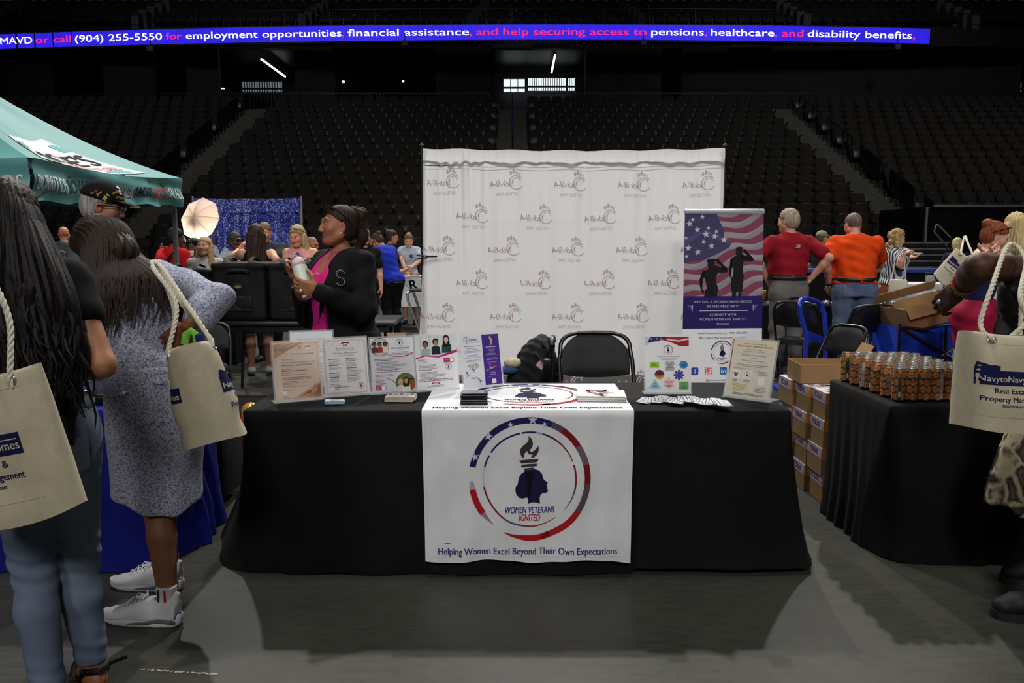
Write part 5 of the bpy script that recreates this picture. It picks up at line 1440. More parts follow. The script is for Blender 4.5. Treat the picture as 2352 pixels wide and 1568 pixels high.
# ================================================================ left: luggage and a red bag between the tables
sc1 = thing('suitcase', 'black soft suitcase standing in the gap between the blue and black tables', 'suitcase', (-1.70, 4.66, 0))
one('case_body', lambda b: b.bev((0, 0, .30), (.20, .36, .50), MPACK, .04), sc1)
one('handle', lambda b: b.tube([(-.05, .1, .53), (-.05, .1, .62), (.05, .1, .62), (.05, .1, .53)], .009, MCHF, 8), sc1)
for y in (-.15, .15): one('wheel', lambda b: b.lathe([(.01, -.02), (.035, -.02), (.035, .02), (.01, .02)], MBLK, 14, Matrix.Rotation(PI / 2, 3, 'Y'), (0, y, .036)), sc1)
MREDB = mat('red_plastic', (196, 36, 34), .18, var=.25, vs=18, bump=.9, bs=38, spec=.7); MGOLDP = mat('gold_foil', (200, 150, 70), .2, var=.4, vs=30, bump=.8, bs=50, metal=.4)
rb = thing('plastic_bag', 'crinkled red plastic bag beside the left end of the black tablecloth', 'bag', (-1.74, 5.12, 0))
S = SDF(); S.box((.06, 0, .21), (.12, .12, .20), .06, None, .02); S.mod(lambda X, Y, Z, d: d + .012 * np.sin(X * 55 + Z * 21) * np.sin(Z * 37 + Y * 44))
sdf_obj('bag_body', S, .012, MREDB, rb)
one('foil_packet', lambda b: b.ball((.10, -.02, .43), (.06, .06, .06), MGOLDP, 8), rb)
# on the blue table
tb = thing('tablet', 'black tablet lying on the blue tablecloth behind the hair of the left woman', 'tablet', pz(222, 925, TOP)); one('slab', lambda b: b.bev((0, 0, .02), (.13, .10, .04), MSLEEVE, .012), tb)
one('screen', lambda b: b.box((0, 0, .041), (.11, .085, .002), mat('dark_glass', (12, 12, 14), .08, var=0, spec=.8)), tb)
ty = thing('snack_packet', 'small yellow and red packet on the blue tablecloth', 'packet', pz(226, 914, TOP)); one('wrapper', lambda b: [b.ball((0, .02, .03), (.035, .03, .025), mat('yellow_wrap', (214, 170, 40), .4, var=.2), 8), b.ball((-.012, -.004, .034), (.02, .02, .018), mat('red_wrap', (190, 60, 40), .4, var=.2), 8)], ty)
for k, (u, v) in enumerate(((214, 905), (228, 898))):
 q = thing('flyer', ('white flyer on the blue tablecloth edge by the dress', 'white flyer with a blue band behind the snack packet')[k], 'flyer', pz(u, v, TOP + .003), R(10 * k))
 one('printed_sheet', lambda b: [b.box((0, 0, 0), (.15, .2, .003), MPAPER), b.box((0, -.07, .002), (.13, .03, .002), ink((60, 80, 150)))], q)

# ================================================================ right: cans
MALU = mat('can_aluminium', (232, 228, 224), .22, metal=.8, var=.05)
can_meshes = []
def can_label(col1, col2, col3, seed, rot, word=True, base=(66, 92, 46)):
 r = .0288; C = 2 * PI * r
 def f(b):
  b.lathe([(.020, 0), (.0235, .003), (r, .010), (r, .140)], ink(base), 40); b.lathe([(r, .140), (.0266, .147), (.0257, .1515)], mat('can_shoulder_%d' % col1[2], tuple(int(q * .9) for q in col1), .3, metal=.5, var=.1), 40)
  A = Art(); g = random.Random(seed)
  for i in range(6):
   for j in range(4):
    x = (i + .5 * (j % 2)) * C / 6; y = .022 + j * .034
    A.disc(x, y, .0175, col2, 1, 16); A.disc(x, y, .0155, col1, 2, 16)
    A.rect(x - .0008, y - .013, x + .0008, y + .013, col3, 3)
    A.disc(x - .004, y + .004, .003, col3, 3, 8)
  if word:
   A.text('POLAR', C * .3, .094, .016, (38, 46, 92), 5, w=.045, bold=.03); A.text('POLAR', C * .8, .094, .016, (38, 46, 92), 5, w=.045, bold=.03)
   A.rect(C * .54, .012, C * .62, .13, (196, 200, 208), 4); A.text('seltzer', C * .58, .06, .007, (38, 46, 92), 5, w=.07, rot=PI / 2)
   A.rect(C * .05, .012, C * .13, .13, base, 4); A.rect(C * .06, .02, C * .12, .045, (220, 220, 220), 5)
  A.put(b, lambda x, y, off: Vector(((r + off) * math.cos(x / r + rot), (r + off) * math.sin(x / r + rot), y)), gap=.00008, base=.00012, maxlen=.008)
 return f
def can_lid(b):
 b.lathe([(.0257, .1515), (.0263, .153), (.0258, .155), (.0240, .1547), (.0232, .1505), (.0005, .151)], MALU, 32)
 b.bev((.004, 0, .152), (.020, .011, .0015), MALU, .0007)
 b.lathe([(.0, .1512), (.003, .1518), (.002, .153), (0, .1532)], MALU, 10)
variants = []
for k, rot in enumerate((0.2, 1.3, 2.5, 3.9)):
 variants.append(can_label((204, 148, 96), (168, 74, 40), (228, 186, 138), 3 + k, rot))
lim = can_label((150, 176, 150), (90, 120, 100), (206, 214, 210), 8, .6, base=(176, 190, 186))
protoc = []
cz = TZ + .004
pts = []
row = 0; yy = pz(2060, 919, cz).y
pleft = [pz(2052, 919, cz), pz(1953, 881, cz)]
while yy < 4.40:
 t = (yy - pleft[0].y) / (pleft[1].y - pleft[0].y)
 xl = pleft[0].x + (pleft[1].x - pleft[0].x) * max(0, t) + .02
 xr = pz(2188, 905, cz).x
 x = xl + (.03 if row % 2 else 0)
 n = 0
 while x < xr + .01 * row and n < 6: pts.append((x, yy, row, n)); x += .0592 * (1.06 if n % 2 else 1.0); n += 1
 yy += .0562; row += 1
RW = ['front', 'second', 'third', 'fourth', 'fifth', 'sixth', 'seventh', 'eighth', 'ninth', 'tenth', 'eleventh', 'twelfth']
CW = ['leftmost', 'second from left', 'third from left', 'fourth from left', 'fifth from left', 'sixth from left']
lid_me = None; lab_me = {}
gc = random.Random(9)
for i, (x, y, r_, n_) in enumerate(pts):
 k = gc.randrange(4)
 t = thing('drink_can', f'orange slice printed drink can in the {RW[r_]} row on the black cloth, {CW[n_]}', 'can', (x, y, cz), 0, 'drink cans on the right table')
 if lid_me is None: lid = one('lid', can_lid, t); lid_me = lid.data
 else:
  lid = bpy.data.objects.new('lid', lid_me); COL.objects.link(lid); lid.parent = t
 if k not in lab_me: lo = one('can_body', variants[k], t, ang=60); lab_me[k] = lo.data
 else:
  lo = bpy.data.objects.new('can_body', lab_me[k]); COL.objects.link(lo); lo.parent = t
for i, (u, v) in enumerate(((2196, 879), (2210, 872), (2188, 870), (2202, 864))):
 p = pz(u + 10, v, cz)
 t = thing('drink_can', 'pale green and silver drink can beside the hanging tote, %s' % ('front left', 'front right', 'back left', 'back right')[i], 'can', (p.x, p.y, cz), 0, 'pale green cans')
 lid = bpy.data.objects.new('lid', lid_me); COL.objects.link(lid); lid.parent = t
 if i == 0: l0 = one('can_body', lim, t, ang=60)
 else:
  lo = bpy.data.objects.new('can_body', l0.data); COL.objects.link(lo); lo.parent = t

# ================================================================ right: cartons
MCART = mat('kraft_carton', (150, 118, 80), .85, var=.06, vs=6)
MWRAPW = mat('carton_print_white', (206, 200, 206), .6, var=.05); MWRAPO = mat('carton_print_orange', (206, 130, 50), .6, var=.2, vs=20)
crt = None
def tray(b, W=.36, D=.225, H=.158):
 b.box((0, 0, H * .31), (W, D, H * .62), MCART)
 b.box((0, 0, H * .81), (W * 1.004, D * 1.004, H * .38), MWRAPW)
 def artside(A, L):
  g = random.Random(int(L * 100))
  A.rect(-L / 2, -.03, L / 2, .03, (186, 170, 190), 1)
  for k in range(int(L / .012)): A.disc(-L / 2 + .008 + k * .012, g.uniform(-.024, .024), .007, g.choice([(214, 140, 70), (120, 96, 160), (226, 180, 130), (90, 70, 130), (236, 236, 236)]), 2, 8)
  A.text('POLAR', -.0, -.014, .034, (70, 50, 120), 4, w=min(.13, L * .6), bold=.04); A.text('POLAR', -.0, -.0125, .031, (232, 228, 236), 3, w=min(.14, L * .64), bold=.07)
 A = Art(); artside(A, D); A.put(b, lambda x, y, o_: Vector((-W * .502 - o_, -x, H * .81 + y)), gap=.0004)
 A = Art(); A.rect(-W / 2, -.03, W / 2, .03, (206, 132, 56), 1); A.text('POLAR', 0, -.012, .03, (90, 60, 60), 3, w=.12, bold=.03)
 A.put(b, lambda x, y, o_: Vector((x, -D * .502 - o_, H * .81 + y)), gap=.0004)
 A = Art(); g = random.Random(2); A.rect(-W / 2, -D / 2, W / 2, D / 2, (210, 204, 210), 1)
 for k in range(40): A.disc(g.uniform(-W * .46, W * .46), g.uniform(-D * .44, D * .44), g.uniform(.01, .02), g.choice([(206, 150, 90), (150, 130, 180), (100, 84, 140), (226, 190, 150)]), 2, 10)
 A.text('POLAR', 0, -.03, .06, (90, 70, 140), 3, w=.24, bold=.04)
 A.put(b, lambda x, y, o_: Vector((x, y, H + o_)), gap=.0004)
tw = None
COLN = ['far', 'middle', 'near']; LV = ['bottom', 'second', 'third', 'top']
for c, (xl, y0) in enumerate(((1.735, 5.06), (1.752, 4.83), (1.768, 4.60))):
 for l in range(4):
  p = (xl + .18 + .006 * ((l * 7 + c) % 3 - 1), y0 + .11, .0005 + l * .159)
  lab = f'printed drink carton, {LV[l]} of the {COLN[c]} stack between the two black tablecloths'
  if tw is None:
   tw = thing('drink_carton', lab, 'carton', p, 0, 'stacked drink cartons'); one('carton_body', tray, tw, smooth=False)
  else: copy_tree(tw, label=lab, group='stacked drink cartons').location = p
ot = thing('open_tray', 'empty open cardboard tray lying on the stacked drink cartons', 'box', (1.945, 5.05, .64), R(-3))
def otf(b):
 W, D, H, t = .40, .27, .115, .006
 b.box((0, 0, t / 2), (W, D, t), MCART)
 for s in (-1, 1):
  b.box((s * W / 2, 0, H / 2), (t, D, H), MCART); b.box((0, s * D / 2, H / 2), (W, t, H), MCART)
one('tray_body', otf, ot, smooth=False)
one('flap', lambda b: b.box((.22, .05, .15), (.005, .2, .16), MCART, M=Matrix.Rotation(R(32), 3, 'Y')), ot, smooth=False)
# a carton pile behind the cans and the leaflet on it
for l in range(4):
 copy_tree(tw, label=f'printed drink carton, {LV[l]} of the pile hidden behind the drink cans', group='stacked drink cartons').location = (2.32, 4.85, .0005 + l * .159)
lf = thing('leaflet', 'colourful leaflet propped up behind the rows of cans', 'leaflet', (2.31, 4.80, .64), R(10))
def lff(b):
 f = frame3((-.06, -.02, .085), Vector((.15, .02, -.07)).normalized(), Vector((.02, .10, .12)).normalized())
 b.add([f(0, 0, 0), f(.16, 0, 0), f(.16, .11, 0), f(0, .11, 0), f(0, 0, -.002), f(.16, 0, -.002), f(.16, .11, -.002), f(0, .11, -.002)], [(0, 1, 2, 3), (7, 6, 5, 4), (0, 4, 5, 1), (1, 5, 6, 2), (2, 6, 7, 3), (3, 7, 4, 0)], mat('leaflet_pink', (206, 160, 170), .4, var=.1))
 A = Art(); g = random.Random(1)
 for k in range(26): A.disc(g.uniform(.01, .15), g.uniform(.01, .1), .009, g.choice([(90, 70, 140), (206, 120, 60), (226, 220, 226), (180, 70, 90)]), 1 + k % 2, 8)
 A.put(b, f)
 b.box((0, .03, .04), (.12, .004, .08), MPAPER)
one('folded_sheet', lff, lf, smooth=False)

# ================================================================ right: cart, wagon, big box
MCBLU = mat('cart_blue', (26, 50, 168), .3, var=.08, spec=.5)
ca = thing('platform_cart', 'folding platform cart with a tall blue tubular handle', 'cart', (2.60, 7.35, 0))
def hnd(b):
 a = [py(1847, 870, 7.1), py(1853, 775, 7.1), py(1838, 720, 7.1), py(1836, 700, 7.1), py(1840, 689, 7.15), py(1852, 685, 7.3), py(1876, 692, 7.5), py(1886, 700, 7.55), py(1893, 722, 7.55), py(1898, 780, 7.55), py(1893, 868, 7.55)]
 a = [Vector((a[0].x, a[0].y, .17))] + a + [Vector((a[-1].x, a[-1].y, .17))]
 pts = []
 for i in range(len(a) - 1):
  for k in range(4): pts.append(a[i].lerp(a[i + 1], k / 4))
 pts.append(a[-1])
 b.T = Matrix.Translation(-ca.location)
 b.tube(pts, .022, MCBLU, 12)
one('handle', hnd, ca)
def hb(b):
 b.T = Matrix.Translation(-ca.location)
 p, q = py(1852, 768, 7.1), py(1894, 784, 7.55)
 d = (q - p); M = Matrix((d.normalized(), Vector((-d.y, d.x, 0)).normalized(), d.normalized().cross(Vector((-d.y, d.x, 0)).normalized()))).transposed()
 b.bev((p + q) / 2, (d.length, .02, .07), MCBLU, .006, M)
 p, q = py(1850, 862, 7.1), py(1894, 866, 7.55); b.tube([p, q], .018, MCBLU, 8)
one('crossbar', hb, ca)
one('deck', lambda b: b.bev((.22, .05, .155), (.78, .5, .04), MCBLU, .01), ca)
for x, y in ((-.05, -.12), (.5, -.12), (-.05, .22), (.5, .22)): one('caster', lambda b: b.lathe([(.02, -.015), (.062, -.015), (.062, .015), (.02, .015)], MBLK, 16, Matrix.Rotation(PI / 2, 3, 'Y'), (x, y, .066)), ca)
MWAG = fabric('wagon_fabric', (28, 66, 190), rough=.7, var=.1, bump=.2)
wg = thing('folding_wagon', 'blue fabric folding wagon with black crossed frame under the big carton', 'wagon', (3.95, 7.78, 0))
one('fabric_tub', lambda b: [b.box((0, 0, .24), (.80, .5, .02), MWAG), b.grid(lambda a, c: Vector((-.42 + .84 * a, -.27 - .02 * math.sin(a * 12), .22 + .5 * c - .05 * math.sin(PI * a) * c)), 20, 6, MWAG), b.grid(lambda a, c: Vector((-.42, -.27 + .54 * a, .22 + .5 * c)), 6, 6, MWAG), b.grid(lambda a, c: Vector((.42, -.27 + .54 * a, .22 + .5 * c)), 6, 6, MWAG), b.grid(lambda a, c: Vector((-.42 + .84 * a, .27, .22 + .5 * c)), 6, 6, MWAG)], wg)
def wfr(b, y):
 if 1:
  b.tube([(-.43, y, .73), (-.2, y, .70), (0, y, .75), (.2, y, .70), (.43, y, .73)], .014, MCHF, 8)
  b.tube([(-.42, y, .72), (0, y, .48)], .012, MCHF, 8); b.tube([(.42, y, .72), (0, y, .48)], .012, MCHF, 8); b.tube([(0, y, .75), (0, y, .22)], .014, MCHF, 8)
  b.tube([(-.42, y, .25), (0, y, .48), (.42, y, .25)], .012, MCHF, 8)
 for x in (-.43, .43): b.tube([(x, y, .10), (x, y, .76)], .015, MCHF, 8)
for y in (-.305, .29): one('wagon_frame', lambda b: wfr(b, y), wg)
for x in (-.40, .40):
 for y in (-.30, .29): one('wheel', lambda b: b.lathe([(.02, -.03), (.085, -.03), (.09, 0), (.085, .03), (.02, .03)], MBLK, 18, Matrix.Rotation(PI / 2, 3, 'X'), (x, y, .092)), wg)
bb = thing('carton', 'large open cardboard box tipped on top of the blue wagon', 'box', (3.90, 7.74, .725), R(6), ry=R(-14))
def bbf(b):
 W, D, H, t = .62, .44, .21, .008
 b.box((0, 0, t / 2 + .03), (W, D, t), MCART)
 for s in (-1, 1): b.box((s * W / 2, 0, H / 2 + .03), (t, D, H), MCART); b.box((0, s * D / 2, H / 2 + .03), (W, t, H), MCART)
 for k in (-.14, .17): b.box((k, -D / 2 - .005, H / 2 + .03), (.006, .004, H), mat('packing_tape', (176, 146, 100), .3, var=.1))
one('carton_body', bbf, bb, smooth=False)
for dy, a_ in ((-.245, 62), (.25, -50)): one('flap', lambda b: b.box((0, dy, .20 if dy < 0 else .30), (.61, .12, .006), MCART, M=Matrix.Rotation(R(a_), 3, 'X')), bb, smooth=False)

# ================================================================ right: merchandise table behind the two men
setp(one('tablecloth', lambda b: drape(b, 3.02, 5.05, 9.95, 10.7, TZ, MCLOTH, (.03, .03, .03, .03), (.05, .05, .05, .05), .015, 6, 21, nE=30, nL=6)), 'black cloth over the merchandise table where the two men in polos stand', 'tablecloth')
MPLB = mat('shiny_packaging', (104, 104, 110), .15, var=.6, vs=30, bump=.8, bs=40, spec=.9); MPLD = mat('dark_packaging', (40, 40, 44), .2, var=.5, vs=30, bump=.7, bs=40, spec=.8)
g = random.Random(31)
for k in range(14):
 x = 3.18 + k * .135; 
 t = thing('wrapped_garment', 'clear wrapped dark garment on the merchandise table, number %s from the banner' % (['one', 'two', 'three', 'four', 'five', 'six', 'seven', 'eight', 'nine', 'ten', 'eleven', 'twelve', 'thirteen', 'fourteen'][k]), 'package', (x, 10.12 + g.uniform(-.03, .03), TZ + .002), g.uniform(-.04, .04), 'wrapped garments')
 def f(b):
  b.grid(lambda a, c: Vector(((a - .5) * .125, (c - .5) * .2, .012 + .04 * math.sin(PI * a) ** .5 * math.sin(PI * c) ** .5 + .008 * math.sin(a * 17 + k) * math.sin(c * 13))), 10, 10, MPLD if k % 3 else MPLB)
  b.box((0, 0, .006), (.125, .2, .012), MPLB)
 one('wrapped_pack', f, t)
ys = thing('table_sign', 'yellow sign standing on the table between the banner and the red polo', 'sign', (3.30, 10.42, TZ + .002)); one('panel', lambda b: [b.box((0, 0, .19), (.13, .01, .26), mat('yellow_card', (206, 168, 40), .5, var=.05)), b.box((0, -.006, .2), (.09, .004, .18), mat('cream_card', (226, 216, 190), .5, var=.05))], ys)
one('stand', lambda b: [b.box((0, 0, .03), (.10, .08, .06), MBLK)], ys)
yb_ = thing('gift_basket', 'yellow and black basket on the table behind the banner', 'basket', (3.10, 10.52, TZ + .05)); one('basket_body', lambda b: [b.lathe([(.09, -.046), (.12, .0), (.13, .10), (.12, .10), (.09, .0)], mat('yellow_weave', (196, 160, 40), .6, var=.5, vs=60), 18)], yb_)
# white throw table with pink sign, clear cup and box
MTHROW = mat('white_throw', (206, 206, 208), .95, var=.06, vs=40, bump=1.0, bs=90)
setp(one('tablecloth', lambda b: drape(b, 5.35, 7.4, 11.3, 12.0, .93, MTHROW, (.02, .02, .02, .02), (.05, .05, .05, .05), .02, 6, 22, nE=30, nL=6, zb=.60)), 'fluffy white throw over the table behind the red trousered woman', 'tablecloth')
setp(one('tablecloth', lambda b: drape(b, 5.38, 7.36, 11.34, 11.96, .88, MCLOTH, (.0, .0, .0, .0), (.03, .03, .03, .03), .01, 6, 23, nE=20, nL=4)), 'black cloth hanging to the floor below the fluffy white throw', 'tablecloth')
ps = thing('table_sign', 'pink and peach sign standing on the fluffy white throw', 'sign', (6.06, 11.5, .934), R(5))
def psf(b):
 b.box((0, 0, .155), (.16, .006, .31), mat('pink_card', (216, 160, 176), .5, var=.25, vs=8, c2=(226, 196, 170)), M=Matrix.Rotation(R(-6), 3, 'X'))
 A = Art(); A.lines(-.06, .06, .27, 2, .03, (236, 226, 226), 'c', .012); A.lines(-.05, .05, .08, 1, .03, (236, 226, 226), 'c', .01)
 A.put(b, frame3((0, -.03, 0), (1, 0, 0), (0, .1, 1)))
one('panel', psf, ps, smooth=False)
one('foot', lambda b: b.box((0, .02, .003), (.16, .09, .006), MACR), ps)
setp(one('tablecloth', lambda b: drape(b, 5.12, 5.75, 10.0, 10.7, .72, MCLOTH, (.02, .02, .02, .02), (.05, .05, .05, .05), .01, 6, 24, nE=20, nL=4)), 'black cloth over the low table with the white box and clear cup', 'tablecloth')
wb = thing('white_box', 'white cardboard box below the pink sign', 'box', (5.22, 10.25, .722), R(8)); one('box_body', lambda b: b.bev((0, 0, .085), (.30, .2, .17), mat('white_card', (212, 212, 216), .6, var=.04), .004), wb); one('lid', lambda b: b.box((.0, 0, .172), (.304, .204, .004), mat('white_card', (212, 212, 216))), wb)
cp = thing('snack_pouch', 'clear zip pouch with dark rim standing on the white box', 'pouch', (5.16, 10.22, .897), R(6)); one('pouch_body', lambda b: b.bev((0, 0, .11), (.12, .03, .22), mat('clear_pouch', (150, 156, 170), .15, var=.4, vs=20, spec=.8), .01), cp); one('zip', lambda b: b.bev((0, 0, .215), (.14, .034, .03), MBLK, .006), cp)
# blue topped barrier farther back
def bar(b):
 b.box((6.9, 13.6, .50), (5.2, .03, 1.0), MDRAPE)
one_b = thing('crowd_barrier', 'long dark barrier with a blue top edge behind the striped blouse woman', 'barrier', (0, 0, 0)); one('panel', bar, one_b, smooth=False); one('top_edge', lambda b: b.bev((6.9, 13.58, 1.04), (5.2, .08, .08), mat('barrier_blue', (36, 62, 140), .5, var=.1), .02), one_b)

# ================================================================ teal canopy
MTEAL = mat('canopy_polyester', (88, 150, 149), .55, var=.06, vs=3, bump=.15, bs=14)
cN, cF = Vector((-3.15, 5.50, 2.035)), Vector((-3.365, 8.5, 2.14))
cL = Vector((-3.0, .0, 0)); cA = (cN + cF + cN + cL + cF + cL) / 4; cA.z = 3.02
tent = thing('pop_up_canopy', 'teal pop-up canopy with food words printed along its valance', 'canopy', (cA.x, cA.y, 0)); TO = tent.location.copy()
def roof(P, Q, sag):
 def f(s, t, off=0):
  e = P.lerp(Q, s); p = e.lerp(cA, t)
  p.z -= sag * 4 * t * (1 - t) * (.45 + .55 * math.cos((s - .5) * PI)) + .02 * math.sin(s * 25) * t * (1 - t)
  p.z -= .10 * math.sin(PI * s) * (1 - t) ** 3 * .5
  n = (Q - P).cross(cA - P).normalized()
  return p - TO + n * off
 return f
rR = roof(cN, cF, .24); rFr = roof(cN + cL, cN, .24); rB = roof(cF, cF + cL, .3); rLf = roof(cF + cL, cN + cL, .3)
WHT = (224, 226, 228)
def roofR(b):
 b.grid(lambda a, c: rR(a, c), 40, 24, MTEAL)
 A = Art()
 A.poly([(.12, .10), (.86, .10), (.70, .52), (.30, .52)], WHT, 1)
 A.poly([(.24, .40), (.34, .40), (.37, .47), (.31, .47)], (112, 180, 178), 2); A.poly([(.66, .40), (.76, .40), (.69, .47), (.63, .47)], (112, 180, 178), 2); A.poly([(.60, .12), (.78, .12), (.76, .16), (.60, .16)], (112, 180, 178), 2); A.poly([(.18, .13), (.27, .13), (.29, .18), (.18, .18)], (112, 180, 178), 2)
 A.text("MOE'S", .48, .24, .13, (34, 34, 36), 3, w=.50, bold=.05); A.poly([(.16, .36), (.26, .29), (.26, .245)], (34, 34, 36), 3); A.poly([(.22, .17), (.34, .21), (.36, .24), (.24, .2)], (34, 34, 36), 3)
 A.text('SOUTHWEST GRILL', .54, .165, .045, (206, 84, 60), 3, w=.46, bold=.03); A.rect(.44, .215, .50, .23, (206, 84, 60), 3)
 A.put(b, lambda x, y, o_: rR(x, y, o_), gap=.003, base=.004, maxlen=.04)
one('roof_panel', roofR, tent)
def roofF(b):
 b.grid(lambda a, c: rFr(a, c), 40, 24, MTEAL)
 A = Art(); A.poly([(.14, .10), (.86, .10), (.70, .52), (.30, .52)], WHT, 1); A.text("MOE'S", .5, .24, .13, (34, 34, 36), 3, w=.5, bold=.05); A.text('SOUTHWEST GRILL', .5, .165, .045, (206, 84, 60), 3, w=.46, bold=.03)
 A.put(b, lambda x, y, o_: rFr(x, y, o_), gap=.003, base=.004, maxlen=.04)
one('roof_panel', roofF, tent); one('roof_panel', lambda b: b.grid(lambda a, c: rB(a, c), 24, 16, MTEAL), tent); one('roof_panel', lambda b: b.grid(lambda a, c: rLf(a, c), 24, 16, MTEAL), tent)
VH = .285
def valance(P, Q, art):
 n = (Q - P).cross(Vector((0, 0, 1))).normalized(); L = (Q - P).length
 if n.x < 0 and abs(n.x) > .5: n = -n
 if n.y > 0 and abs(n.y) > .5: n = -n
 def f(x, y, off=0):
  s = x / L; p = P.lerp(Q, s); t = -y / VH
  p.z += y - .05 * math.sin(PI * s) * (1 - t) * .9 + .012 * math.sin(s * 31) * t
  return p - TO + n * (off + .02 + .014 * math.sin(s * 23 + y * 8) * t + .008 * math.sin(s * 60) * t + .01 * math.sin(y * 34 + s * 9))
 def g_(b):
  b.grid(lambda a, c: f(a * L, -VH * c), 90, 10, MTEAL)
  A = Art(); art(A, L); A.put(b, f, gap=.002, base=.003, maxlen=.03)
 return g_
WORDS_V = (('BURRITOS', 0.03, .235, WHT), ('BOWLS', .255, .375, (30, 40, 44)), ('STACKS', .395, .515, (206, 84, 56)), ('QUESADILLAS', .535, .73, WHT), ('TACOS', .75, .82, (30, 40, 44)), ('NACHOS', .835, .915, (206, 70, 50)), ('SALADS', .925, .985, WHT))
def va(A, L):
 # glyphs grow evenly along the edge
 for i, (s, a, c, col) in enumerate(WORDS_V): A.text(s, L * (i * .141 + .012), -.205, .105, col, 1, 'l', L * .128, .02)
one('valance', valance(cN, cF, va), tent)
one('valance', valance(cN + cL, cN, va), tent)
one('valance', valance(cF, cF + cL, va), tent); one('valance', valance(cF + cL, cN + cL, va), tent)
MPOLE = mat('tent_pole', (150, 152, 156), .4, metal=.6, var=.05)
for c in (cN, cF, cN + cL, cF + cL):
 def tp(b):
  q = c - TO; o_ = Vector((-.05 if c.x > -4 else .05, .05 if c.y < 7 else -.05, 0)); q = q + o_
  b.box((q.x, q.y, c.z / 2), (.04, .04, c.z), MPOLE); b.box((q.x, q.y, .005), (.12, .12, .01), MPOLE); b.box((q.x, q.y, c.z - .25), (.06, .06, .08), MBLK)
 one('leg', tp, tent, smooth=False)
MTR = mat('truss_grey', (70, 72, 76), .5, var=.05)
def truss(b):
 cs = [cN, cF, cF + cL, cN + cL]
 for i in range(4):
  P, Q = cs[i] - TO, cs[(i + 1) % 4] - TO
  for k in range(4):
   for a, c in ((0, 1), (1, 0)):
    b.tube([P.lerp(Q, (k + .04) / 4) + Vector((0, 0, -.04 - .22 * a)), P.lerp(Q, (k + .96) / 4) + Vector((0, 0, -.04 - .22 * c))], .012, MTR, 6)
 b.tube([Vector((0, 0, cA.z - .1)), Vector((0, 0, 2.2))], .02, MPOLE, 8)
one('truss', truss, tent, smooth=False)

# ================================================================ photo umbrella, sequin curtain, cellophane
MUMB = translucent('umbrella_nylon', (214, 206, 206), .65)
uc = py(459, 503, 16.0)
um = thing('photo_umbrella', 'white photo umbrella glowing from the lamp behind it, left of the sequin curtain', 'umbrella', (uc.x + .1, 16.35, 0)); UO = um.location.copy()
ax = (Vector((uc.x - .30, 15.0, uc.z + .30)) - uc).normalized()
uxx = Vector((0, 0, 1)).cross(ax).normalized(); uyy = ax.cross(uxx)
def umf(b):
 def f(a, c):
  n8 = a * 8; k = n8 - math.floor(n8); rad = (1 - .07 * math.sin(PI * k)) * .43 * c
  q = 2 * PI * a
  return uc - UO + (uxx * math.cos(q) + uyy * math.sin(q)) * rad + ax * (.18 * (1 - c * c) + .012 * math.sin(PI * k) * -c)
 b.grid(lambda a, c: f(a, max(c, .002)), 48, 10, MUMB, closed=True)
one('canopy_cloth', umf, um)
MURIB = mat('umbrella_rib', (170, 160, 156), .4)
for k in range(8):
 q = 2 * PI * k / 8
 one('rib', lambda b: b.tube([uc - UO + (uxx * math.cos(q) + uyy * math.sin(q)) * .43 * c + ax * (.18 * (1 - c * c) - .008) for c in (0, .25, .5, .75, 1)], .004, MURIB, 6), um)
one('shaft', lambda b: b.tube([uc - UO + ax * .2, uc - UO - ax * .5], .006, MSTEEL, 8), um)
bp_ = uc - ax * .12 - Vector((-.02, 0, .12)) + uxx * -.03
one('bulb', lambda b: b.ball(bp_ - UO, .045, mat('bulb_glow', (255, 214, 160), .5, var=0, emit=14), 8), um)
one('light_stand', lambda b: [b.tube([uc - UO - ax * .4, Vector((.06, .1, 1.3)), Vector((.06, .1, .35))], .014, MBLK, 8)] + [b.tube([Vector((.06, .1, .5)), Vector((.06 + .45 * math.cos(a), .1 + .45 * math.sin(a), .012))], .01, MBLK, 6) for a in (.3, 2.4, 4.5)], um)
lp = bpy.data.lights.new('umbrella_lamp', 'POINT'); lp.energy = 24; lp.color = (1, .74, .5); lp.shadow_soft_size = .05
lpo = bpy.data.objects.new('umbrella_lamp', lp); COL.objects.link(lpo); lpo.location = bp_ - ax * .08
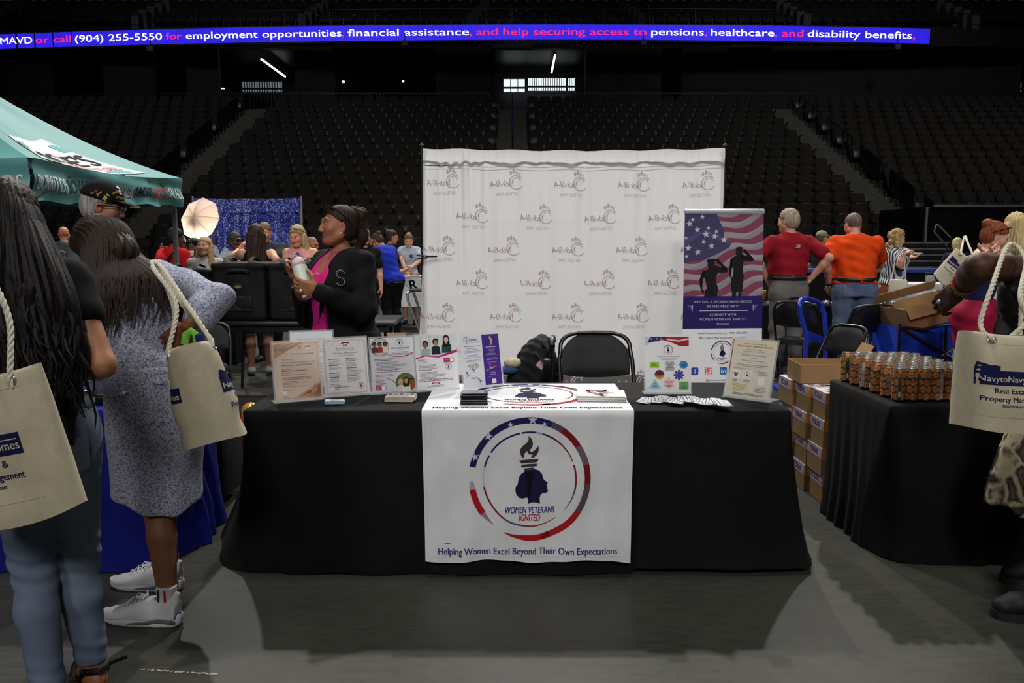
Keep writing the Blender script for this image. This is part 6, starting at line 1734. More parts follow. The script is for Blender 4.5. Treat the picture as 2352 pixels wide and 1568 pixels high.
def sequin():
 m = bpy.data.materials.new('blue_sequin'); m.use_nodes = True; N = m.node_tree.nodes; L = m.node_tree.links; b = N['Principled BSDF']
 tc = N.new('ShaderNodeTexCoord'); mp = N.new('ShaderNodeMapping'); mp.inputs['Scale'].default_value = (1, 1, .75); L.new(tc.outputs['Object'], mp.inputs[0])
 v = N.new('ShaderNodeTexVoronoi'); v.inputs['Scale'].default_value = 58; L.new(mp.outputs[0], v.inputs['Vector'])
 sp = N.new('ShaderNodeSeparateColor'); L.new(v.outputs['Color'], sp.inputs[0])
 n = N.new('ShaderNodeTexNoise'); n.inputs['Scale'].default_value = 2.2; n.inputs['Detail'].default_value = 4; L.new(mp.outputs[0], n.inputs['Vector'])
 ad = N.new('ShaderNodeMath'); ad.operation = 'MULTIPLY_ADD'; ad.inputs[1].default_value = .62; L.new(sp.outputs[0], ad.inputs[0])
 ms = N.new('ShaderNodeMath'); ms.operation = 'MULTIPLY'; ms.inputs[1].default_value = .55; L.new(n.outputs['Fac'], ms.inputs[0]); L.new(ms.outputs[0], ad.inputs[2])
 cr = N.new('ShaderNodeValToRGB'); e = cr.color_ramp.elements
 e[0].position = .28; e[0].color = (*lin((18, 26, 92)), 1); e[1].position = .86; e[1].color = (*lin((196, 206, 250)), 1)
 for p_, c_ in ((.52, (44, 62, 178)), (.72, (78, 104, 226))): q = e.new(p_); q.color = (*lin(c_), 1)
 L.new(ad.outputs[0], cr.inputs[0]); L.new(cr.outputs[0], b.inputs['Base Color'])
 b.inputs['Roughness'].default_value = .35; b.inputs['Metallic'].default_value = .25
 bp2 = N.new('ShaderNodeBump'); bp2.inputs['Strength'].default_value = .6; bp2.inputs['Distance'].default_value = .03; L.new(v.outputs['Distance'], bp2.inputs['Height']); L.new(bp2.outputs[0], b.inputs['Normal'])
 return m
s0, s1 = py(446, 456, 18), py(688, 456, 18)
sq = thing('sequin_curtain', 'shimmering blue sequin curtain hung on a silver frame', 'curtain', ((s0.x + s1.x) / 2, 18, 0)); SO = sq.location.copy()
MSEQ = sequin()
def sqf(b):
 b.grid(lambda a, c: Vector((s0.x + (s1.x - s0.x) * a, 18 + .05 * math.sin(a * 60) + .02 * math.sin(a * 131), .05 + (s0.z - .05 - .02 * math.sin(PI * a)) * c)) - SO, 120, 8, MSEQ)
 b.grid(lambda a, c: Vector((s0.x + (s1.x - s0.x) * a, 17.93 + .02 * math.sin(a * 90), s0.z - .28 + .29 * c - .02 * math.sin(PI * a))) - SO, 120, 2, MSEQ)
one('curtain_cloth', sqf, sq)
for x in (s0.x - .03, s1.x + .03): one('upright', lambda b: [b.tube([Vector((x, 18, 0)) - SO, Vector((x, 18, s0.z + .05)) - SO], .03, MPOLE, 8), b.box(Vector((x, 18, .01)) - SO, (.4, .4, .02), MPOLE)], sq)
one('crossbar', lambda b: b.tube([Vector((s0.x, 18.05, s0.z - .02)) - SO, Vector((s1.x, 18.05, s0.z - .02)) - SO], .02, MPOLE, 8), sq)
# small table with bunting and the girl's crafts
setp(one('tablecloth', lambda b: drape(b, py(905, 640, 14.4).x, py(905, 640, 14.4).x + 1.75, 14.25, 14.82, .93, mat('white_vinyl', (214, 214, 218), .6, var=.03), (.0, .0, .01, .0), (.03, .03, .03, .03), .006, 5, 31, nE=30, nL=6, zb=.40)), 'white cloth over the craft table behind the blue polo woman', 'tablecloth')
bn = thing('letter_bunting', 'white pennant bunting with a black letter R on the craft table front', 'bunting', py(950, 655, 14.225))
def bnt(b):
 for k, s in enumerate(('D', 'R', 'E')):
  M = Matrix.Translation(((k - 1) * .30, 0, 0)) @ Matrix.Rotation(R(-12), 4, 'Y'); b.T = M
  b.add([(-.15, 0, .13), (.15, 0, .16), (.0, 0, -.22), (-.15, .003, .13), (.15, .003, .16), (0, .003, -.22)], [(0, 2, 1), (3, 4, 5), (0, 1, 4, 3), (1, 2, 5, 4), (2, 0, 3, 5)], mat('pennant_white', (222, 222, 226), .7, var=.03))
  if s == 'R':
   A = Art(); A.text('R', 0, -.07, .17, (30, 30, 34), 1, bold=.05); A.put(b, frame3((0, -.002, 0), (1, 0, 0), (0, 0, 1)), gap=.002)
 b.T = None; b.tube([(-.5, 0, .1), (0, 0, .15), (.5, 0, .13)], .006, mat('string_grey', (150, 150, 150), .8), 6)
one('pennant', bnt, bn, smooth=False)
g = random.Random(44)
for k in range(9):
 x = py(916 + k * 5.5, 628, 14.35).x
 t = thing('craft_jar', 'small jar of beads on the craft table, %s from the blue polo woman' % ['first', 'second', 'third', 'fourth', 'fifth', 'sixth', 'seventh', 'eighth', 'ninth'][k], 'jar', (x, 14.36 + .06 * (k % 2), .932), 0, 'bead jars')
 one('jar_body', lambda b: b.lathe([(.022, 0), (.026, .01), (.026, .045), (.02, .05)], mat('bead_%d' % (k % 3), [(190, 130, 90), (206, 180, 150), (160, 90, 70)][k % 3], .4, var=.6, vs=90), 10), t)
mc = thing('metal_stool', 'grey tubular metal stool frame at the left edge of the white backdrop', 'stool', (py(950, 740, 11.6).x, 11.6, 0))
one('frame', lambda b: [b.tube([(-.02, -.15, .82), (-.06, -.18, .80), (-.05, -.2, .70), (.22, -.3, 0)], .018, MSTEEL, 8), b.tube([(.38, -.15, .82), (.42, -.2, .7), (.16, -.3, 0)], .018, MSTEEL, 8), b.tube([(-.02, .15, .82), (.22, .3, 0)], .018, MSTEEL, 8), b.tube([(.38, .15, .82), (.16, .3, 0)], .018, MSTEEL, 8)], mc)
one('seat', lambda b: b.bev((.18, 0, .835), (.44, .34, .03), MPLAS, .01), mc)
MCELL = mat('cellophane', (206, 214, 236), .06, var=.3, vs=30, bump=1.0, bs=30, alpha=.35, spec=.9)
ce = thing('cellophane_gift', 'clear cellophane wrapped gift before the sequin curtain', 'gift', (py(508, 575, 10.2).x - .02, 10.2, .95))
S = SDF(); S.cap((0, 0, .08), (.01, 0, .34), .12, .02, .03); S.cap((.01, 0, .32), (-.07, 0, .46), .012, .045); S.cap((.01, 0, .32), (.08, 0, .44), .012, .04); S.mod(lambda X, Y, Z, d: d + .01 * np.sin(X * 70 + Z * 40) * np.sin(Y * 60 + Z * 30)); S.cut((0, 0, 0), (0, 0, -1))
sdf_obj('wrap', S, .012, MCELL, ce); one('basket', lambda b: b.lathe([(.08, 0), (.1, .08), (.0, .1)], mat('wicker', (120, 90, 60), .8, var=.3), 16), ce)
setp(one('tablecloth', lambda b: drape(b, -3.84, -3.40, 10.02, 10.40, .945, MCLOTH, (.02, .02, .02, .02), (.05, .05, .05, .05), .01, 6, 27, nE=20, nL=4)), 'black cloth over the high table with the cellophane gift', 'tablecloth')
# ================================================================ people
MEYE = mat('eye_white', (176, 168, 160), .25, var=0); MIRIS = mat('eye_dark', (34, 24, 20), .15, var=0)
def tv(T, p): return np.array(T @ Vector(p))
def head_sdf(S, HM, c, fem=False, fat=1.):
 """HM 3x3 head axes (face toward +Y), c centre"""
 Q = np.array(HM); g = lambda x, y, z: np.array(c) + Q @ np.array([x, y, z])
 S.ell(g(0, -.018, .032), (.074, .094, .088), Q, .03)
 S.ell(g(0, .030, -.030), (.060 * fat, .060, .076), Q, .04)
 S.ell(g(0, .062, -.092), (.030 * fat, .026, .022), Q, .035)
 for s in (-1, 1):
  S.cap(g(s * .056 * fat, .0, -.055), g(s * .03 * fat, .052, -.092), .022 * fat, .018, .03)
  S.ell(g(s * .042, .060, -.022), (.026 * fat, .024, .026), Q, .03)
  S.cap(g(s * .012, .086, .030), g(s * .045, .070, .030), .011, .009, .018)
  S.ell(g(s * .031, .094, .009), (.017, .016, .010), Q, .012, '-')
  S.ell(g(s * .031, .074, .010), (.0145, .0145, .0125), Q, .004)
  S.ell(g(s * .0125, .094, -.034), (.010, .012, .008), Q, .008)
  S.ell(g(s * .078, -.008, -.006), (.010, .020, .031), Q @ np.array(Matrix.Rotation(s * R(18), 3, 'Z')), .008)
  S.ell(g(s * .086, -.002, -.004), (.006, .011, .018), Q, .006, '-')
 S.cap(g(0, .088, .022), g(0, .106, -.028), .008, .0125, .014)
 S.cap(g(-.018, .082, -.0585), g(.018, .082, -.0585), .0075, None, .008); S.cap(g(-.015, .081, -.068), g(.015, .081, -.068), .0085, None, .008)
 S.cap(g(-.022, .091, -.0632), g(.022, .091, -.0632), .0022, None, .004, '-')
def head_paint(HM, c, smile=0):
 Q = np.array(HM); c = np.array(c)
 def f(C, M):
  q = (C - c) @ Q; x, y, z = np.abs(q[:, 0]), q[:, 1], q[:, 2]
  h = M == 1
  M = M.copy(); M[h] = 0
  M[h & (y > .068) & (x < .024 + smile * .006) & (z < -.050) & (z > -.076)] = 1
  M[h & (y > .05) & (x > .014) & (x < .050) & (np.abs(z - (.0385 - .3 * np.maximum(0, x - .034))) < .0034)] = 2
  e = h & (y > .062) & (((x - .031) / .0135) ** 2 + ((z - .0095) / .0058) ** 2 < 1); M[e] = 3
  M[e & ((x - .030) ** 2 + (z - .0100) ** 2 < .0066 ** 2)] = 4
  M[e & (z > .0128)] = 4
  if smile: M[h & (y > .07) & (x < .02) & (np.abs(z + .0632) < .0065)] = 3
  return M
 return f
def hand_sdf(S, W, D, N, side, curl=.5, s=1., spread=.0, thumb=.6):
 W = np.array(W, float); D = np.array(D, float); D /= np.linalg.norm(D); N = np.array(N, float); N -= D * (N @ D); N /= np.linalg.norm(N)
 X = np.cross(D, N) * side                 # thumb side
 Q = np.stack([X, D, N], 1)
 S.cap(W - D * .03 * s, W + D * .02 * s, .026 * s, .028 * s, .02, fl=(N, .75))
 S.box(W + D * .052 * s, np.array((.041, .045, .0145)) * s, .012 * s, Q, .016)
 S.ell(W + D * .035 * s + X * .026 * s + N * .008 * s, (.018 * s, .032 * s, .016 * s), Q, .015)
 for i, (o, L) in enumerate(((.031, .068), (.0105, .078), (-.0105, .073), (-.0305, .056))):
  b = W + D * (.092 - .004 * abs(i - 1)) * s + X * o * s; a = curl * (.85 + .08 * i); ang = a * .7
  d0 = D + X * spread * o * 12
  for k, f in enumerate((.46, .30, .24)):
   d = d0 * math.cos(ang) + N * math.sin(ang); e = b + d * L * f * s
   S.cap(b, e, (.0092 - .0008 * k) * s, (.0088 - .0010 * k) * s, .005); b = e; ang += a
 b = W + D * .022 * s + X * .034 * s + N * .006 * s
 for k, (L, q) in enumerate(((.042, thumb), (.032, thumb * .5), (.025, thumb * .1))):
  d = D * (1 - q * .6) + X * q + N * (.35 + .45 * curl * (k + .5) * .6); d /= np.linalg.norm(d); e = b + d * L * s
  S.cap(b, e, (.0125 - .0015 * k) * s, (.0115 - .0018 * k) * s, .008); b = e
def strand(hc, a, n):
 def f(X, Y, Z, d):
  q = np.arctan2(X - hc[0], Y - hc[1])
  return d + a * np.sin(q * n + Z * 14) + a * .6 * np.sin(q * n * 2.3 + 1 + Z * 9)
 return f
SHOE = {}
def fig(label, loc, yaw, h, skin, hair=None, w=1., d=1., fem=False, lean=0, side=0, twist=0, head=(0, 0, 0), L=None, Rr=None, hl=None, hr=None, knees=None, ankles=None, fyaw=(8, -8),
  shirt=None, pants=None, skirt=None, shoes=(30, 30, 32), res=.012, hres=.0062, kres=.0062, fat=1., smile=0, brow=None, lip=None, world=True, bust=1., belly=0., neck=.0, group=None, name='person'):
 root = thing(name, label, 'person', loc, R(yaw), group, s=h / 1.75)
 s_ = h / 1.75
 WI = (Matrix.Translation(loc) @ Matrix.Rotation(R(yaw), 4, 'Z') @ Matrix.Scale(s_, 4)).inverted()
 def tl(p): return np.array(WI @ Vector(p)) if world else np.array(p)
 T = Matrix.Translation((0, 0, .95)) @ Matrix.Rotation(R(twist), 4, 'Z') @ Matrix.Rotation(R(side), 4, 'Y') @ Matrix.Rotation(-R(lean), 4, 'X') @ Matrix.Translation((0, 0, -.95))
 T3 = T.to_3x3()
 sw = (.160 if fem else .190) * (w * .6 + .4)
 if fem: sec = [(.84, 0, -.01, .165 * w, .115 * d), (.93, 0, -.01, .172 * w, .122 * d), (1.06, 0, .0, .132 * w, (.098 + belly) * d), (1.18, 0, .01, .138 * w, .105 * d), (1.28, 0, .02 * bust, .152 * w, .122 * d), (1.37, 0, .0, .152 * w, .10 * d), (1.43, 0, -.01, .11 * w, .075 * d), (1.48, 0, -.01, .055, .055)]
 else: sec = [(.84, 0, -.01, .16 * w, .115 * d), (.93, 0, -.01, .165 * w, .12 * d), (1.06, 0, .01 + belly * .4, .155 * w, (.112 + belly) * d), (1.18, 0, .01 + belly * .2, .165 * w, (.118 + belly * .6) * d), (1.30, 0, .01, .180 * w, .125 * d), (1.39, 0, .0, .175 * w, .105 * d), (1.45, 0, -.01, .115 * w, .08 * d), (1.50, 0, -.01, .06, .06)]
 sh = {1: tv(T, (sw, -.01, 1.405)), -1: tv(T, (-sw, -.01, 1.405))}
 arms = {}
 for sd, a in ((-1, L), (1, Rr)):
  if a is None: a_ = (tv(T, (sd * (sw + .05), -.03, 1.12)), tv(T, (sd * (sw + .06), .05, .87)))
  else: a_ = (tl(a[0]), tl(a[1]))
  arms[sd] = a_
 hip = {sd: np.array((sd * .088 * w, -.01, .90)) for sd in (-1, 1)}
 kn = {sd: np.array((sd * .095 * w, .015, .49)) if knees is None else tl(knees[0 if sd < 0 else 1]) for sd in (-1, 1)}
 an = {sd: np.array((sd * .10, -.03, .085)) if ankles is None else tl(ankles[0 if sd < 0 else 1]) for sd in (-1, 1)}
 # head frame
 nb = tv(T, (0, -.012, 1.45)); HMr = T3 @ Matrix.Rotation(R(head[0]), 3, 'Z') @ Matrix.Rotation(-R(head[1]), 3, 'X') @ Matrix.Rotation(R(head[2]), 3, 'Y')
 mid = T3 @ Matrix.Rotation(-R(head[1] * .5), 3, 'X'); nt = nb + np.array(mid @ Vector((0, .012, .085 + neck)))
 hc = nt + np.array(HMr @ Vector((0, .022, .085)))
 ms = skinm('skin_%02x%02x%02x' % tuple(skin), skin)
 lip = lip or tuple(int(q * f) for q, f in zip(skin, (.90, .74, .72)))
 ml = mat('lip_%02x%02x%02x' % tuple(lip), lip, .4, var=.05)
 bc = brow or (hair[1] if hair else tuple(int(q * .6) for q in skin)); mb_ = mat('brow_%02x%02x%02x' % tuple(bc), tuple(int(q * .8) for q in bc), .6, var=.1)
 B = SDF(); B.loft(sec, T, .03, e=2.3)
 B.cap(nb - np.array(T3 @ Vector((0, 0, .04))), nt, .060 if not fem else .052, .054 if not fem else .046, .03)
 for sd in (-1, 1):
  e, wr = arms[sd]; k = (w * .5 + .5)
  B.cap(nb - np.array(T3 @ Vector((0, .0, .015))), sh[sd], .045, .050 * k, .05)
  B.cap(sh[sd], e, .052 * k, .040 * k, .03); B.cap(e, e * .68 + wr * .32, .039 * k, .042 * k, .02); B.cap(e * .68 + wr * .32, wr, .042 * k, .027, .02)
  B.cap(hip[sd], kn[sd], .088 * w, .056 * (w * .5 + .5), .03); c_ = kn[sd] * .7 + an[sd] * .3 + np.array((0, -.012, 0))
  B.cap(kn[sd], c_, .054 * (w * .5 + .5), .056 * (w * .5 + .5), .02); B.cap(c_, an[sd], .056 * (w * .5 + .5), .036, .02)
  B.cap(an[sd], an[sd] + np.array((0, .03, -.03)), .038, .034, .02)
 pcs = [(*B.mesh(res), 0)]
 Hd = SDF(); head_sdf(Hd, HMr, hc, fem, fat)
 Hd.cap(nb, nt, .058 if not fem else .050, .053 if not fem else .045, .03)
 pcs.append((*Hd.mesh(hres), 1))
 for sd, spec_ in ((-1, hl), (1, hr)):
  e, wr = arms[sd]; D = wr - e; spec_ = spec_ or {}
  if spec_.get('skip'): continue
  D_ = np.array(WI.to_3x3() @ Vector(spec_['D'])) if 'D' in spec_ else D
  N_ = np.array(WI.to_3x3() @ Vector(spec_['N'])) if 'N' in spec_ else np.array((-sd * 1., -.25, 0))
  Hs = SDF(); hand_sdf(Hs, wr, D_, N_, sd, spec_.get('curl', .35), spec_.get('s', 1.), spec_.get('spread', 0), spec_.get('thumb', .6)); pcs.append((*Hs.mesh(kres), 0))
 body = skin_obj('body', pcs, [ms, ml, mb_, MEYE, MIRIS], root, paint=head_paint(HMr, hc, smile))
 info = dict(root=root, T=T, HM=HMr, hc=hc, arms=arms, sh=sh, sec=sec, kn=kn, an=an, hip=hip, nb=nb, nt=nt, WI=WI, tl=tl, res=res)
 # garments
 if shirt:
  lo = shirt.get('loose', .012); S = SDF(); hem = shirt.get('hem', .93)
  sc2 = [(z, cx, cy, rx + lo, ry + lo) for z, cx, cy, rx, ry in sec if z >= hem - .06] 
  if hem < .84: sc2 = [(hem - .02, 0, -.01, sec[0][3] + lo + shirt.get('fl', .02), sec[0][4] + lo + shirt.get('fl', .02))] + [(z, cx, cy, rx + lo, ry + lo) for z, cx, cy, rx, ry in sec]
  S.loft(sc2, T, .02, e=2.3)
  sl = shirt.get('slv', 'short')
  for sd in (-1, 1):
   e, wr = arms[sd]; k = (w * .5 + .5); r0 = .050 * k + lo
   if sl != 'none': S.cap(nb - np.array(T3 @ Vector((0, .0, .02))), sh[sd], .042 + lo, .048 * k + lo, .05)
   if sl == 'none': S.cap(sh[sd] * .75 + nb * .25, sh[sd] * .85 + nb * .15, .055, .05, .03); continue
   if sl == 'short': f = shirt.get('sf', .66); S.cap(sh[sd], sh[sd] * (1 - f) + e * f, r0, .052 * k + lo * 1.4, .03)
   elif sl == '34': S.cap(sh[sd], e, r0, .046 * k + lo, .03); S.cap(e, e * .45 + wr * .55, .046 * k + lo, .046 * k + lo * 1.2, .02)
   else: S.cap(sh[sd], e, r0, .044 * k + lo, .03); S.cap(e, e * .08 + wr * .92, .044 * k + lo, .033 + lo * .8, .02)
  S.cap(nb - np.array(T3 @ Vector((0, -.01, .03))), nt, .062 + shirt.get('nk', 0), .07, .01, '-')
  if 'vneck' in shirt: v = shirt['vneck']; S.ell(tv(T, (0, .13, 1.44)), (.06, .12, v), np.array(T3), .01, '-')
  S.cut(tv(T, (0, 0, hem)), np.array(T3 @ Vector((0, 0, -1))))
  if sl == 'short':
   pass
  am = shirt.get('fold', .005); sd_ = len(label)
  S.mod(lambda X, Y, Z, d: d + am * np.sin(X * 24 + Z * 31 + sd_) * np.sin(Z * 17 - X * 19 + Y * 15) + am * .5 * np.sin(Z * 52 + X * 30 + Y * 22))
  for fn in shirt.get('ops', []): fn(S, info)
  V, F = S.mesh(shirt.get('res', res))
  sm = shirt.get('m') or fabric('cloth_%02x%02x%02x' % tuple(shirt['c']), shirt['c'])
  info['shirt'] = skin_obj(shirt.get('name', 'shirt'), [(V, F, 0)], [sm] + shirt.get('mats', []), root, paint=shirt.get('paint'))
  if shirt.get('collar'):
   def cf(b):
    M = T.copy()
    for t_ in range(2):
     b.grid(lambda a, c: M @ Vector(((.066 + .012 * c + .002 * t_) * math.sin(2 * PI * a), -.012 + (.066 + .014 * c) * math.cos(2 * PI * a), 1.478 - .045 * c + .012 * math.cos(2 * PI * a) * -1)), 32, 3, sm, closed=True)
   one('collar', cf, root)
 if pants:
  lo = pants.get('loose', .012); S = SDF(); pk = pants.get('k', .04); q_ = pants.get('slim', 1.); bot = pants.get('bot', .06); wz = pants.get('waist', 1.0)
  S.loft([(z, cx, cy, rx + lo * .8, ry + lo * .8) for z, cx, cy, rx, ry in sec if z < wz + .08], None, .03, e=2.3)
  for sd in (-1, 1):
   S.cap(hip[sd] + np.array((0, -.01, .0)), kn[sd], .092 * w + lo, .060 * q_ * (w * .5 + .5) + lo, pk)
   c_ = kn[sd] * .7 + an[sd] * .3 + np.array((0, -.012, 0)); S.cap(kn[sd], c_, .058 * q_ * (w * .5 + .5) + lo, .058 * q_ * (w * .5 + .5) + lo, min(pk, .02))
   S.cap(c_, an[sd] + np.array((0, 0, -.03)), .058 * q_ * (w * .5 + .5) + lo, .040 + lo + pants.get('flare', 0), .02)
  S.cut((0, 0, wz), (0, 0, 1)); S.cut((0, 0, bot), (0, 0, -1))
  am = pants.get('fold', .004); kz = kn[1][2]
  S.mod(lambda X, Y, Z, d: d + am * np.sin(Z * 40 + X * 22 + Y * 11) * (.5 + np.exp(-((Z - kz) / .12) ** 2) + np.exp(-((Z - .14) / .08) ** 2)))
  for fn in pants.get('ops', []): fn(S, info)
  pm = pants.get('m') or fabric('cloth_%02x%02x%02x' % tuple(pants['c']), pants['c'])
  info['pants'] = sdf_obj(pants.get('name', 'trousers'), S, pants.get('res', res), pm, root)
  if pants.get('belt'):
   z0 = wz - .035; rx = np.interp(z0, [q[0] for q in sec], [q[3] for q in sec]) + lo + .006; ry = np.interp(z0, [q[0] for q in sec], [q[4] for q in sec]) + lo + .006; cy = np.interp(z0, [q[0] for q in sec], [q[2] for q in sec])
   def sup(a): c, s2 = math.cos(a), math.sin(a); return Vector((rx * math.copysign(abs(c) ** .87, c), cy + ry * math.copysign(abs(s2) ** .87, s2), z0))
   one('belt', lambda b: b.tube([sup(2 * PI * k / 48) for k in range(48)], .02, mat('belt_leather', (26, 22, 22), .4, var=.1), 8, closed=True, flat=(1, .35)), root)
 if skirt:
  S = SDF(); S.loft(skirt['sec'], None, .02)
  am = skirt.get('fold', .008)
  S.mod(lambda X, Y, Z, d: d + am * np.sin(np.arctan2(X, Y + .02) * 9 + Z * 3) * np.clip((1.0 - Z) * 2, 0, 1))
  for fn in skirt.get('ops', []): fn(S, info)
  info['skirt'] = sdf_obj('skirt', S, res, skirt.get('m') or fabric('cloth_%02x%02x%02x' % tuple(skirt['c']), skirt['c']), root)
 if shoes:
  shm = shoes if not isinstance(shoes, tuple) else mat('shoe_%02x%02x%02x' % tuple(shoes), shoes, .5, var=.08)
  for sd in (-1, 1):
   a = an[sd]; fy = R(fyaw[0 if sd < 0 else 1]); dv = np.array((-math.sin(fy), math.cos(fy), 0))
   b0 = np.array((a[0], a[1], 0))
   S = SDF(); S.cap(b0 - dv * .03 + np.array((0, 0, .045)), b0 + dv * .10 + np.array((0, 0, .03)), .042, .040, .02); S.cap(b0 + dv * .10 + np.array((0, 0, .03)), b0 + dv * .155 + np.array((0, 0, .024)), .043, .032, .02)
   S.cap(b0 + np.array((0, 0, .06)), b0 + np.array((0, 0, .085)), .044, .042, .03); S.cut((0, 0, .002), (0, 0, -1))
   sdf_obj('shoe', S, max(.006, res * .7), shm, root)
 if hair:
  st, hcol = hair[0], hair[1]; hm = hairm('hair_%02x%02x%02x' % tuple(hcol), hcol, hair[2].get('c2') if len(hair) > 2 else None)
  o = hair[2] if len(hair) > 2 else {}
  Q = np.array(HMr); g = lambda x, y, z: hc + Q @ np.array([x, y, z])
  S = SDF(); th = {'buzz': .006, 'bald': .004, 'pony': .009, 'bun': .009, 'short': .012}.get(st, .015)
  S.ell(g(0, -.020, .034), (.075 + th, .095 + th, .089 + th), Q, .02)
  if st not in ('buzz', 'bald'): S.ell(g(0, -.045, -.02), (.072 + th * .7, .062 + th, .07), Q, .03)
  fz = o.get('line', .066)
  lz = fz - .066; pn = Q @ np.array((0, .62, -.79)); p0 = g(0, .088 , .082 + lz); pb = Q @ np.array((0, 1., 0)); p1 = g(0, -.010, 0)
  def cutface(X, Y, Z, d):
   a = (X - p0[0]) * pn[0] + (Y - p0[1]) * pn[1] + (Z - p0[2]) * pn[2]; e = (X - p1[0]) * pb[0] + (Y - p1[1]) * pb[1] + (Z - p1[2]) * pb[2]
   return np.maximum(d, np.minimum(a, e))
  S.mod(cutface)
  if st == 'bald': S.ell(g(0, .0, .10), (.07, .085, .07), Q, .01, '-')
  for sd in (-1, 1): S.ell(g(sd * .092, .006, -.02), (.03, .03, .05), Q, .01, '-') if st in ('short', 'buzz', 'bald', 'bun', 'pony') else None
  S.cut(g(0, 0, -.07 if st != 'buzz' else -.05), Q @ np.array((0, .35, -1)))
  if st in ('bun', 'pony'): S.ell(g(0, -.10, .075), (.04, .04, .04) if st == 'pony' else (.05, .05, .045), Q, .02)
  ex = SDF(); ex.p = S.p; ex.mods = S.mods
  a_ = o.get('amp', .0025)
  S.mod(strand(hc, a_, 26))
  hp = [(*S.mesh(min(hres * 1.15, .007)), 0)]
  if 'fall' in o or st == 'pony':
   S2 = SDF()
   for (p0, p1, r0, r1) in o.get('fall', []): S2.cap(g(*p0) if len(p0) == 3 else p0[0], g(*p1) if len(p1) == 3 else p1[0], r0, r1, .03)
   S2.mod(strand(hc - np.array((0, .0, 0)), a_ * 1.6, 40))
   if S2.p: hp.append((*S2.mesh(min(hres * 1.3, .008)), 0))
  if st == 'curly':
   S3 = SDF()
   for k in range(26):
    q = rnd.uniform(0, 2 * PI); zz = rnd.uniform(-.14, .10); rr_ = .085 if zz > 0 else .095
    if math.cos(q) > .35 and zz < .06: continue
    S3.ell(g(rr_ * math.sin(q), rr_ * math.cos(q) - .03, zz), (.034, .034, .036), Q, .02)
   S3.mod(lambda X, Y, Z, d: d + .006 * np.sin(X * 150) * np.sin(Z * 130 + Y * 90)); hp.append((*S3.mesh(.007), 0))
  info['hair'] = skin_obj('hair', hp, [hm], root)
 return info
def glasses(info, up=False, c=(18, 18, 22), parent=None):
 Q = info['HM']; hc = Vector(info['hc']); root = info['root']
 g = lambda x, y, z: hc + Q @ Vector((x, y, z))
 m = mat('glass_dark', c, .08, var=0, spec=.9)
 y0, z0 = (.055, .105) if up else (.102, .012)
 def lens(b):
  for s in (-1, 1):
   M = Q @ Matrix.Rotation(R(-50 if up else 0), 3, 'X')
   b.ball(g(s * .034, y0, z0), (.030, .006, .021), m, 8, M)
 def arm(b):
  for s in (-1, 1): b.tube([g(s * .062, y0 - .005, z0), g(s * .087, y0 - .05, z0 - (.03 if up else 0)), g(s * .09, y0 - .115, z0 - (.09 if up else .01))], .003, m, 6)
  b.tube([g(-.01, y0 + .002, z0 + .004), g(.01, y0 + .002, z0 + .004)], .003, m, 6)
 t = one('sunglasses' if up else 'eyeglasses', lens, root); one('temple_arm', arm, t)
 return t
# ---------------------------------------------------------------- people farther off
def hgt(u, v, Y): return py(u, v, Y).z
def at(u, Y, v=600): p = py(u, v, Y); return (p.x, Y, 0)
SK1, SK2, SK3, SK4, SK5 = (196, 142, 116), (206, 156, 130), (150, 98, 70), (86, 56, 44), (176, 122, 92)
JEAN = mat('denim', (74, 88, 118), .85, var=.22, vs=10, bump=.35, bs=420, c2=(96, 112, 140)); JEAN2 = mat('denim_washed', (98, 112, 138), .85, var=.25, vs=5, bump=.3, bs=500, c2=(128, 142, 166))
GREYP = fabric('grey_chinos', (108, 104, 102), var=.1)
# man in the red polo
f = fig('man in a dark red polo and grey chinos, back turned, hands on hips', at(1812, 9.15), 12, hgt(1812, 478, 9.15), SK1, ('short', (150, 136, 118), dict(line=.06)), w=1.08, d=1.08, head=(28, 4, 0),
  L=(py(1737, 590, 9.1), py(1764, 646, 9.25)), Rr=(py(1905, 592, 9.0), py(1862, 640, 9.1)), hl=dict(N=(1, 0, 0), D=(.5, .6, -.7), curl=.9), hr=dict(N=(-1, 0, 0), D=(-.6, .5, -.6), curl=.9),
  shirt=dict(c=(134, 18, 32), collar=True, hem=1.02, loose=.018), pants=dict(m=GREYP, belt=True, waist=1.07, loose=.016), shoes=(60, 50, 44), belly=.04)
def flagp(b):
 b.box((0, 0, 0), (.055, .003, .032), ink((206, 200, 204)))
 for k in range(3): b.box((0, -.002, -.011 + k * .009), (.055, .001, .004), ink((176, 50, 60)))
 b.box((-.016, -.003, .007), (.022, .001, .018), ink((50, 56, 110)))
o = one('flag_patch', flagp, f['root'], smooth=False); o.location = tv(f['T'], (.0, -.156, 1.36)); o.rotation_euler = (R(8), 0, 0)
for s in (-1, 1): one('back_pocket', lambda b: b.bev((s * .09, -.131, .885), (.095, .012, .11), GREYP, .005), f['root'])
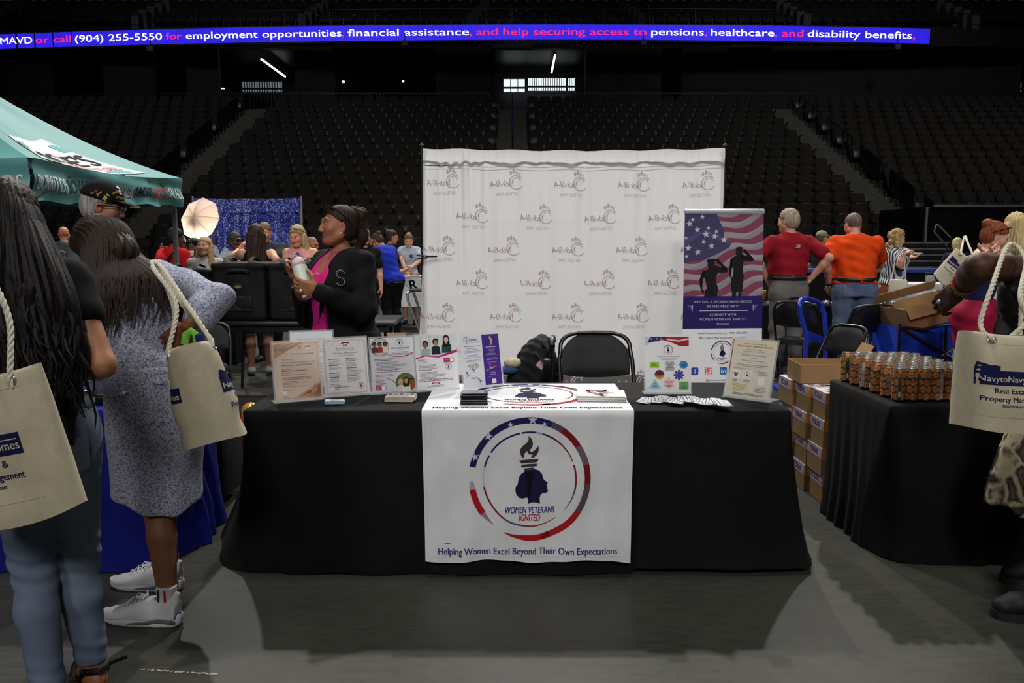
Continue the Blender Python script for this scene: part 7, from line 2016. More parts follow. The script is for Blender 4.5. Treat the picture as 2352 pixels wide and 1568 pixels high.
# man in the orange polo
f = fig('heavy man in a bright orange polo and blue jeans, back turned', at(1965, 9.45), -6, hgt(1957, 490, 9.45) + .03, SK1, ('buzz', (112, 96, 84), dict(line=.06)), w=1.26, d=1.3, head=(14, 16, 0), lean=6, belly=.05,
  L=(py(1897, 600, 9.40), py(1905, 655, 9.55)), hl=dict(N=(.6, .6, 0), D=(.3, .2, -1), curl=.6), Rr=(py(2022, 605, 9.7), py(1996, 640, 9.9)),
  shirt=dict(c=(212, 66, 10), collar=True, hem=.965, loose=.022, fold=.008), pants=dict(m=JEAN, belt=True, waist=1.05, loose=.014), shoes=(70, 66, 60))
for s in (-1, 1): one('back_pocket', lambda b: b.bev((s * .105, -.153, .90), (.11, .012, .12), JEAN, .005), f['root'])
one('watch', lambda b: b.tube([Vector(f['arms'][-1][1]) + Vector((.034 * math.cos(q), .034 * math.sin(q), .01)) for q in [2 * PI * k / 16 for k in range(16)]], .011, MBLK, 6, closed=True), f['root'])
# woman in the striped blouse
MSTR = mat('striped_cotton', (206, 206, 210), .85, var=0)
N = MSTR.node_tree.nodes; Lk = MSTR.node_tree.links; tc = N.new('ShaderNodeTexCoord'); wv = N.new('ShaderNodeTexWave'); wv.inputs['Scale'].default_value = 9; wv.inputs['Distortion'].default_value = 1.2; mp = N.new('ShaderNodeMapping'); mp.inputs['Rotation'].default_value = (0, .15, .5)
Lk.new(tc.outputs['Object'], mp.inputs[0]); Lk.new(mp.outputs[0], wv.inputs[0]); cr = N.new('ShaderNodeValToRGB'); cr.color_ramp.interpolation = 'CONSTANT'; cr.color_ramp.elements[0].color = (*lin((44, 50, 78)), 1); cr.color_ramp.elements[1].position = .5; cr.color_ramp.elements[1].color = (*lin((206, 206, 210)), 1)
Lk.new(wv.outputs['Fac'], cr.inputs[0]); Lk.new(cr.outputs[0], N['Principled BSDF'].inputs['Base Color'])
f = fig('woman with curly blonde hair in a navy striped blouse eating from a plate', at(2052, 11.2), -62, hgt(2055, 524, 11.2), SK2, ('curly', (142, 112, 72), dict(c2=(186, 156, 108))), fem=True, w=1.12, d=1.15, head=(-10, 14, 0),
  Rr=(py(2066, 608, 10.9), py(2078, 582, 10.85)), L=(py(2050, 610, 11.5), py(2086, 592, 11.3)), hr=dict(D=(1, .1, .5), N=(0, 0, -1), curl=.9), hl=dict(D=(1, -.3, .1), N=(0, 0, 1), curl=.5),
  shirt=dict(m=MSTR, slv='short', hem=.97, loose=.022), skirt=dict(c=(128, 66, 30), sec=[(.30, 0, 0, .21, .19), (.6, 0, 0, .20, .18), (.9, 0, -.01, .19, .15), (1.05, 0, 0, .16, .13)]))
glasses(f, True)
one('wristband', lambda b: b.tube([Vector(f['arms'][1][1]) + Vector((.0, .034 * math.cos(q), .034 * math.sin(q))) for q in [2 * PI * k / 14 for k in range(14)]], .007, mat('band_red', (210, 50, 40), .5), 6, closed=True), f['root'])
pl = thing('paper_plate', 'white paper plate held by the woman in the striped blouse', 'plate', py(2098, 584, 11.05)); one('dish', lambda b: b.lathe([(0, 0), (.08, .002), (.115, .018), (.112, .02), (.078, .006), (0, .004)], MPAPER, 24), pl); one('food', lambda b: [b.ball((x, y, .014), (.022, .018, .014), mat('snack', (190, 130, 90), .7, var=.4, vs=80), 6) for x, y in ((.02, .01), (-.03, .02), (.0, -.03))], pl)
hb_ = thing('shoulder_bag', 'cream leather shoulder bag hanging beside the striped blouse', 'bag', py(2062, 668, 10.70) - Vector((0, 0, .16)), R(-20))
one('bag_body', lambda b: b.bev((0, 0, .16), (.22, .09, .30), mat('cream_leather', (190, 184, 166), .5, var=.06), .03), hb_); one('strap', lambda b: b.tube([(-.08, 0, .3), (-.05, .04, .55), (.0, .08, .72), (.06, .04, .55), (.09, 0, .3)], .007, mat('cream_leather', (190, 184, 166)), 6, flat=(1, .5)), hb_)
# man with the olive cap between the polos
f = fig('man in an olive cap and navy shirt seen between the two polo men', at(1884, 15.2), -70, hgt(1884, 531, 15.2), SK1, ('short', (90, 80, 74)), shirt=dict(c=(40, 42, 62)), pants=dict(c=(60, 58, 56)), head=(-12, 0, 0))
def capm(info, m, brim=True, nm='cap', m2=None, sc_=1.):
 Q = np.array(info['HM']); hc = info['hc']; g = lambda x, y, z: hc + Q @ np.array([x, y, z]); S = SDF()
 S.ell(g(0, -.015, .05), (.094 * sc_, .112 * sc_, .098 * sc_), Q, .01); S.cut(g(0, 0, .038), -(Q @ np.array((0, .12, 1)))); t = sdf_obj(nm, S, .006, m, info['root'])
 if brim:
  S = SDF(); S.ell(g(0, .105, .040), (.078, .085, .010), Q @ np.array(Matrix.Rotation(R(-8), 3, 'X')), .01); S.ell(g(0, -.015, .02), (.086, .10, .06), Q, .01, '-'); sdf_obj('brim', S, .005, m2 or m, t)
 return t
capm(f, fabric('olive_cap', (150, 146, 116)))
# red-haired woman, blonde woman, others at the right
MPINKP = fabric('raspberry_crepe', (160, 22, 62), rough=.7, var=.1, bump=.1)
f = fig('red-haired woman in a sleeveless navy top and raspberry trousers looking down', at(2246, 6.95), -128, hgt(2256, 503, 6.95), (206, 156, 138), ('bun', (112, 58, 34), dict(c2=(140, 76, 44), amp=.004)), fem=True, w=1.18, d=1.15, head=(22, 20, 0), lean=5,
  Rr=(py(2196, 612, 6.75), py(2256, 584, 6.6)), L=(py(2300, 612, 6.85), py(2280, 580, 6.62)), hr=dict(D=(1, .0, .1), N=(0, .3, 1), curl=.6), hl=dict(D=(-1, 0, .2), N=(0, -.2, 1), curl=.6),
  shirt=dict(c=(34, 36, 76), slv='none', vneck=.13, hem=.98, loose=.012), pants=dict(m=MPINKP, name='trousers', loose=.045, flare=.06, waist=1.06, fold=.01, res=.014))
glasses(f, True)
one('wristband', lambda b: b.tube([Vector(f['arms'][1][1]) * .8 + Vector(f['arms'][1][0]) * .2 + Vector((.036 * math.cos(q), .0, .036 * math.sin(q))) for q in [2 * PI * k / 14 for k in range(14)]], .008, mat('band_lime', (110, 200, 50), .5), 6, closed=True), f['root'])
f = fig('blonde woman in a fluffy white sweater seen from behind at the right edge', at(2328, 7.55), -20, hgt(2325, 488, 7.55), SK2, ('long', (172, 148, 104), dict(c2=(206, 184, 138), amp=.004, fall=[((0, -.09, .04), (.02, -.13, -.20), .06, .07), ((-.06, -.07, 0), (-.07, -.10, -.20), .05, .05), ((.06, -.07, 0), (.07, -.10, -.22), .05, .05)])), fem=True,
  L=(py(2304, 615, 7.6), py(2288, 596, 7.8)), hl=dict(D=(-.8, .4, -.1), N=(0, 0, 1)), shirt=dict(m=mat('fluffy_white_knit', (214, 206, 200), .95, var=.06, vs=60, bump=1, bs=140, sheen=.4), slv='34', hem=.95, loose=.03, nk=.02), pants=dict(c=(60, 56, 60)))
f = fig('woman with deep brown skin, only her face showing beside the blonde hair', at(2293, 10.3), 150, hgt(2293, 540, 10.3), SK4, ('short', (24, 20, 20)), fem=True, shirt=dict(c=(40, 36, 44)), pants=dict(c=(36, 36, 40)), head=(-10, 10, 0)); glasses(f)
f = fig('person with a pale blonde bob seated low by the draped doorway', at(2196, 14.0), -30, hgt(2196, 546, 14.0), SK2, ('long', (196, 176, 132), dict(fall=[((0, -.08, .0), (0, -.09, -.10), .07, .06)])), fem=True, shirt=dict(c=(44, 32, 70)), pants=dict(c=(40, 40, 46)))
# --- middle: blue polo and the craft table
f = fig('woman in a royal blue polo and black trousers bending over the craft table', at(898, 13.0), 58, 1.72, SK5, ('bun', (50, 38, 30), dict(c2=(70, 52, 40))), fem=True, w=1.22, d=1.2, lean=18, head=(10, 26, 0), L=(py(868, 640, 12.75), py(864, 668, 12.9)), Rr=(py(905, 630, 13.3), py(930, 620, 13.7)),
  shirt=dict(c=(30, 52, 176), collar=True, hem=.86, loose=.022), pants=dict(c=(18, 18, 20), loose=.012, waist=.94), shoes=(150, 60, 60)); glasses(f)
f = fig('older woman in black turning toward us, her face above the dark blazer shoulder', at(838, 12.0), 196, hgt(835, 524, 12), (196, 140, 116), ('curly', (96, 74, 52), dict(c2=(140, 112, 80))), fem=True, shirt=dict(c=(20, 20, 22)), pants=dict(c=(22, 22, 24)), w=1.1)
f = fig('woman with tied dark hair, face showing behind the blue polo', at(897, 15.0), -75, hgt(897, 527, 15), SK5, ('bun', (52, 40, 32)), fem=True, shirt=dict(c=(60, 60, 70)), pants=dict(c=(40, 40, 46)), head=(0, 10, 0))
f = fig('girl in a pale blue tee and black skirt sorting beads at the craft table', at(940, 15.25), 176, hgt(939, 533, 15.25), SK2, ('bun', (112, 84, 54)), fem=True, w=.95, head=(8, 28, 0), L=(py(962, 600, 15.1), py(944, 614, 14.9)), Rr=(py(918, 585, 15.2), py(935, 628, 14.85)),
  shirt=dict(c=(166, 176, 190), hem=.98, loose=.02), skirt=dict(c=(24, 24, 28), sec=[(.45, 0, 0, .22, .18), (.8, 0, 0, .18, .15), (1.02, 0, 0, .135, .11)]))
one('chest_print', lambda b: b.lathe([(.030, 0), (.036, .001), (.036, .003), (.030, .003)], ink((70, 76, 100)), 20, Matrix.Rotation(PI / 2, 3, 'X'), tv(f['T'], (-.07, .168, 1.30))), f['root'])
# --- left: group around the sequin curtain
f = fig('laughing woman with long blonde hair in a patterned white top', at(472, 9.7), 196, hgt(470, 544, 9.7), (214, 166, 142), ('long', (160, 132, 86), dict(c2=(190, 162, 112), line=.07, fall=[((-.075, -.02, .0), (-.10, .02, -.30), .035, .045), ((.075, -.02, 0), (.10, .02, -.30), .035, .045), ((0, -.08, 0), (0, -.1, -.3), .07, .06)])), fem=True, smile=1, head=(-18, -6, 0), hres=.005,
  shirt=dict(c=(196, 188, 184), loose=.02, hem=.9), pants=dict(c=(60, 60, 70)))
f = fig('woman with long dark hair in a black sleeveless top, back turned, one arm raised', at(590, 9.3), 14, hgt(583, 514, 9.3), (200, 148, 120), ('long', (38, 28, 24), dict(c2=(58, 42, 34), amp=.003, fall=[((0, -.07, .03), (0, -.13, -.34), .07, .075), ((-.06, -.06, 0), (-.07, -.11, -.32), .045, .05), ((.06, -.06, 0), (.07, -.11, -.32), .045, .05)])), fem=True, w=1.05,
  L=(py(533, 592, 9.3), py(549, 573, 9.45)), Rr=(py(634, 596, 9.2), py(640, 640, 9.5)), hl=dict(D=(.55, .2, .75), N=(.6, .6, -.4), curl=.5), shirt=dict(c=(18, 18, 20), slv='none', hem=.95), pants=dict(c=(24, 24, 28), bot=.50, waist=1.0), shoes=(176, 174, 178))
one('bracelet', lambda b: b.tube([Vector(f['arms'][-1][1]) + Vector((.03 * math.cos(q), .03 * math.sin(q), .0)) for q in [2 * PI * k / 14 for k in range(14)]], .006, MSTEEL, 6, closed=True), f['root'])
f = fig('man in a dark grey tee looking down before the sequin curtain', at(613, 10.4), 172, hgt(608, 508, 10.4), (196, 140, 114), ('buzz', (120, 96, 74), dict(line=.075)), w=1.08, head=(6, 16, 0), L=(py(640, 600, 10.2), py(588, 570, 10.0)), hl=dict(D=(-.3, 0, 1), N=(-.8, -.4, 0), curl=1.1), shirt=dict(c=(46, 50, 58), loose=.02), pants=dict(c=(50, 50, 56)))
f = fig('woman with glasses and a grey head wrap before the sequin curtain, left of centre', at(541, 10.8), 232, hgt(541, 532, 10.8), SK4, ('short', (54, 54, 58), dict(line=.05)), fem=True, shirt=dict(c=(150, 160, 180)), pants=dict(c=(40, 40, 46))); glasses(f)
f = fig('woman with long blonde hair, sunglasses on her head and a flower lei', at(690, 9.8), 170, hgt(686, 515, 9.8), (204, 148, 124), ('long', (150, 128, 94), dict(c2=(186, 164, 124), line=.07, fall=[((-.075, -.02, .0), (-.09, .0, -.22), .035, .045), ((.075, -.02, 0), (.09, .0, -.20), .035, .045), ((0, -.08, 0), (0, -.1, -.25), .07, .06)])), fem=True, w=1.12, head=(-8, 18, 0),
  L=(py(727, 606, 9.7), py(693, 598, 9.5)), Rr=(py(656, 606, 9.7), py(685, 604, 9.5)), hl=dict(D=(-1, 0, .2), N=(0, 0, 1)), hr=dict(D=(1, 0, .2), N=(0, 0, 1)), shirt=dict(c=(214, 150, 150), slv='none', vneck=.12, hem=.95, loose=.014), pants=dict(c=(70, 70, 80)))
glasses(f, True)
def lei(b):
 for k in range(22):
  a = 2 * PI * k / 22
  p = tv(f['T'], (.085 * math.sin(a) * 1.1, .055 + .10 * math.cos(a), 1.36 - .16 * max(0, math.cos(a)) ** .7 + .10 * max(0, -math.cos(a))))
  b.ball(p, .021, mat('lei_%d' % (k % 4), [(226, 200, 190), (206, 90, 60), (226, 180, 90), (200, 70, 80)][k % 4], .8), 5)
lt = thing('flower_lei', 'orange and white flower lei around the neck of the sunglasses wearing blonde woman', 'lei', f['root'].location, f['root'].rotation_euler.z, s=f['root'].scale.x); one('blossoms', lei, lt)
f = fig('bald man with brown skin, head showing right of the lei wearer', at(712, 11.5), 250, hgt(712, 541, 11.5), SK3, None, shirt=dict(c=(60, 60, 70)), pants=dict(c=(50, 50, 56)), head=(0, 12, 0))
f = fig('person in a bright red tee with a black cross strap beside the canopy leg', at(400, 10.2), -30, hgt(398, 522, 10.2), SK4, ('short', (24, 20, 20)), w=1.1, head=(-16, 10, 0), L=(py(368, 610, 10.0), py(372, 580, 10.4)), shirt=dict(c=(186, 20, 28), loose=.02), pants=dict(c=(30, 30, 36)))
one('cross_strap', lambda b: b.tube([tv(f['T'], p) for p in ((.13, -.07, 1.47), (.10, -.155, 1.36), (.0, -.178, 1.2), (-.12, -.16, 1.03), (-.19, -.06, .96))], .016, MBLK, 8, flat=(1.2, .4)), f['root'])
f = fig('person in a white and teal cap partly hidden by the canopy leg', at(411, 11.6), -95, hgt(411, 541, 11.6), SK3, ('short', (40, 34, 32)), shirt=dict(c=(110, 130, 170)), pants=dict(c=(50, 50, 60))); capm(f, fabric('white_teal_cap', (206, 214, 212)))
f = fig('woman with dark curly hair and a pale blue top right of the canopy leg', at(441, 11.1), -80, hgt(441, 546, 11.1), SK4, ('curly', (26, 20, 20)), fem=True, shirt=dict(c=(110, 140, 190)), pants=dict(c=(50, 50, 60)), head=(-10, 14, 0), Rr=(py(438, 608, 10.8), py(440, 585, 10.75)))
wc = thing('paper_cup', 'small white paper cup held near the canopy leg', 'cup', py(440, 583, 10.65)); one('cup_body', lambda b: b.lathe([(.022, -.03), (.03, .03), (.028, .03), (.02, -.027)], MPAPER, 14), wc); one('lid', lambda b: b.lathe([(.031, .03), (.028, .04), (0, .04)], MPAPER, 14), wc)
f = fig('bald man in a grey printed tee, back turned, far left under the canopy', at(150, 14.0), 8, hgt(148, 519, 14.0), (206, 140, 116), None, w=1.1, shirt=dict(c=(84, 90, 96), loose=.02), pants=dict(c=(50, 50, 56)))
def bprint(b):
 A = Art(); A.arc(0, -.02, .07, .10, 30, 150, (150, 150, 150)); A.rect(-.08, -.08, .08, -.03, (150, 110, 90)); A.lines(-.08, .08, -.11, 2, .03, (160, 160, 160), 'c', .012)
 q = tv(f['T'], (0, -.168, 1.28)); A.put(b, frame3(q, (1, 0, 0), (0, .05, 1)), gap=.001)
one('back_print', bprint, f['root'], smooth=False)
# ---------------------------------------------------------------- rope and canvas totes
MCANV = fabric('natural_canvas', (206, 196, 170), rough=.9, var=.06, vs=30, bump=.35, bs=700)
MROPE = mat('cotton_rope', (214, 208, 190), .9, var=.1, vs=80)
MGROM = mat('grommet', (196, 196, 196), .25, metal=.8, var=.03)
TNAVY = (26, 30, 76)
def rope(b, pts, r=.0075, m=None, turns=52):
 pts = [Vector(p) for p in pts]; P = []
 for i in range(len(pts) - 1):
  p0 = pts[max(0, i - 1)]; p1 = pts[i]; p2 = pts[i + 1]; p3 = pts[min(len(pts) - 1, i + 2)]
  n = max(3, int((p2 - p1).length / .008))
  for k in range(n):
   t = k / n; P.append(.5 * ((2 * p1) + (p2 - p0) * t + (2 * p0 - 5 * p1 + 4 * p2 - p3) * t * t + (3 * p1 - p0 - 3 * p2 + p3) * t ** 3))
 P.append(pts[-1])
 for s in range(3):
  Q = []; L = 0
  for i, p in enumerate(P):
   t = (P[min(i + 1, len(P) - 1)] - P[max(i - 1, 0)]).normalized()
   if i: L += (P[i] - P[i - 1]).length
   a = t.orthogonal().normalized() if abs(t.x) > .9 else (Vector((1, 0, 0)) - t * t.x).normalized()
   q = L * turns * 2 + s * 2 * PI / 3
   Q.append(p + (a * math.cos(q) + t.cross(a) * math.sin(q)) * r * .62)
  b.tube(Q, r * .66, m or MROPE, 6)
def tote(label, M, W=.385, H=.40, Db=.11, Dt=.05, art=True, bend=0., seed=1, bulge=0., sag=.03, flare=0., ak=None, ax=0.):
 """M: 4x4 local->world; local x right, z up from the bag's bottom centre, front toward -y"""
 loc = M.to_translation(); t = thing('tote_bag', label, 'bag', loc, 0, 'canvas totes with navy print'); t.rotation_euler = M.to_euler()
 g = random.Random(seed); ph = [g.uniform(0, 6) for _ in range(6)]
 def half(z):
  k = z / H; D = Db * (1 - k) ** .6 * .9 + Dt * (.3 + .7 * k) + bulge * math.sin(PI * k); return D / 2
 def surf(x, z, off=0., sgn=-1):
  k = z / H; w = W / 2 * (1 + flare * (1 - k))
  n = 4.; q = min(1, abs(x / w)); y = half(z) * (1 - q ** n) ** (1 / 2.2)
  wr = .004 * math.sin(x * 21 + z * 11 + ph[0]) + .003 * math.sin(x * 15 - z * 33 + ph[1]) + .004 * math.sin(z * 40 + ph[2] + x * 3) * math.exp(-((k - .2) / .18) ** 2)
  y += (wr * (1 - q ** 3) + off)
  return Vector((x + bend * (1 - k) ** 2, sgn * y, z - (sag * (1 - q * q) * (1 - k) ** 3 if sgn else 0) - .012 * (1 - q * q) * k ** 4))
 def body(b):
  NU, NV = 40, 36; rows = []
  def loop(z, ins=0.):
   w = W / 2 * (1 + flare * (1 - z / H)) - ins; L = []
   for i in range(NU): L.append(surf(-w + 2 * w * (.5 - .5 * math.cos(PI * i / NU)), z, -ins, -1))
   for i in range(NU): L.append(surf(w - 2 * w * (.5 - .5 * math.cos(PI * i / NU)), z, -ins, 1))
   return L
  for j in range(NV + 1): rows.append(loop(H * j / NV))
  for j in range(8): rows.append(loop(H * (1 - .05 * j), .003))
  n = len(rows[0]); vs = [p for r_ in rows for p in r_]; fs = [tuple(range(n - 1, -1, -1))]
  for j in range(len(rows) - 1): fs += [(j * n + i, j * n + (i + 1) % n, (j + 1) * n + (i + 1) % n, (j + 1) * n + i) for i in range(n)]
  fs.append(tuple((len(rows) - 1) * n + i for i in range(n)))
  b.add(vs, fs, MCANV)
  A = Art(); hemc = (188, 178, 152)
  A.rect(-W * .48, H * .885, W * .48, H * .888, hemc, 1); A.rect(-W * .46, H * .14, W * .46, H * .1425, hemc, 1)
  if art:
   k = ak or W / .385
   z0 = .19 * k
   A.rect(-.168 * k, z0, .170 * k, z0 + .062 * k, TNAVY, 1)
   A.poly([(-.168 * k, z0 + .06 * k), (-.078 * k, z0 + .06 * k), (-.078 * k, z0 + .082 * k), (-.10 * k, z0 + .086 * k), (-.12 * k, z0 + .084 * k), (-.14 * k, z0 + .092 * k), (-.162 * k, z0 + .098 * k), (-.166 * k, z0 + .082 * k)], TNAVY, 1)
   CW = (214, 206, 184)
   A.text('NavytoNavyHomes', .0, z0 + .015 * k, .026 * k, CW, 3, w=.325 * k, bold=.02)
   for a, c in (((.052, .042), (.070, .058)), ((.070, .058), (.088, .044)), ((.088, .044), (.160, .044))): A.line(a[0] * k, z0 + a[1] * k, c[0] * k, z0 + c[1] * k, .003 * k, CW, 3)
   A.text('Real Estate &', 0, z0 - .033 * k, .021 * k, TNAVY, 1, w=.20 * k, bold=.04); A.text('Property Management', 0, z0 - .067 * k, .021 * k, TNAVY, 1, w=.305 * k, bold=.04); A.text('NAVYTONAVY.com', 0, z0 - .090 * k, .011 * k, TNAVY, 1, w=.14 * k, bold=.03)
  A.put(b, lambda x, y, off: surf(x + ax, y, off, -1), gap=.0005, base=.0008, maxlen=.02)
  A = Art()
  if art:
   A.rect(-.168 * k, z0, .170 * k, z0 + .062 * k, TNAVY, 1); A.text('NavytoNavyHomes', .0, z0 + .015 * k, .026 * k, CW, 3, w=.325 * k, bold=.02, flip=True)
  A.put(b, lambda x, y, off: surf(x, y, off, 1), gap=.0005, base=.0008, maxlen=.02)
 one('bag_body', body, t, ang=75)
 for sx in (-1, 1):
  for sg in (-1, 1): one('grommet', lambda b: b.tube([surf(sx * W * .30 + .012 * math.cos(q), H * .93 + .012 * math.sin(q), .001, sg) for q in [2 * PI * k_ / 16 for k_ in range(16)]], .0035, MGROM, 6, closed=True), t)
 t['_W'] = W
 return t, surf, M
def tote_rope(t, surf, M, over, W=.385, H=.40, sg=-1, knots=True):
 """one handle: from left grommet over world points to right grommet"""
 Mi = M.inverted()
 a = surf(-W * .30, H * .93, .006, sg); c = surf(W * .30, H * .93, .006, sg)
 pts = [surf(-W * .30, H * .93, -.015, sg), a] + [Mi @ Vector(p) for p in over] + [c, surf(W * .30, H * .93, -.015, sg)]
 o = one('rope_handle', lambda b: rope(b, pts, .0072), t)
 return o
# ---------------------------------------------------------------- woman in the black blazer
MBLZ = fabric('black_crepe', (15, 15, 16), rough=.85, var=.1, bump=.15)
MPNK = fabric('pink_satin', (226, 44, 142), rough=.45, var=.08, bump=.08, vs=6)
SKW = (160, 104, 76)
wx = -1.0
def open_front(S, info):
 T = info['T']; T3 = np.array(T.to_3x3())
 S.box(tv(T, (.0, .20, 1.08)), (.085, .19, .30), .03, T3, .02, '-'); S.cap(tv(T, (0, .21, 1.27)), tv(T, (0, .10, 1.47)), .105, .062, .02, '-')
 S.box(tv(T, (.0, .22, .8)), (.10, .2, .20), .03, T3, .03, '-')
f = fig('woman in a black blazer and pink top holding a white bottle behind the table', (wx, 4.86, 0), 135, 1.70, SKW, ('pony', (22, 18, 18), dict(c2=(60, 40, 28), line=.075, amp=.0013, fall=[((0, -.09, .10), (.0, -.135, .085), .03, .034), ((0, -.135, .085), (.0, -.150, -.05), .034, .030), ((0, -.150, -.05), (.01, -.125, -.17), .030, .014)])),
  fem=True, w=1.36, d=1.45, fat=1.14, head=(-20, -4, 0), res=.008, hres=.0027, kres=.0034, lip=(140, 66, 66), brow=(40, 28, 24), belly=.01,
  L=(py(836, 712, 4.62), py(727, 668, 4.47)), Rr=(py(706, 725, 5.0), py(683, 636, 4.62)),
  hl=dict(D=(-1, .05, .28), N=(0, 1, .25), curl=.62, thumb=.75, s=1.05), hr=dict(D=(-.25, -.45, .85), N=(.55, -.6, -.2), curl=.95, thumb=.4),
  shirt=dict(m=MBLZ, name='blazer', slv='long', hem=.74, loose=.020, res=.008, fold=.004, nk=.012, ops=[open_front]), pants=dict(c=(18, 18, 20), loose=.012), shoes=(20, 20, 22))
S = SDF(); S.loft([(z, cx, cy, rx + .010, ry + .010) for z, cx, cy, rx, ry in f['sec']], f['T'], .02, e=2.3)
S.ell(tv(f['T'], (0, .15, 1.47)), (.062, .11, .12), np.array(f['T'].to_3x3()), .01, '-'); S.cap(f['nb'] - np.array((0, 0, .02)), f['nt'], .066, .07, .01, '-')
S.mod(lambda X, Y, Z, d: d + .006 * np.sin((Z + np.abs(X) * .9) * 42) * np.exp(-((Z - 1.30) / .10) ** 2) + .002 * np.sin(Z * 25))
sdf_obj('blouse', S, .007, MPNK, f['root'])
def lap(b):
 T = f['T']
 for s in (-1, 1):
  pts = [(s * .055, .02, 1.475), (s * .075, .095, 1.40), (s * .085, .150, 1.29), (s * .072, .168, 1.16), (s * .066, .172, 1.06)]; out = [(s * .085, .0, 1.465), (s * .115, .07, 1.40), (s * .130, .12, 1.305), (s * .10, .158, 1.17), (s * .068, .176, 1.06)]
  for i in range(4):
   q = [pts[i], pts[i + 1], out[i + 1], out[i]]
   v = [T @ Vector((x * 1.3, y * 1.24 + .006, z)) for x, y, z in q]
   n_ = (v[1] - v[0]).cross(v[3] - v[0]).normalized() * .004
   b.add(v + [p + n_ for p in v], [(0, 1, 2, 3), (7, 6, 5, 4), (0, 4, 5, 1), (1, 5, 6, 2), (2, 6, 7, 3), (3, 7, 4, 0)], MBLZ)
one('lapel', lap, f['root'], smooth=False)
glasses(f, True, (14, 14, 26))
MRH = mat('rhinestone', (226, 226, 230), .1, metal=.6, var=0, spec=1)
def brooch(b):
 T = f['T']
 A = [(.022 * math.cos(a) * (1 if a < PI else 1), .022 + .022 * math.sin(a)) for a in np.linspace(.3, PI * 1.5, 9)] + [(.022 * math.cos(a), -.022 + .022 * math.sin(a)) for a in np.linspace(PI * .5, -PI * .85, 10)]
 c = T @ Vector((-.205, .142, 1.325)); ux = (T.to_3x3() @ Vector((-.5, -.85, 0))).normalized() * -1; uz = Vector((0, 0, 1))
 for x, z in A: b.ball(c - ux * x + uz * z, .0042, MRH, 4)
one('letter_brooch', brooch, f['root'])
one('name_pin', lambda b: [b.ball(f['T'] @ Vector((.155, .20 - .002 * k, 1.30 - .014 * k)), .005, MRH, 4) for k in range(5)], f['root'])
one('earring', lambda b: b.ball(Vector(f['hc']) + f['HM'] @ Vector((-.088, .0, -.04)), .005, MRH, 6), f['root'])
e_, w_ = [Vector(q) for q in f['arms'][-1]]
def brac(b):
 ax_ = (w_ - e_).normalized(); u = ax_.orthogonal().normalized(); v = ax_.cross(u)
 for k in range(18):
  q = 2 * PI * k / 18; b.ball(w_ - ax_ * .012 + (u * math.cos(q) + v * math.sin(q)) * .031, .005, MRH, 4)
one('bracelet', brac, f['root'])
Wl = f['root'].matrix_basis
ltd = (WI3 := f['WI'].to_3x3()) @ Vector((-1, .05, .28)); ltd.normalize()
one('ring', lambda b: b.ball(w_ + ltd * .085 + WI3 @ Vector((0, -.022, -.02)), .011, MRH, 6), f['root'])
one('cuff_button', lambda b: [b.ball(f['T'] @ Vector((-.13, .20, 1.0)), .011, MSTEEL, 6)], f['root'])
# bottle
b0, b1 = py(709, 682, 4.50), py(683, 598, 4.56)
bo = thing('water_bottle', 'tall white water bottle with lilac cap held by the woman in the blazer', 'bottle', b0)
ax_ = (b1 - b0); bo.rotation_euler = ax_.to_track_quat('Z', 'Y').to_euler(); BL_ = ax_.length
MBOT = mat('bottle_white', (222, 226, 214), .35, var=.02); MLIL = mat('bottle_lilac', (190, 160, 206), .4, var=.02); MCRM = mat('bottle_cream', (226, 206, 194), .4, var=.02)
one('flask', lambda b: b.lathe([(0, 0), (.030, .0), (.034, .006), (.040, BL_ * .45), (.040, BL_ * .84)], MBOT, 28), bo)
one('collar', lambda b: b.lathe([(.040, BL_ * .84), (.0425, BL_ * .845), (.0425, BL_ * .90), (.040, BL_ * .905)], MLIL, 28), bo)
one('cap', lambda b: b.lathe([(.039, BL_ * .90), (.038, BL_ * .95), (.031, BL_ * 1.03), (.016, BL_ * 1.08), (0, BL_ * 1.09)], MCRM, 28), bo)
one('carry_loop', lambda b: b.tube([(-.036, 0, BL_ * .9), (-.04, 0, BL_ * 1.08), (-.015, 0, BL_ * 1.22), (.02, 0, BL_ * 1.16), (.03, 0, BL_ * 1.04)], .011, MLIL, 8, flat=(.4, 1.4)), bo)
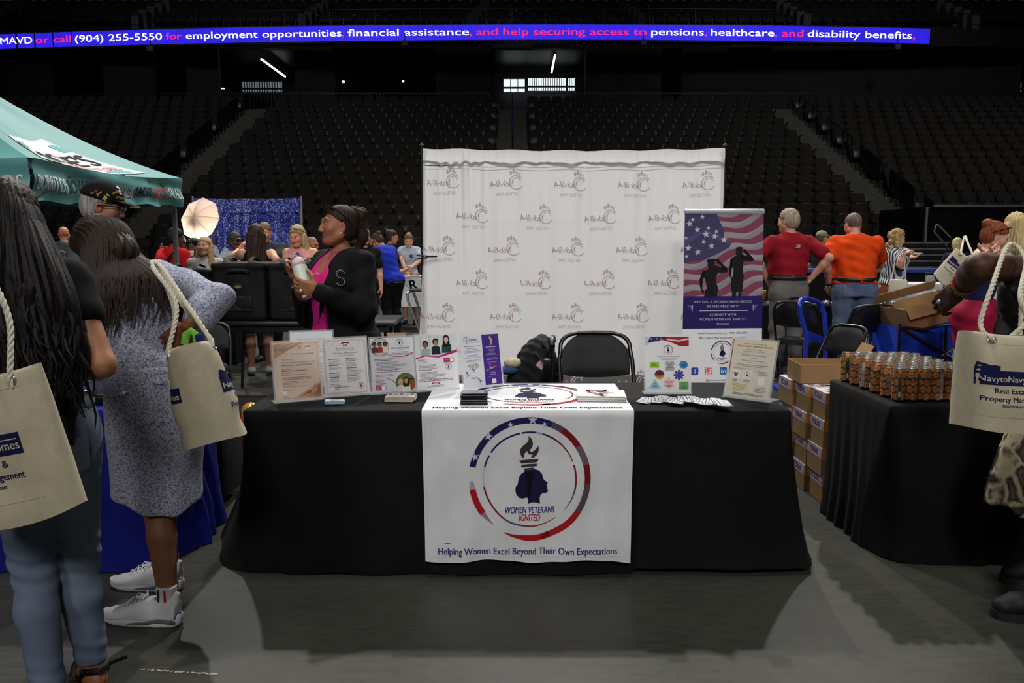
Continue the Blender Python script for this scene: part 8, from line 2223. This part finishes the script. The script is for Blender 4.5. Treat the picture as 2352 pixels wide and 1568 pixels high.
# ---------------------------------------------------------------- man in the veteran cap
MGRT = fabric('grey_green_tee', (84, 92, 86))
f = fig('man in a black embroidered veteran cap behind the blue table', (py(210, 480, 4.9).x, 4.95, 0), -78, 1.835, (170, 118, 92), ('short', (150, 146, 142), dict(line=.06)), w=1.1, belly=.04, head=(0, 10, 0), hres=.0045, res=.01, shirt=dict(m=MGRT, loose=.02), pants=dict(c=(50, 52, 58))); glasses(f, False, (30, 30, 34))
MCAPB = fabric('black_twill', (16, 16, 17)); MGLD = mat('gold_thread', (206, 164, 40), .5, var=.2, vs=60)
t = capm(f, MCAPB, True, 'cap', None, 1.04)
def emb(b):
 Q = f['HM']; hc = Vector(f['hc'])
 rr = (.094 * 1.04, .112 * 1.04, .098 * 1.04)
 def on(a, zz, off): # a: angle from +x (viewer side) to +y (front)
  s = math.sqrt(max(0, 1 - (zz / rr[2]) ** 2)); return hc + Q @ Vector(((rr[0] + off) * s * math.cos(a), -.015 + (rr[1] + off) * s * math.sin(a), .05 + zz))
 def put(A): A.put(b, lambda x, y, off: on(x, y, off), gap=.0006, base=.0028, maxlen=.05)
 A = Art(); Y_ = (214, 176, 50)
 A.text('VETERAN', 1.12, .008, .016, Y_, 2, w=.62, bold=.03, flip=False); A.text('AFGHANISTAN', .86, .038, .012, Y_, 2, w=.42, bold=.03, rot=.05)
 for k, c in enumerate(((60, 70, 150), (214, 206, 206), (190, 50, 50), (60, 70, 150))): A.rect(1.0 + .09 * k, .036, 1.08 + .09 * k, .058, c, 2)
 A.disc(1.22, .05, .05, (206, 150, 120), 3, 8, .016); A.rect(1.1, .066, 1.4, .078, (214, 214, 214), 2)
 g = random.Random(4)
 for x, y, c in ((-.25, .018, (90, 130, 60)), (-.1, .03, (160, 30, 36)), (.0, .012, (150, 120, 50)), (.08, .026, (150, 120, 60)), (.35, .008, (206, 190, 70)), (.42, .022, (190, 170, 90)), (.3, -.004, (206, 180, 60))):
  for k in range(5): A.disc(x + g.uniform(-.06, .06), y + g.uniform(-.006, .006), .035, c, 2 + k % 2, 6, .005)
 # mirrored x runs front-to-back on the viewer's side
 put(A)
one('embroidery', emb, t, smooth=False)
def braid(b):
 Q = f['HM']; hc = Vector(f['hc'])
 for k in range(20):
  a = R(38 + 104 * k / 19); p = hc + Q @ Vector((.074 * math.cos(a), .105 + .078 * math.sin(a), .046 - .010 * abs(math.cos(a)) - .012)); b.ball(p, (.0075, .0075, .004), MGLD, 5)
one('brim_braid', braid, t)
# ---------------------------------------------------------------- woman in the print dress
def print_mat(name, c1, c2, sc_, kind='dots'):
 m = bpy.data.materials.new(name); m.use_nodes = True; N = m.node_tree.nodes; L = m.node_tree.links; b = N['Principled BSDF']; b.inputs['Roughness'].default_value = .85; b.inputs['Specular IOR Level'].default_value = .2
 tc = N.new('ShaderNodeTexCoord'); n = N.new('ShaderNodeTexNoise'); n.inputs['Scale'].default_value = sc_ * .8; L.new(tc.outputs['Object'], n.inputs['Vector'])
 ad = N.new('ShaderNodeMixRGB'); ad.inputs[0].default_value = .035 if kind == 'dots' else .08; L.new(tc.outputs['Object'], ad.inputs[1]); L.new(n.outputs['Color'], ad.inputs[2])
 v = N.new('ShaderNodeTexVoronoi'); v.feature = 'DISTANCE_TO_EDGE' if kind != 'dots' else 'F1'; v.inputs['Scale'].default_value = sc_; L.new(ad.outputs[0], v.inputs['Vector'])
 cr = N.new('ShaderNodeValToRGB'); e = cr.color_ramp.elements
 if kind == 'dots':
  e[0].position = .40; e[0].color = (*lin(c2), 1); e[1].position = .50; e[1].color = (*lin(c1), 1); q = e.new(.16); q.color = (*lin(c2), 1); q = e.new(.10); q.color = (*lin(tuple(int(a * .55 + b_ * .45) for a, b_ in zip(c1, c2))), 1)
  L.new(v.outputs['Distance'], cr.inputs[0])
 else:
  v2 = N.new('ShaderNodeTexVoronoi'); v2.inputs['Scale'].default_value = sc_ * 9; L.new(tc.outputs['Object'], v2.inputs['Vector'])
  mu = N.new('ShaderNodeMath'); mu.operation = 'MULTIPLY_ADD'; mu.inputs[1].default_value = .07; L.new(v2.outputs['Distance'], mu.inputs[0]); L.new(v.outputs['Distance'], mu.inputs[2])
  e[0].position = .06; e[0].color = (*lin(c1), 1); e[1].position = .20; e[1].color = (*lin(c2), 1); q = e.new(.40); q.color = (*lin((92, 82, 68)), 1); q = e.new(.5); q.color = (*lin((30, 26, 24)), 1)
  L.new(mu.outputs[0], cr.inputs[0])
 L.new(cr.outputs[0], b.inputs['Base Color'])
 n2 = N.new('ShaderNodeTexNoise'); n2.inputs['Scale'].default_value = 8; L.new(tc.outputs['Object'], n2.inputs['Vector']); bp2 = N.new('ShaderNodeBump'); bp2.inputs['Strength'].default_value = .3; bp2.inputs['Distance'].default_value = .02; L.new(n2.outputs['Fac'], bp2.inputs['Height']); L.new(bp2.outputs[0], b.inputs['Normal'])
 return m
MDRS = print_mat('blue_white_print', (190, 192, 204), (58, 72, 128), 150)
MSNK = print_mat('snake_print', (176, 164, 136), (34, 30, 28), 11, 'snake')
SKD = (128, 82, 56)
a1, a2 = pz(372, 1432, .0), pz(385, 1352, .0)      # near and far foot
MWSH = mat('sneaker_mesh', (214, 214, 220), .75, var=.04, bump=.3, bs=300)
dl = py(352, 900, 3.22)
f = fig('woman in a blue and white print dress bending her head, white sneakers on her feet', (dl.x, 3.22, 0), 42, 1.66, SKD, ('long', (38, 28, 24), dict(c2=(62, 46, 36), amp=.0028, fall=[((0, -.06, .03), (.0, -.09, -.12), .072, .07)])),
  fem=True, w=1.02, d=1.05, lean=14, side=-9, head=(14, 34, 0), res=.0085, hres=.005, kres=.0045, neck=.0,
  L=(py(228, 868, 3.42), py(196, 830, 3.68)), Rr=(py(497, 686, 3.22), py(428, 752, 3.10)), hr=dict(D=(-.8, .1, -.6), N=(-.3, 1, 0), curl=.5),
  knees=(a1 + Vector((-.035, .09, .44)), a2 + Vector((.0, -.06, .44))), ankles=(a1 + Vector((.03, 0, .085)), a2 + Vector((.02, 0, .085))), fyaw=(36, 40), shoes=None,
  shirt=dict(m=MDRS, name='dress', slv='34', hem=.965, loose=.02, res=.008, fold=.006, nk=.006))
kx, ky = (f['kn'][-1] * .58 + f['kn'][1] * .42)[:2]
S = SDF(); S.loft([(.39, kx, ky, .186, .178), (.60, kx * .8, ky * .8 - .005, .181, .166), (.80, 0, -.012, .196, .156), (.95, -.004, -.005, .188, .146), (1.06, -.02, .012, .160, .126)], None, .02, e=2.2)
S.mod(lambda X, Y, Z, d: np.maximum(d, (.440 + .075 * np.sin(np.arctan2(X - kx, -(Y - ky))) ** 2 - Z)) + .004 * np.sin(np.arctan2(X, Y) * 7 + Z * 6) * np.clip((1.0 - Z) * 2, 0, 1))
sdf_obj('dress_skirt', S, .008, MDRS, f['root'])
# long hair
def spl(P, n=7):
 out = []; m = len(P) - 1
 for i in range(m):
  c0 = P[max(0, i - 1)]; c1 = P[i]; c2 = P[i + 1]; c3 = P[min(m, i + 2)]
  for q in range(n):
   t = q / n; out.append(.5 * ((2 * c1) + (c2 - c0) * t + (2 * c0 - 5 * c1 + 4 * c2 - c3) * t * t + (3 * c1 - c0 - 3 * c2 + c3) * t ** 3))
 return out + [P[-1]]
def wisps(b):
 g = random.Random(2); Q = f['HM']; hc = Vector(f['hc']); mh = hairm('hair_brown_wisps', (34, 25, 21), (50, 36, 28)); dn = Vector((0, 0, -1)); bk = f['T'].to_3x3() @ Vector((0, -1, 0))
 for k in range(420):
  a = g.uniform(-2.0, 2.0); x0 = math.sin(a); y0 = -math.cos(a)
  p0 = hc + Q @ Vector((.012 * math.copysign(1, a) + .05 * x0, .03 + .07 * y0, .122 - .02 * abs(x0)))
  p1 = hc + Q @ Vector((.094 * x0, -.02 + .112 * y0, .045)); p2 = hc + Q @ Vector((.102 * x0, -.035 + .115 * y0, -.05)) + bk * .012
  rt = max(0, x0); L_ = g.uniform(.16, .22) + (.10 + .16 * g.random()) * (y0 < .1)
  p3 = p2 + dn * L_ * .5 + bk * (.055 * (y0 < 0)) + Q @ Vector((.03 * x0, 0, 0)); p4 = p2 + dn * L_ + bk * (.085 * (y0 < 0) + g.uniform(-.012, .012)) + Q @ Vector((.04 * x0 + g.uniform(-.015, .03), 0, 0))
  pts = spl([p0, p1, p2, p3, p4], 5); n = len(pts); Ti = f['T'].inverted()
  for i in range(n):
   q = Ti @ pts[i]; s_ = min(1, max(.05, (1.60 - q.z) / .20)); r_ = math.hypot(q.x / (.205 * s_), q.y / (.172 * s_))
   if q.z < 1.59 and r_ < 1 and q.y < .06: q.x /= max(r_, .2); q.y /= max(r_, .2); pts[i] = f['T'] @ q
  r0 = g.uniform(.004, .0085)
  b.tube(pts, [r0 * (.6 + .4 * min(1, i / 5)) * (1 - max(0, (i - n * .65) / (n * .35)) * .9) for i in range(n)], mh, 5, flat=(1, 1.4))
one('long_hair', wisps, f['root'])
# sneakers
def sneaker(root, at_, fy, sc_=1.0):
 Wm = f['WI'] @ (Matrix.Translation(at_) @ Matrix.Rotation(fy, 4, 'Z') @ Matrix.Scale(sc_, 4))
 S = SDF()
 S.loft([(0, 0, 0, .03, .03)] * 0 or [(-.085, 0, .045, .030, .040), (-.05, 0, .05, .038, .050), (.02, 0, .050, .042, .052), (.08, 0, .040, .046, .040), (.13, 0, .032, .047, .030), (.175, 0, .028, .040, .024), (.205, 0, .026, .022, .016)], Wm @ Matrix(((1, 0, 0, 0), (0, 0, 1, 0), (0, 1, 0, 0), (0, 0, 0, 1))), .02, e=2.4)
 tw_ = lambda x, y, z: np.array(Wm @ Vector((x, y, z)))
 S.cap(tw_(0, -.05, .085), tw_(0, -.045, .105), .036, .036, .03); S.cap(tw_(0, -.075, .10), tw_(0, -.088, .118), .014, .010, .02)
 S.cap(tw_(0, -.03, .11), tw_(0, -.025, .17), .031, .04, .01, '-'); S.cut(tw_(0, 0, .026), np.array((0, 0, -1)))
 sh_ = sdf_obj('sneaker', S, .004, MWSH, root)
 def sole(b):
  b.T = Wm
  n = 40
  def outline(z, gx, heel):
   P = []
   for i in range(n):
    a = 2 * PI * i / n; y = .058 + .152 * math.cos(a) * (1 + heel * (math.cos(a) < 0))
    w_ = .047 * (1 - .18 * math.exp(-((y - .02) / .05) ** 2)) * (.86 if y < -.02 else 1); x = math.copysign(abs(math.sin(a)) ** .62, math.sin(a)) * w_ * gx
    toe = .016 * max(0, (y - .13) / .08) ** 2 + .008 * max(0, (-.06 - y) / .04) ** 2
    P.append(Vector((x, y, z + toe * (1 if z < .02 else .55) + (.008 * max(0, -y / .09) if z > .02 else 0))))
   return P
  rings = [outline(.002, .88, 0), outline(.010, 1.0, .02), outline(.024, 1.04, .05), outline(.034, 1.0, .03), outline(.036, .8, 0)]
  vs = [p for r_ in rings for p in r_]; fs = [tuple(range(n - 1, -1, -1)), tuple(range(4 * n, 5 * n))]
  for j in range(4): fs += [(j * n + i, j * n + (i + 1) % n, (j + 1) * n + (i + 1) % n, (j + 1) * n + i) for i in range(n)]
  b.add(vs, fs, mat('sneaker_foam', (226, 226, 236), .5, var=.02))
 one('sole', sole, sh_)
 def silver(b):
  b.T = Wm; ms = mat('sneaker_silver', (150, 152, 158), .3, metal=.7, var=.05)
  for sx in (-1, 1):
   b.tube([(sx * .042, .09, .014), (sx * .044, .02, .022), (sx * .044, -.03, .034), (sx * .040, -.075, .030), (sx * .026, -.084, .020)], [.004, .006, .007, .008, .006], ms, 6)
  b.tube([(-.026, -.078, .036), (0, -.089, .046), (.026, -.078, .036)], .010, ms, 8)
 one('silver_trim', silver, sh_)
 def lace(b):
  b.T = Wm; ml_ = mat('lace_white', (226, 226, 228), .8)
  for k in range(6):
   y = .035 + k * .016; z = .103 - k * .0065
   b.tube([(-.022, y, z - .004), (0, y + .006, z + .004), (.022, y + .012, z - .004)], .0028, ml_, 6)
  for s in (-1, 1): b.tube([(0, .028, .106), (s * .016, .04, .118), (s * .03, .05, .108), (s * .018, .045, .102), (0, .03, .106)], .0024, ml_, 6)
  for s in (-1, 1): b.tube([(0, .03, .106), (s * .02, .075, .105), (s * .03, .095, .085)], .0022, ml_, 6)
 one('laces', lace, sh_)
 def sock(b):
  b.T = Wm; b.lathe([(.037, .06), (.034, .10), (.036, .145), (.034, .146)], mat('sock_white', (214, 214, 214), .9, var=.03, bump=.4, bs=400), 20, None, (0, -.045, .0))
  for k, c in enumerate(((170, 40, 46), (30, 34, 50))): b.box((-.034 * .98, -.045 + .012 * (k * 2 - 1), .122), (.006, .006, .045), ink(c))
 one('sock', sock, root)
sneaker(f['root'], a1 + Vector((-.02, 0, 0)), R(82), 1.07); sneaker(f['root'], a2 + Vector((-.03, 0, 0)), R(84), 1.05)
# her tote
q0, q1 = py(431, 780, 3.02), py(505, 985, 2.98)
Mt = Matrix.Translation(py(490, 1000, 3.02)) @ Matrix.Rotation(R(112), 4, 'Z') @ Matrix.Rotation(R(-11), 4, 'X') @ Matrix.Rotation(R(4), 4, 'Y')
T2 = tote('canvas tote with rope handles hanging behind the woman in the print dress', Mt, W=.33, H=.36, Db=.205, Dt=.13, seed=4, sag=.02)
sp = py(362, 618, 3.12)
tote_rope(*T2, [py(430, 700, 3.0), sp + Vector((.03, -.02, .0)), sp + Vector((-.01, .03, .012)), py(420, 700, 3.06)], W=.34, H=.375, sg=-1)
tote_rope(*T2, [py(405, 700, 3.0), sp + Vector((.0, -.03, .0)), sp + Vector((-.02, .03, .012)), py(400, 710, 3.06)], W=.34, H=.375, sg=1)
one('lime_band', lambda b: b.tube([T2[2].inverted() @ py(u, v, 3.02) for u, v in ((424, 790), (428, 768), (440, 760), (450, 768), (452, 785))], .009, mat('lime_rubber', (130, 206, 70), .5), 8, flat=(.5, 1.6)), T2[0])
one('blue_pouch', lambda b: b.bev(T2[2].inverted() @ py(462, 790, 3.02), (.06, .03, .08), fabric('pouch_blue', (30, 34, 110)), .01), T2[0])
# ---------------------------------------------------------------- woman with long black hair, left foreground
MTEE = fabric('black_jersey', (17, 17, 18))
fa, fb = pz(118, 1648, 0), pz(218, 1582, 0)
lx = py(95, 960, 2.55).x
SKL = (170, 116, 84)
f = fig('woman with very long black hair, black tee and skinny jeans at the left edge', (lx, 2.56, 0), 6, 1.685, SKL, ('long', (17, 14, 14), dict(c2=(40, 28, 24), amp=.003, fall=[])), fem=True, w=.98, d=1.02, side=-7, lean=2, head=(8, 8, 0), res=.0085, hres=.006, kres=.006,
  Rr=(py(236, 838, 2.50), py(196, 850, 2.78)), L=(py(-90, 800, 2.4), py(-60, 700, 2.75)),
  knees=(py(80, 1320, 2.50), py(180, 1300, 2.60)), ankles=(fa + Vector((0, 0, .09)), fb + Vector((0, 0, .09))), fyaw=(30, 40),
  shirt=dict(m=MTEE, slv='short', sf=.36, hem=1.0, loose=.014), pants=dict(m=JEAN2, loose=.007, k=.014, slim=1.0, bot=.105, waist=1.03, fold=.0012, res=.0065, ops=[lambda S, i: S.mod(lambda X, Y, Z, d: d + .0035 * np.sin(Z * 115 + X * 25 + np.sin(Y * 30)) * (np.exp(-((Z - .50) / .085) ** 2) + .6 * np.exp(-((Z - .16) / .06) ** 2) + .5 * np.exp(-((Z - .80) / .04) ** 2)))]), shoes=None)
def locks(b):
 g = random.Random(6); T = f['T']; hc = Vector(f['hc']); Q = f['HM']
 mh = hairm('hair_black_locks', (11, 8, 8), (19, 14, 12))
 for k in range(520):
  a = g.uniform(-1.75, 1.75); x0 = math.sin(a); y0 = -math.cos(a)
  p0 = hc + Q @ Vector((.072 * x0, -.02 + .095 * y0, .10 - .06 * abs(a) / 1.7))
  p1 = hc + Q @ Vector((.098 * x0, -.03 + .115 * y0, -.03))
  sx = x0 * g.uniform(.12, .222) - .015; 
  p2 = T @ Vector((sx, -.165 + .06 * abs(x0) + g.uniform(-.02, .015), 1.36))
  ln = g.uniform(.98, 1.08) if g.random() < .7 else g.uniform(.90, 1.2)
  p3 = T @ Vector((sx * g.uniform(.75, 1.1) + .02, -.185 + .05 * abs(x0) + g.uniform(-.025, .02), (1.36 + ln) / 2)); p4 = T @ Vector((sx * g.uniform(.6, 1.1) + .035, -.185 + g.uniform(-.02, .02), ln))
  P = [p0, p1, p2, p3, p4]; pts = []
  wv_ = g.uniform(0, 6); am = g.uniform(.004, .014)
  for i in range(4):
   c0 = P[max(0, i - 1)]; c1 = P[i]; c2_ = P[i + 1]; c3 = P[min(4, i + 2)]
   for q in range(7):
    t = q / 7; v = .5 * ((2 * c1) + (c2_ - c0) * t + (2 * c0 - 5 * c1 + 4 * c2_ - c3) * t * t + (3 * c1 - c0 - 3 * c2_ + c3) * t ** 3)
    s = (i + t) / 4; v += Vector((am * math.sin(s * 26 + wv_), am * .6 * math.cos(s * 22 + wv_), 0)) * max(0, s - .45) * 2; pts.append(v)
  pts.append(p4); n = len(pts)
  r0 = g.uniform(.0055, .0105)
  b.tube(pts, [r0 * (.55 + .45 * min(1, i / 8)) * (1 - max(0, (i - n * .6) / (n * .4)) * .93) for i in range(n)], mh, 6, flat=(1, 1.3))
one('long_hair', locks, f['root'])
S = SDF(); Tm = f['T']
S.cap(np.array(f['hc']) + np.array(f['HM']) @ np.array((0, -.05, .0)), tv(Tm, (0, -.10, 1.34)), .08, .085, .05, fl=((0, 1, 0), .7)); S.cap(tv(Tm, (-.08, -.095, 1.36)), tv(Tm, (-.05, -.115, 1.02)), .07, .05, .05); S.cap(tv(Tm, (.08, -.095, 1.36)), tv(Tm, (.06, -.115, 1.0)), .07, .045, .05)
S.mod(strand(f['hc'], .004, 46)); sdf_obj('hair_mass', S, .008, hairm('hair_black_locks', (11, 8, 8), (19, 14, 12)), f['root'])
def pocket(b):
 fr_ = frame3(Vector((.120, -.122, .885)), Vector((.88, .47, .06)).normalized(), Vector((-.03, .05, 1)).normalized())
 b.grid(lambda a, v: fr_(-.062 + .124 * a, -.085 + (.128 - .03 * (1 - a)) * v + .02 * abs(a - .5) * (1 - v) * 2, .006 * math.sin(PI * a)), 8, 8, mat('denim_pocket', (112, 126, 150), .85, var=.15, vs=8, bump=.3, bs=400))
 b.grid(lambda a, v: fr_(-.062 + .124 * a, -.085 + (.128 - .03 * (1 - a)) * v + .02 * abs(a - .5) * (1 - v) * 2, -.03), 8, 8, JEAN2)
one('back_pocket', pocket, f['root'])
ph = thing('smartphone', 'black smartphone sticking out of the back jeans pocket', 'phone', f['WI'].inverted() @ Vector((.118, -.140, .965)), R(30), ry=R(6)); one('case', lambda b: b.bev((0, 0, .01), (.07, .010, .14), MSLEEVE, .006), ph); one('camera_bump', lambda b: b.bev((-.018, -.006, .055), (.026, .004, .026), MBLK, .003), ph)
one('waistband', lambda b: b.tube([Vector((.154 * math.cos(q), -.004 + .118 * math.sin(q), 1.012)) for q in [2 * PI * k / 40 for k in range(40)]], .016, JEAN2, 8, closed=True, flat=(1, .4)), f['root'])
for sd, fp, fy in ((1, fb, 40), (-1, fa, 30)):
 Wm = f['WI'] @ Matrix.Translation(fp) @ Matrix.Rotation(R(fy), 4, 'Z')
 tw_ = lambda x, y, z: np.array(Wm @ Vector((x, y, z)))
 S = SDF(); S.cap(tw_(0, -.03, .045), tw_(0, .05, .05), .034, .034, .03); S.cap(tw_(0, .05, .045), tw_(0, .13, .03), .036, .034, .03); S.cap(tw_(0, -.005, .05), tw_(0, -.0, .13), .034, .035, .03)
 for k in range(5): S.cap(tw_(-.028 + .014 * k, .13, .024), tw_(-.030 + .015 * k, .168 - .008 * k * (1 if sd < 0 else -1) * .5, .02), .010, .009, .006)
 V_, F_ = S.mesh(.006); skin_obj('foot', [(V_, F_, 0)], [skinm('skin_%02x%02x%02x' % SKL, SKL)], f['root'])
 def sandal(b):
  b.T = Wm; mk = mat('sandal_cork', (150, 112, 60), .8, var=.15); ms = mat('sandal_strap', (18, 18, 18), .5)
  P = [(.040 * math.copysign(abs(math.sin(a)) ** .6, math.sin(a)), .055 + .125 * math.cos(a)) for a in [2 * PI * k / 32 for k in range(32)]]
  b.prism(P, .001, .022, mk)
  for y, z in ((.11, .062), (.07, .084)): b.tube([(-.044, y - .02, .02), (-.03, y, z - .01), (0, y + .005, z), (.03, y + .01, z - .01), (.044, y + .02, .02)], .013, ms, 8, flat=(.3, 1.2))
  b.tube([(-.04, .03, .03), (-.042, -.03, .085), (0, -.068, .092), (.042, -.03, .085), (.04, .03, .03)], .009, ms, 8, flat=(1.2, .4))
  b.tube([(.04, -.03, .088), (.075, -.035, .095), (.10, -.02, .088)], .006, ms, 6, flat=(1.2, .4))
 one('sandal', sandal, f['root'])
Mt = Matrix.Translation(py(52, 1172, 2.26)) @ Matrix.Rotation(R(-14), 4, 'Z') @ Matrix.Rotation(R(-11), 4, 'Y') @ Matrix.Rotation(R(4), 4, 'X')
T1 = tote('canvas tote with navy print hanging at the back of the black haired woman', Mt, W=.40, H=.40, Db=.11, Dt=.045, seed=9, sag=.03, flare=.05, ak=.93, ax=-.045)
tote_rope(*T1, [py(-130, 700, 2.26), py(-75, 560, 2.45), py(-20, 640, 2.28), py(22, 740, 2.24)], W=.40, H=.40)
# ---------------------------------------------------------------- woman in snake print, right foreground
SKN = (76, 46, 36)
ga, gb_ = pz(2345, 1418, 0), pz(2360, 1338, 0)
f = fig('woman in snake print reaching toward the cans from the right edge', (py(2490, 900, 3.25).x, 3.34, 0), 58, 1.70, SKN, ('short', (22, 18, 18)), fem=True, w=1.3, d=1.3, lean=3, head=(10, 10, 0), res=.010, hres=.007, kres=.0036,
  L=(py(2246, 612, 2.93), py(2204, 664, 3.13)), Rr=(py(2440, 640, 3.75), py(2350, 640, 3.9)), hl=dict(D=(-.35, .55, -.55), N=(.75, .45, -.25), curl=.8, thumb=.5, s=1.06),
  ankles=(ga + Vector((.10, 0, .09)), gb_ + Vector((.10, 0, .09))), knees=(ga + Vector((.13, .02, .50)), gb_ + Vector((.14, .02, .50))), fyaw=(20, 20), shoes=None,
  shirt=dict(m=MSNK, name='top', slv='none', hem=.90, loose=.02), skirt=dict(m=MSNK, sec=[(.40, .02, .05, .26, .24), (.62, .0, .02, .25, .22), (.85, 0, -.01, .235, .19), (1.0, 0, .02, .20, .16)], fold=.012))
sh_ = f['sh'][-1]
S = SDF(); S.cap(sh_ * 1.05 - f['nb'] * .05, sh_ * .52 + np.array(f['arms'][-1][0]) * .48, .088, .074, .03); S.cap(sh_, f['nb'], .085, .06, .04); sdf_obj('sleeve', S, .009, MSNK, f['root'])
for sd, fp in ((-1, ga), (1, gb_)):
 S = SDF(); Wm = f['WI'] @ Matrix.Translation(fp) @ Matrix.Rotation(R(84), 4, 'Z'); tw_ = lambda x, y, z: np.array(Wm @ Vector((x, y, z)))
 S.cap(tw_(0, -.10, .06), tw_(0, .02, .055), .045, .047, .02); S.cap(tw_(0, .02, .055), tw_(0, .07, .042), .049, .042, .02); S.cap(tw_(0, -.10, .08), tw_(0, -.11, .28), .050, .058, .03); S.cut(tw_(0, 0, .022), np.array((0, 0, -1)))
 sb = sdf_obj('boot', S, .007, mat('boot_black', (24, 24, 30), .6, var=.1), f['root'])
 def so(b):
  b.T = Wm; P = [(.052 * math.copysign(abs(math.sin(a)) ** .7, math.sin(a)), -.02 + .135 * math.cos(a)) for a in [2 * PI * k / 32 for k in range(32)]]
  b.prism(P, .001, .032, mat('boot_sole', (38, 36, 38), .7))
 one('sole', so, sb)
e_, w_ = [Vector(q) for q in f['arms'][-1]]; ax_ = (w_ - e_).normalized(); u_ = ax_.orthogonal().normalized(); v_ = ax_.cross(u_)
for k, (o_, c, r_, nm) in enumerate(((.062, (200, 70, 40), .039, 'wristband'), (.050, (90, 206, 80), .0385, 'wristband'), (.034, (30, 30, 32), .038, 'bead_bracelet'), (.020, (40, 40, 42), .037, 'bead_bracelet'))):
 if nm == 'wristband': one(nm, lambda b: b.tube([w_ - ax_ * o_ + (u_ * math.cos(q) + v_ * math.sin(q)) * r_ for q in [2 * PI * j / 24 for j in range(24)]], .0055, mat('band_%d' % k, c, .5), 6, closed=True, flat=(1.2, .8)), f['root'])
 else: one(nm, lambda b: [b.ball(w_ - ax_ * o_ + (u_ * math.cos(q) + v_ * math.sin(q)) * r_, .007, mat('bead_%s' % k, c, .2), 5) for q in [2 * PI * j / 18 for j in range(18)]], f['root'])
nd = f['WI'].to_3x3() @ Vector((-.35, .55, -.55)); nd.normalize()
one('ring', lambda b: b.ball(w_ + nd * .10 + (f['WI'].to_3x3() @ Vector((-.012, -.018, .012))), .009, MRH, 6), f['root'])
pu = thing('handbag', 'black quilted handbag under the arm of the woman in snake print', 'bag', py(2345, 745, 3.02))
S = SDF(); S.ell((0.02, 0, .10), (.11, .07, .13), None, .03); S.mod(lambda X, Y, Z, d: d + .003 * np.sin(X * 110) * np.sin(Z * 110)); sdf_obj('bag_body', S, .007, mat('black_leather', (20, 20, 21), .45, var=.1), pu); one('flap_trim', lambda b: b.tube([(-.085 , -.05, .12), (-.05, -.07, .05), (.03, -.08, .01), (.1, -.06, .03)], .006, MBLK, 6), pu)
Mt = Matrix.Translation(py(2288, 978, 2.72)) @ Matrix.Rotation(R(4), 4, 'Z') @ Matrix.Rotation(R(3), 4, 'Y') @ Matrix.Rotation(R(-6), 4, 'X')
T3_ = tote('canvas tote with navy print hanging from the woman in snake print', Mt, W=.27, H=.315, Db=.17, Dt=.14, seed=12, sag=.015, flare=.05, ak=.27 * .93 / .335)
sp = Vector(f['root'].matrix_basis @ Vector(sh_)) + Vector((.0, -.03, .085))
tote_rope(*T3_, [py(2252, 745, 2.72), py(2280, 655, 2.78), py(2318, 562, 2.95), py(2356, 600, 2.88), py(2345, 690, 2.70)], W=.27, H=.315)
tote_rope(*T3_, [py(2330, 800, 2.86), py(2350, 640, 2.95), py(2380, 575, 3.0), py(2390, 700, 2.9)], W=.27, H=.315, sg=1)
# tote of the red-haired woman
Mt = Matrix.Translation(py(2176, 650, 6.45)) @ Matrix.Rotation(R(-20), 4, 'Z') @ Matrix.Rotation(R(36), 4, 'Y')
T4 = tote('canvas tote tilted under the arm of the red-haired woman', Mt, W=.25, H=.25, Db=.08, Dt=.05, seed=14)
tote_rope(*T4, [py(2208, 575, 6.5), py(2216, 543, 6.85), py(2224, 560, 6.6)], W=.25, H=.25)
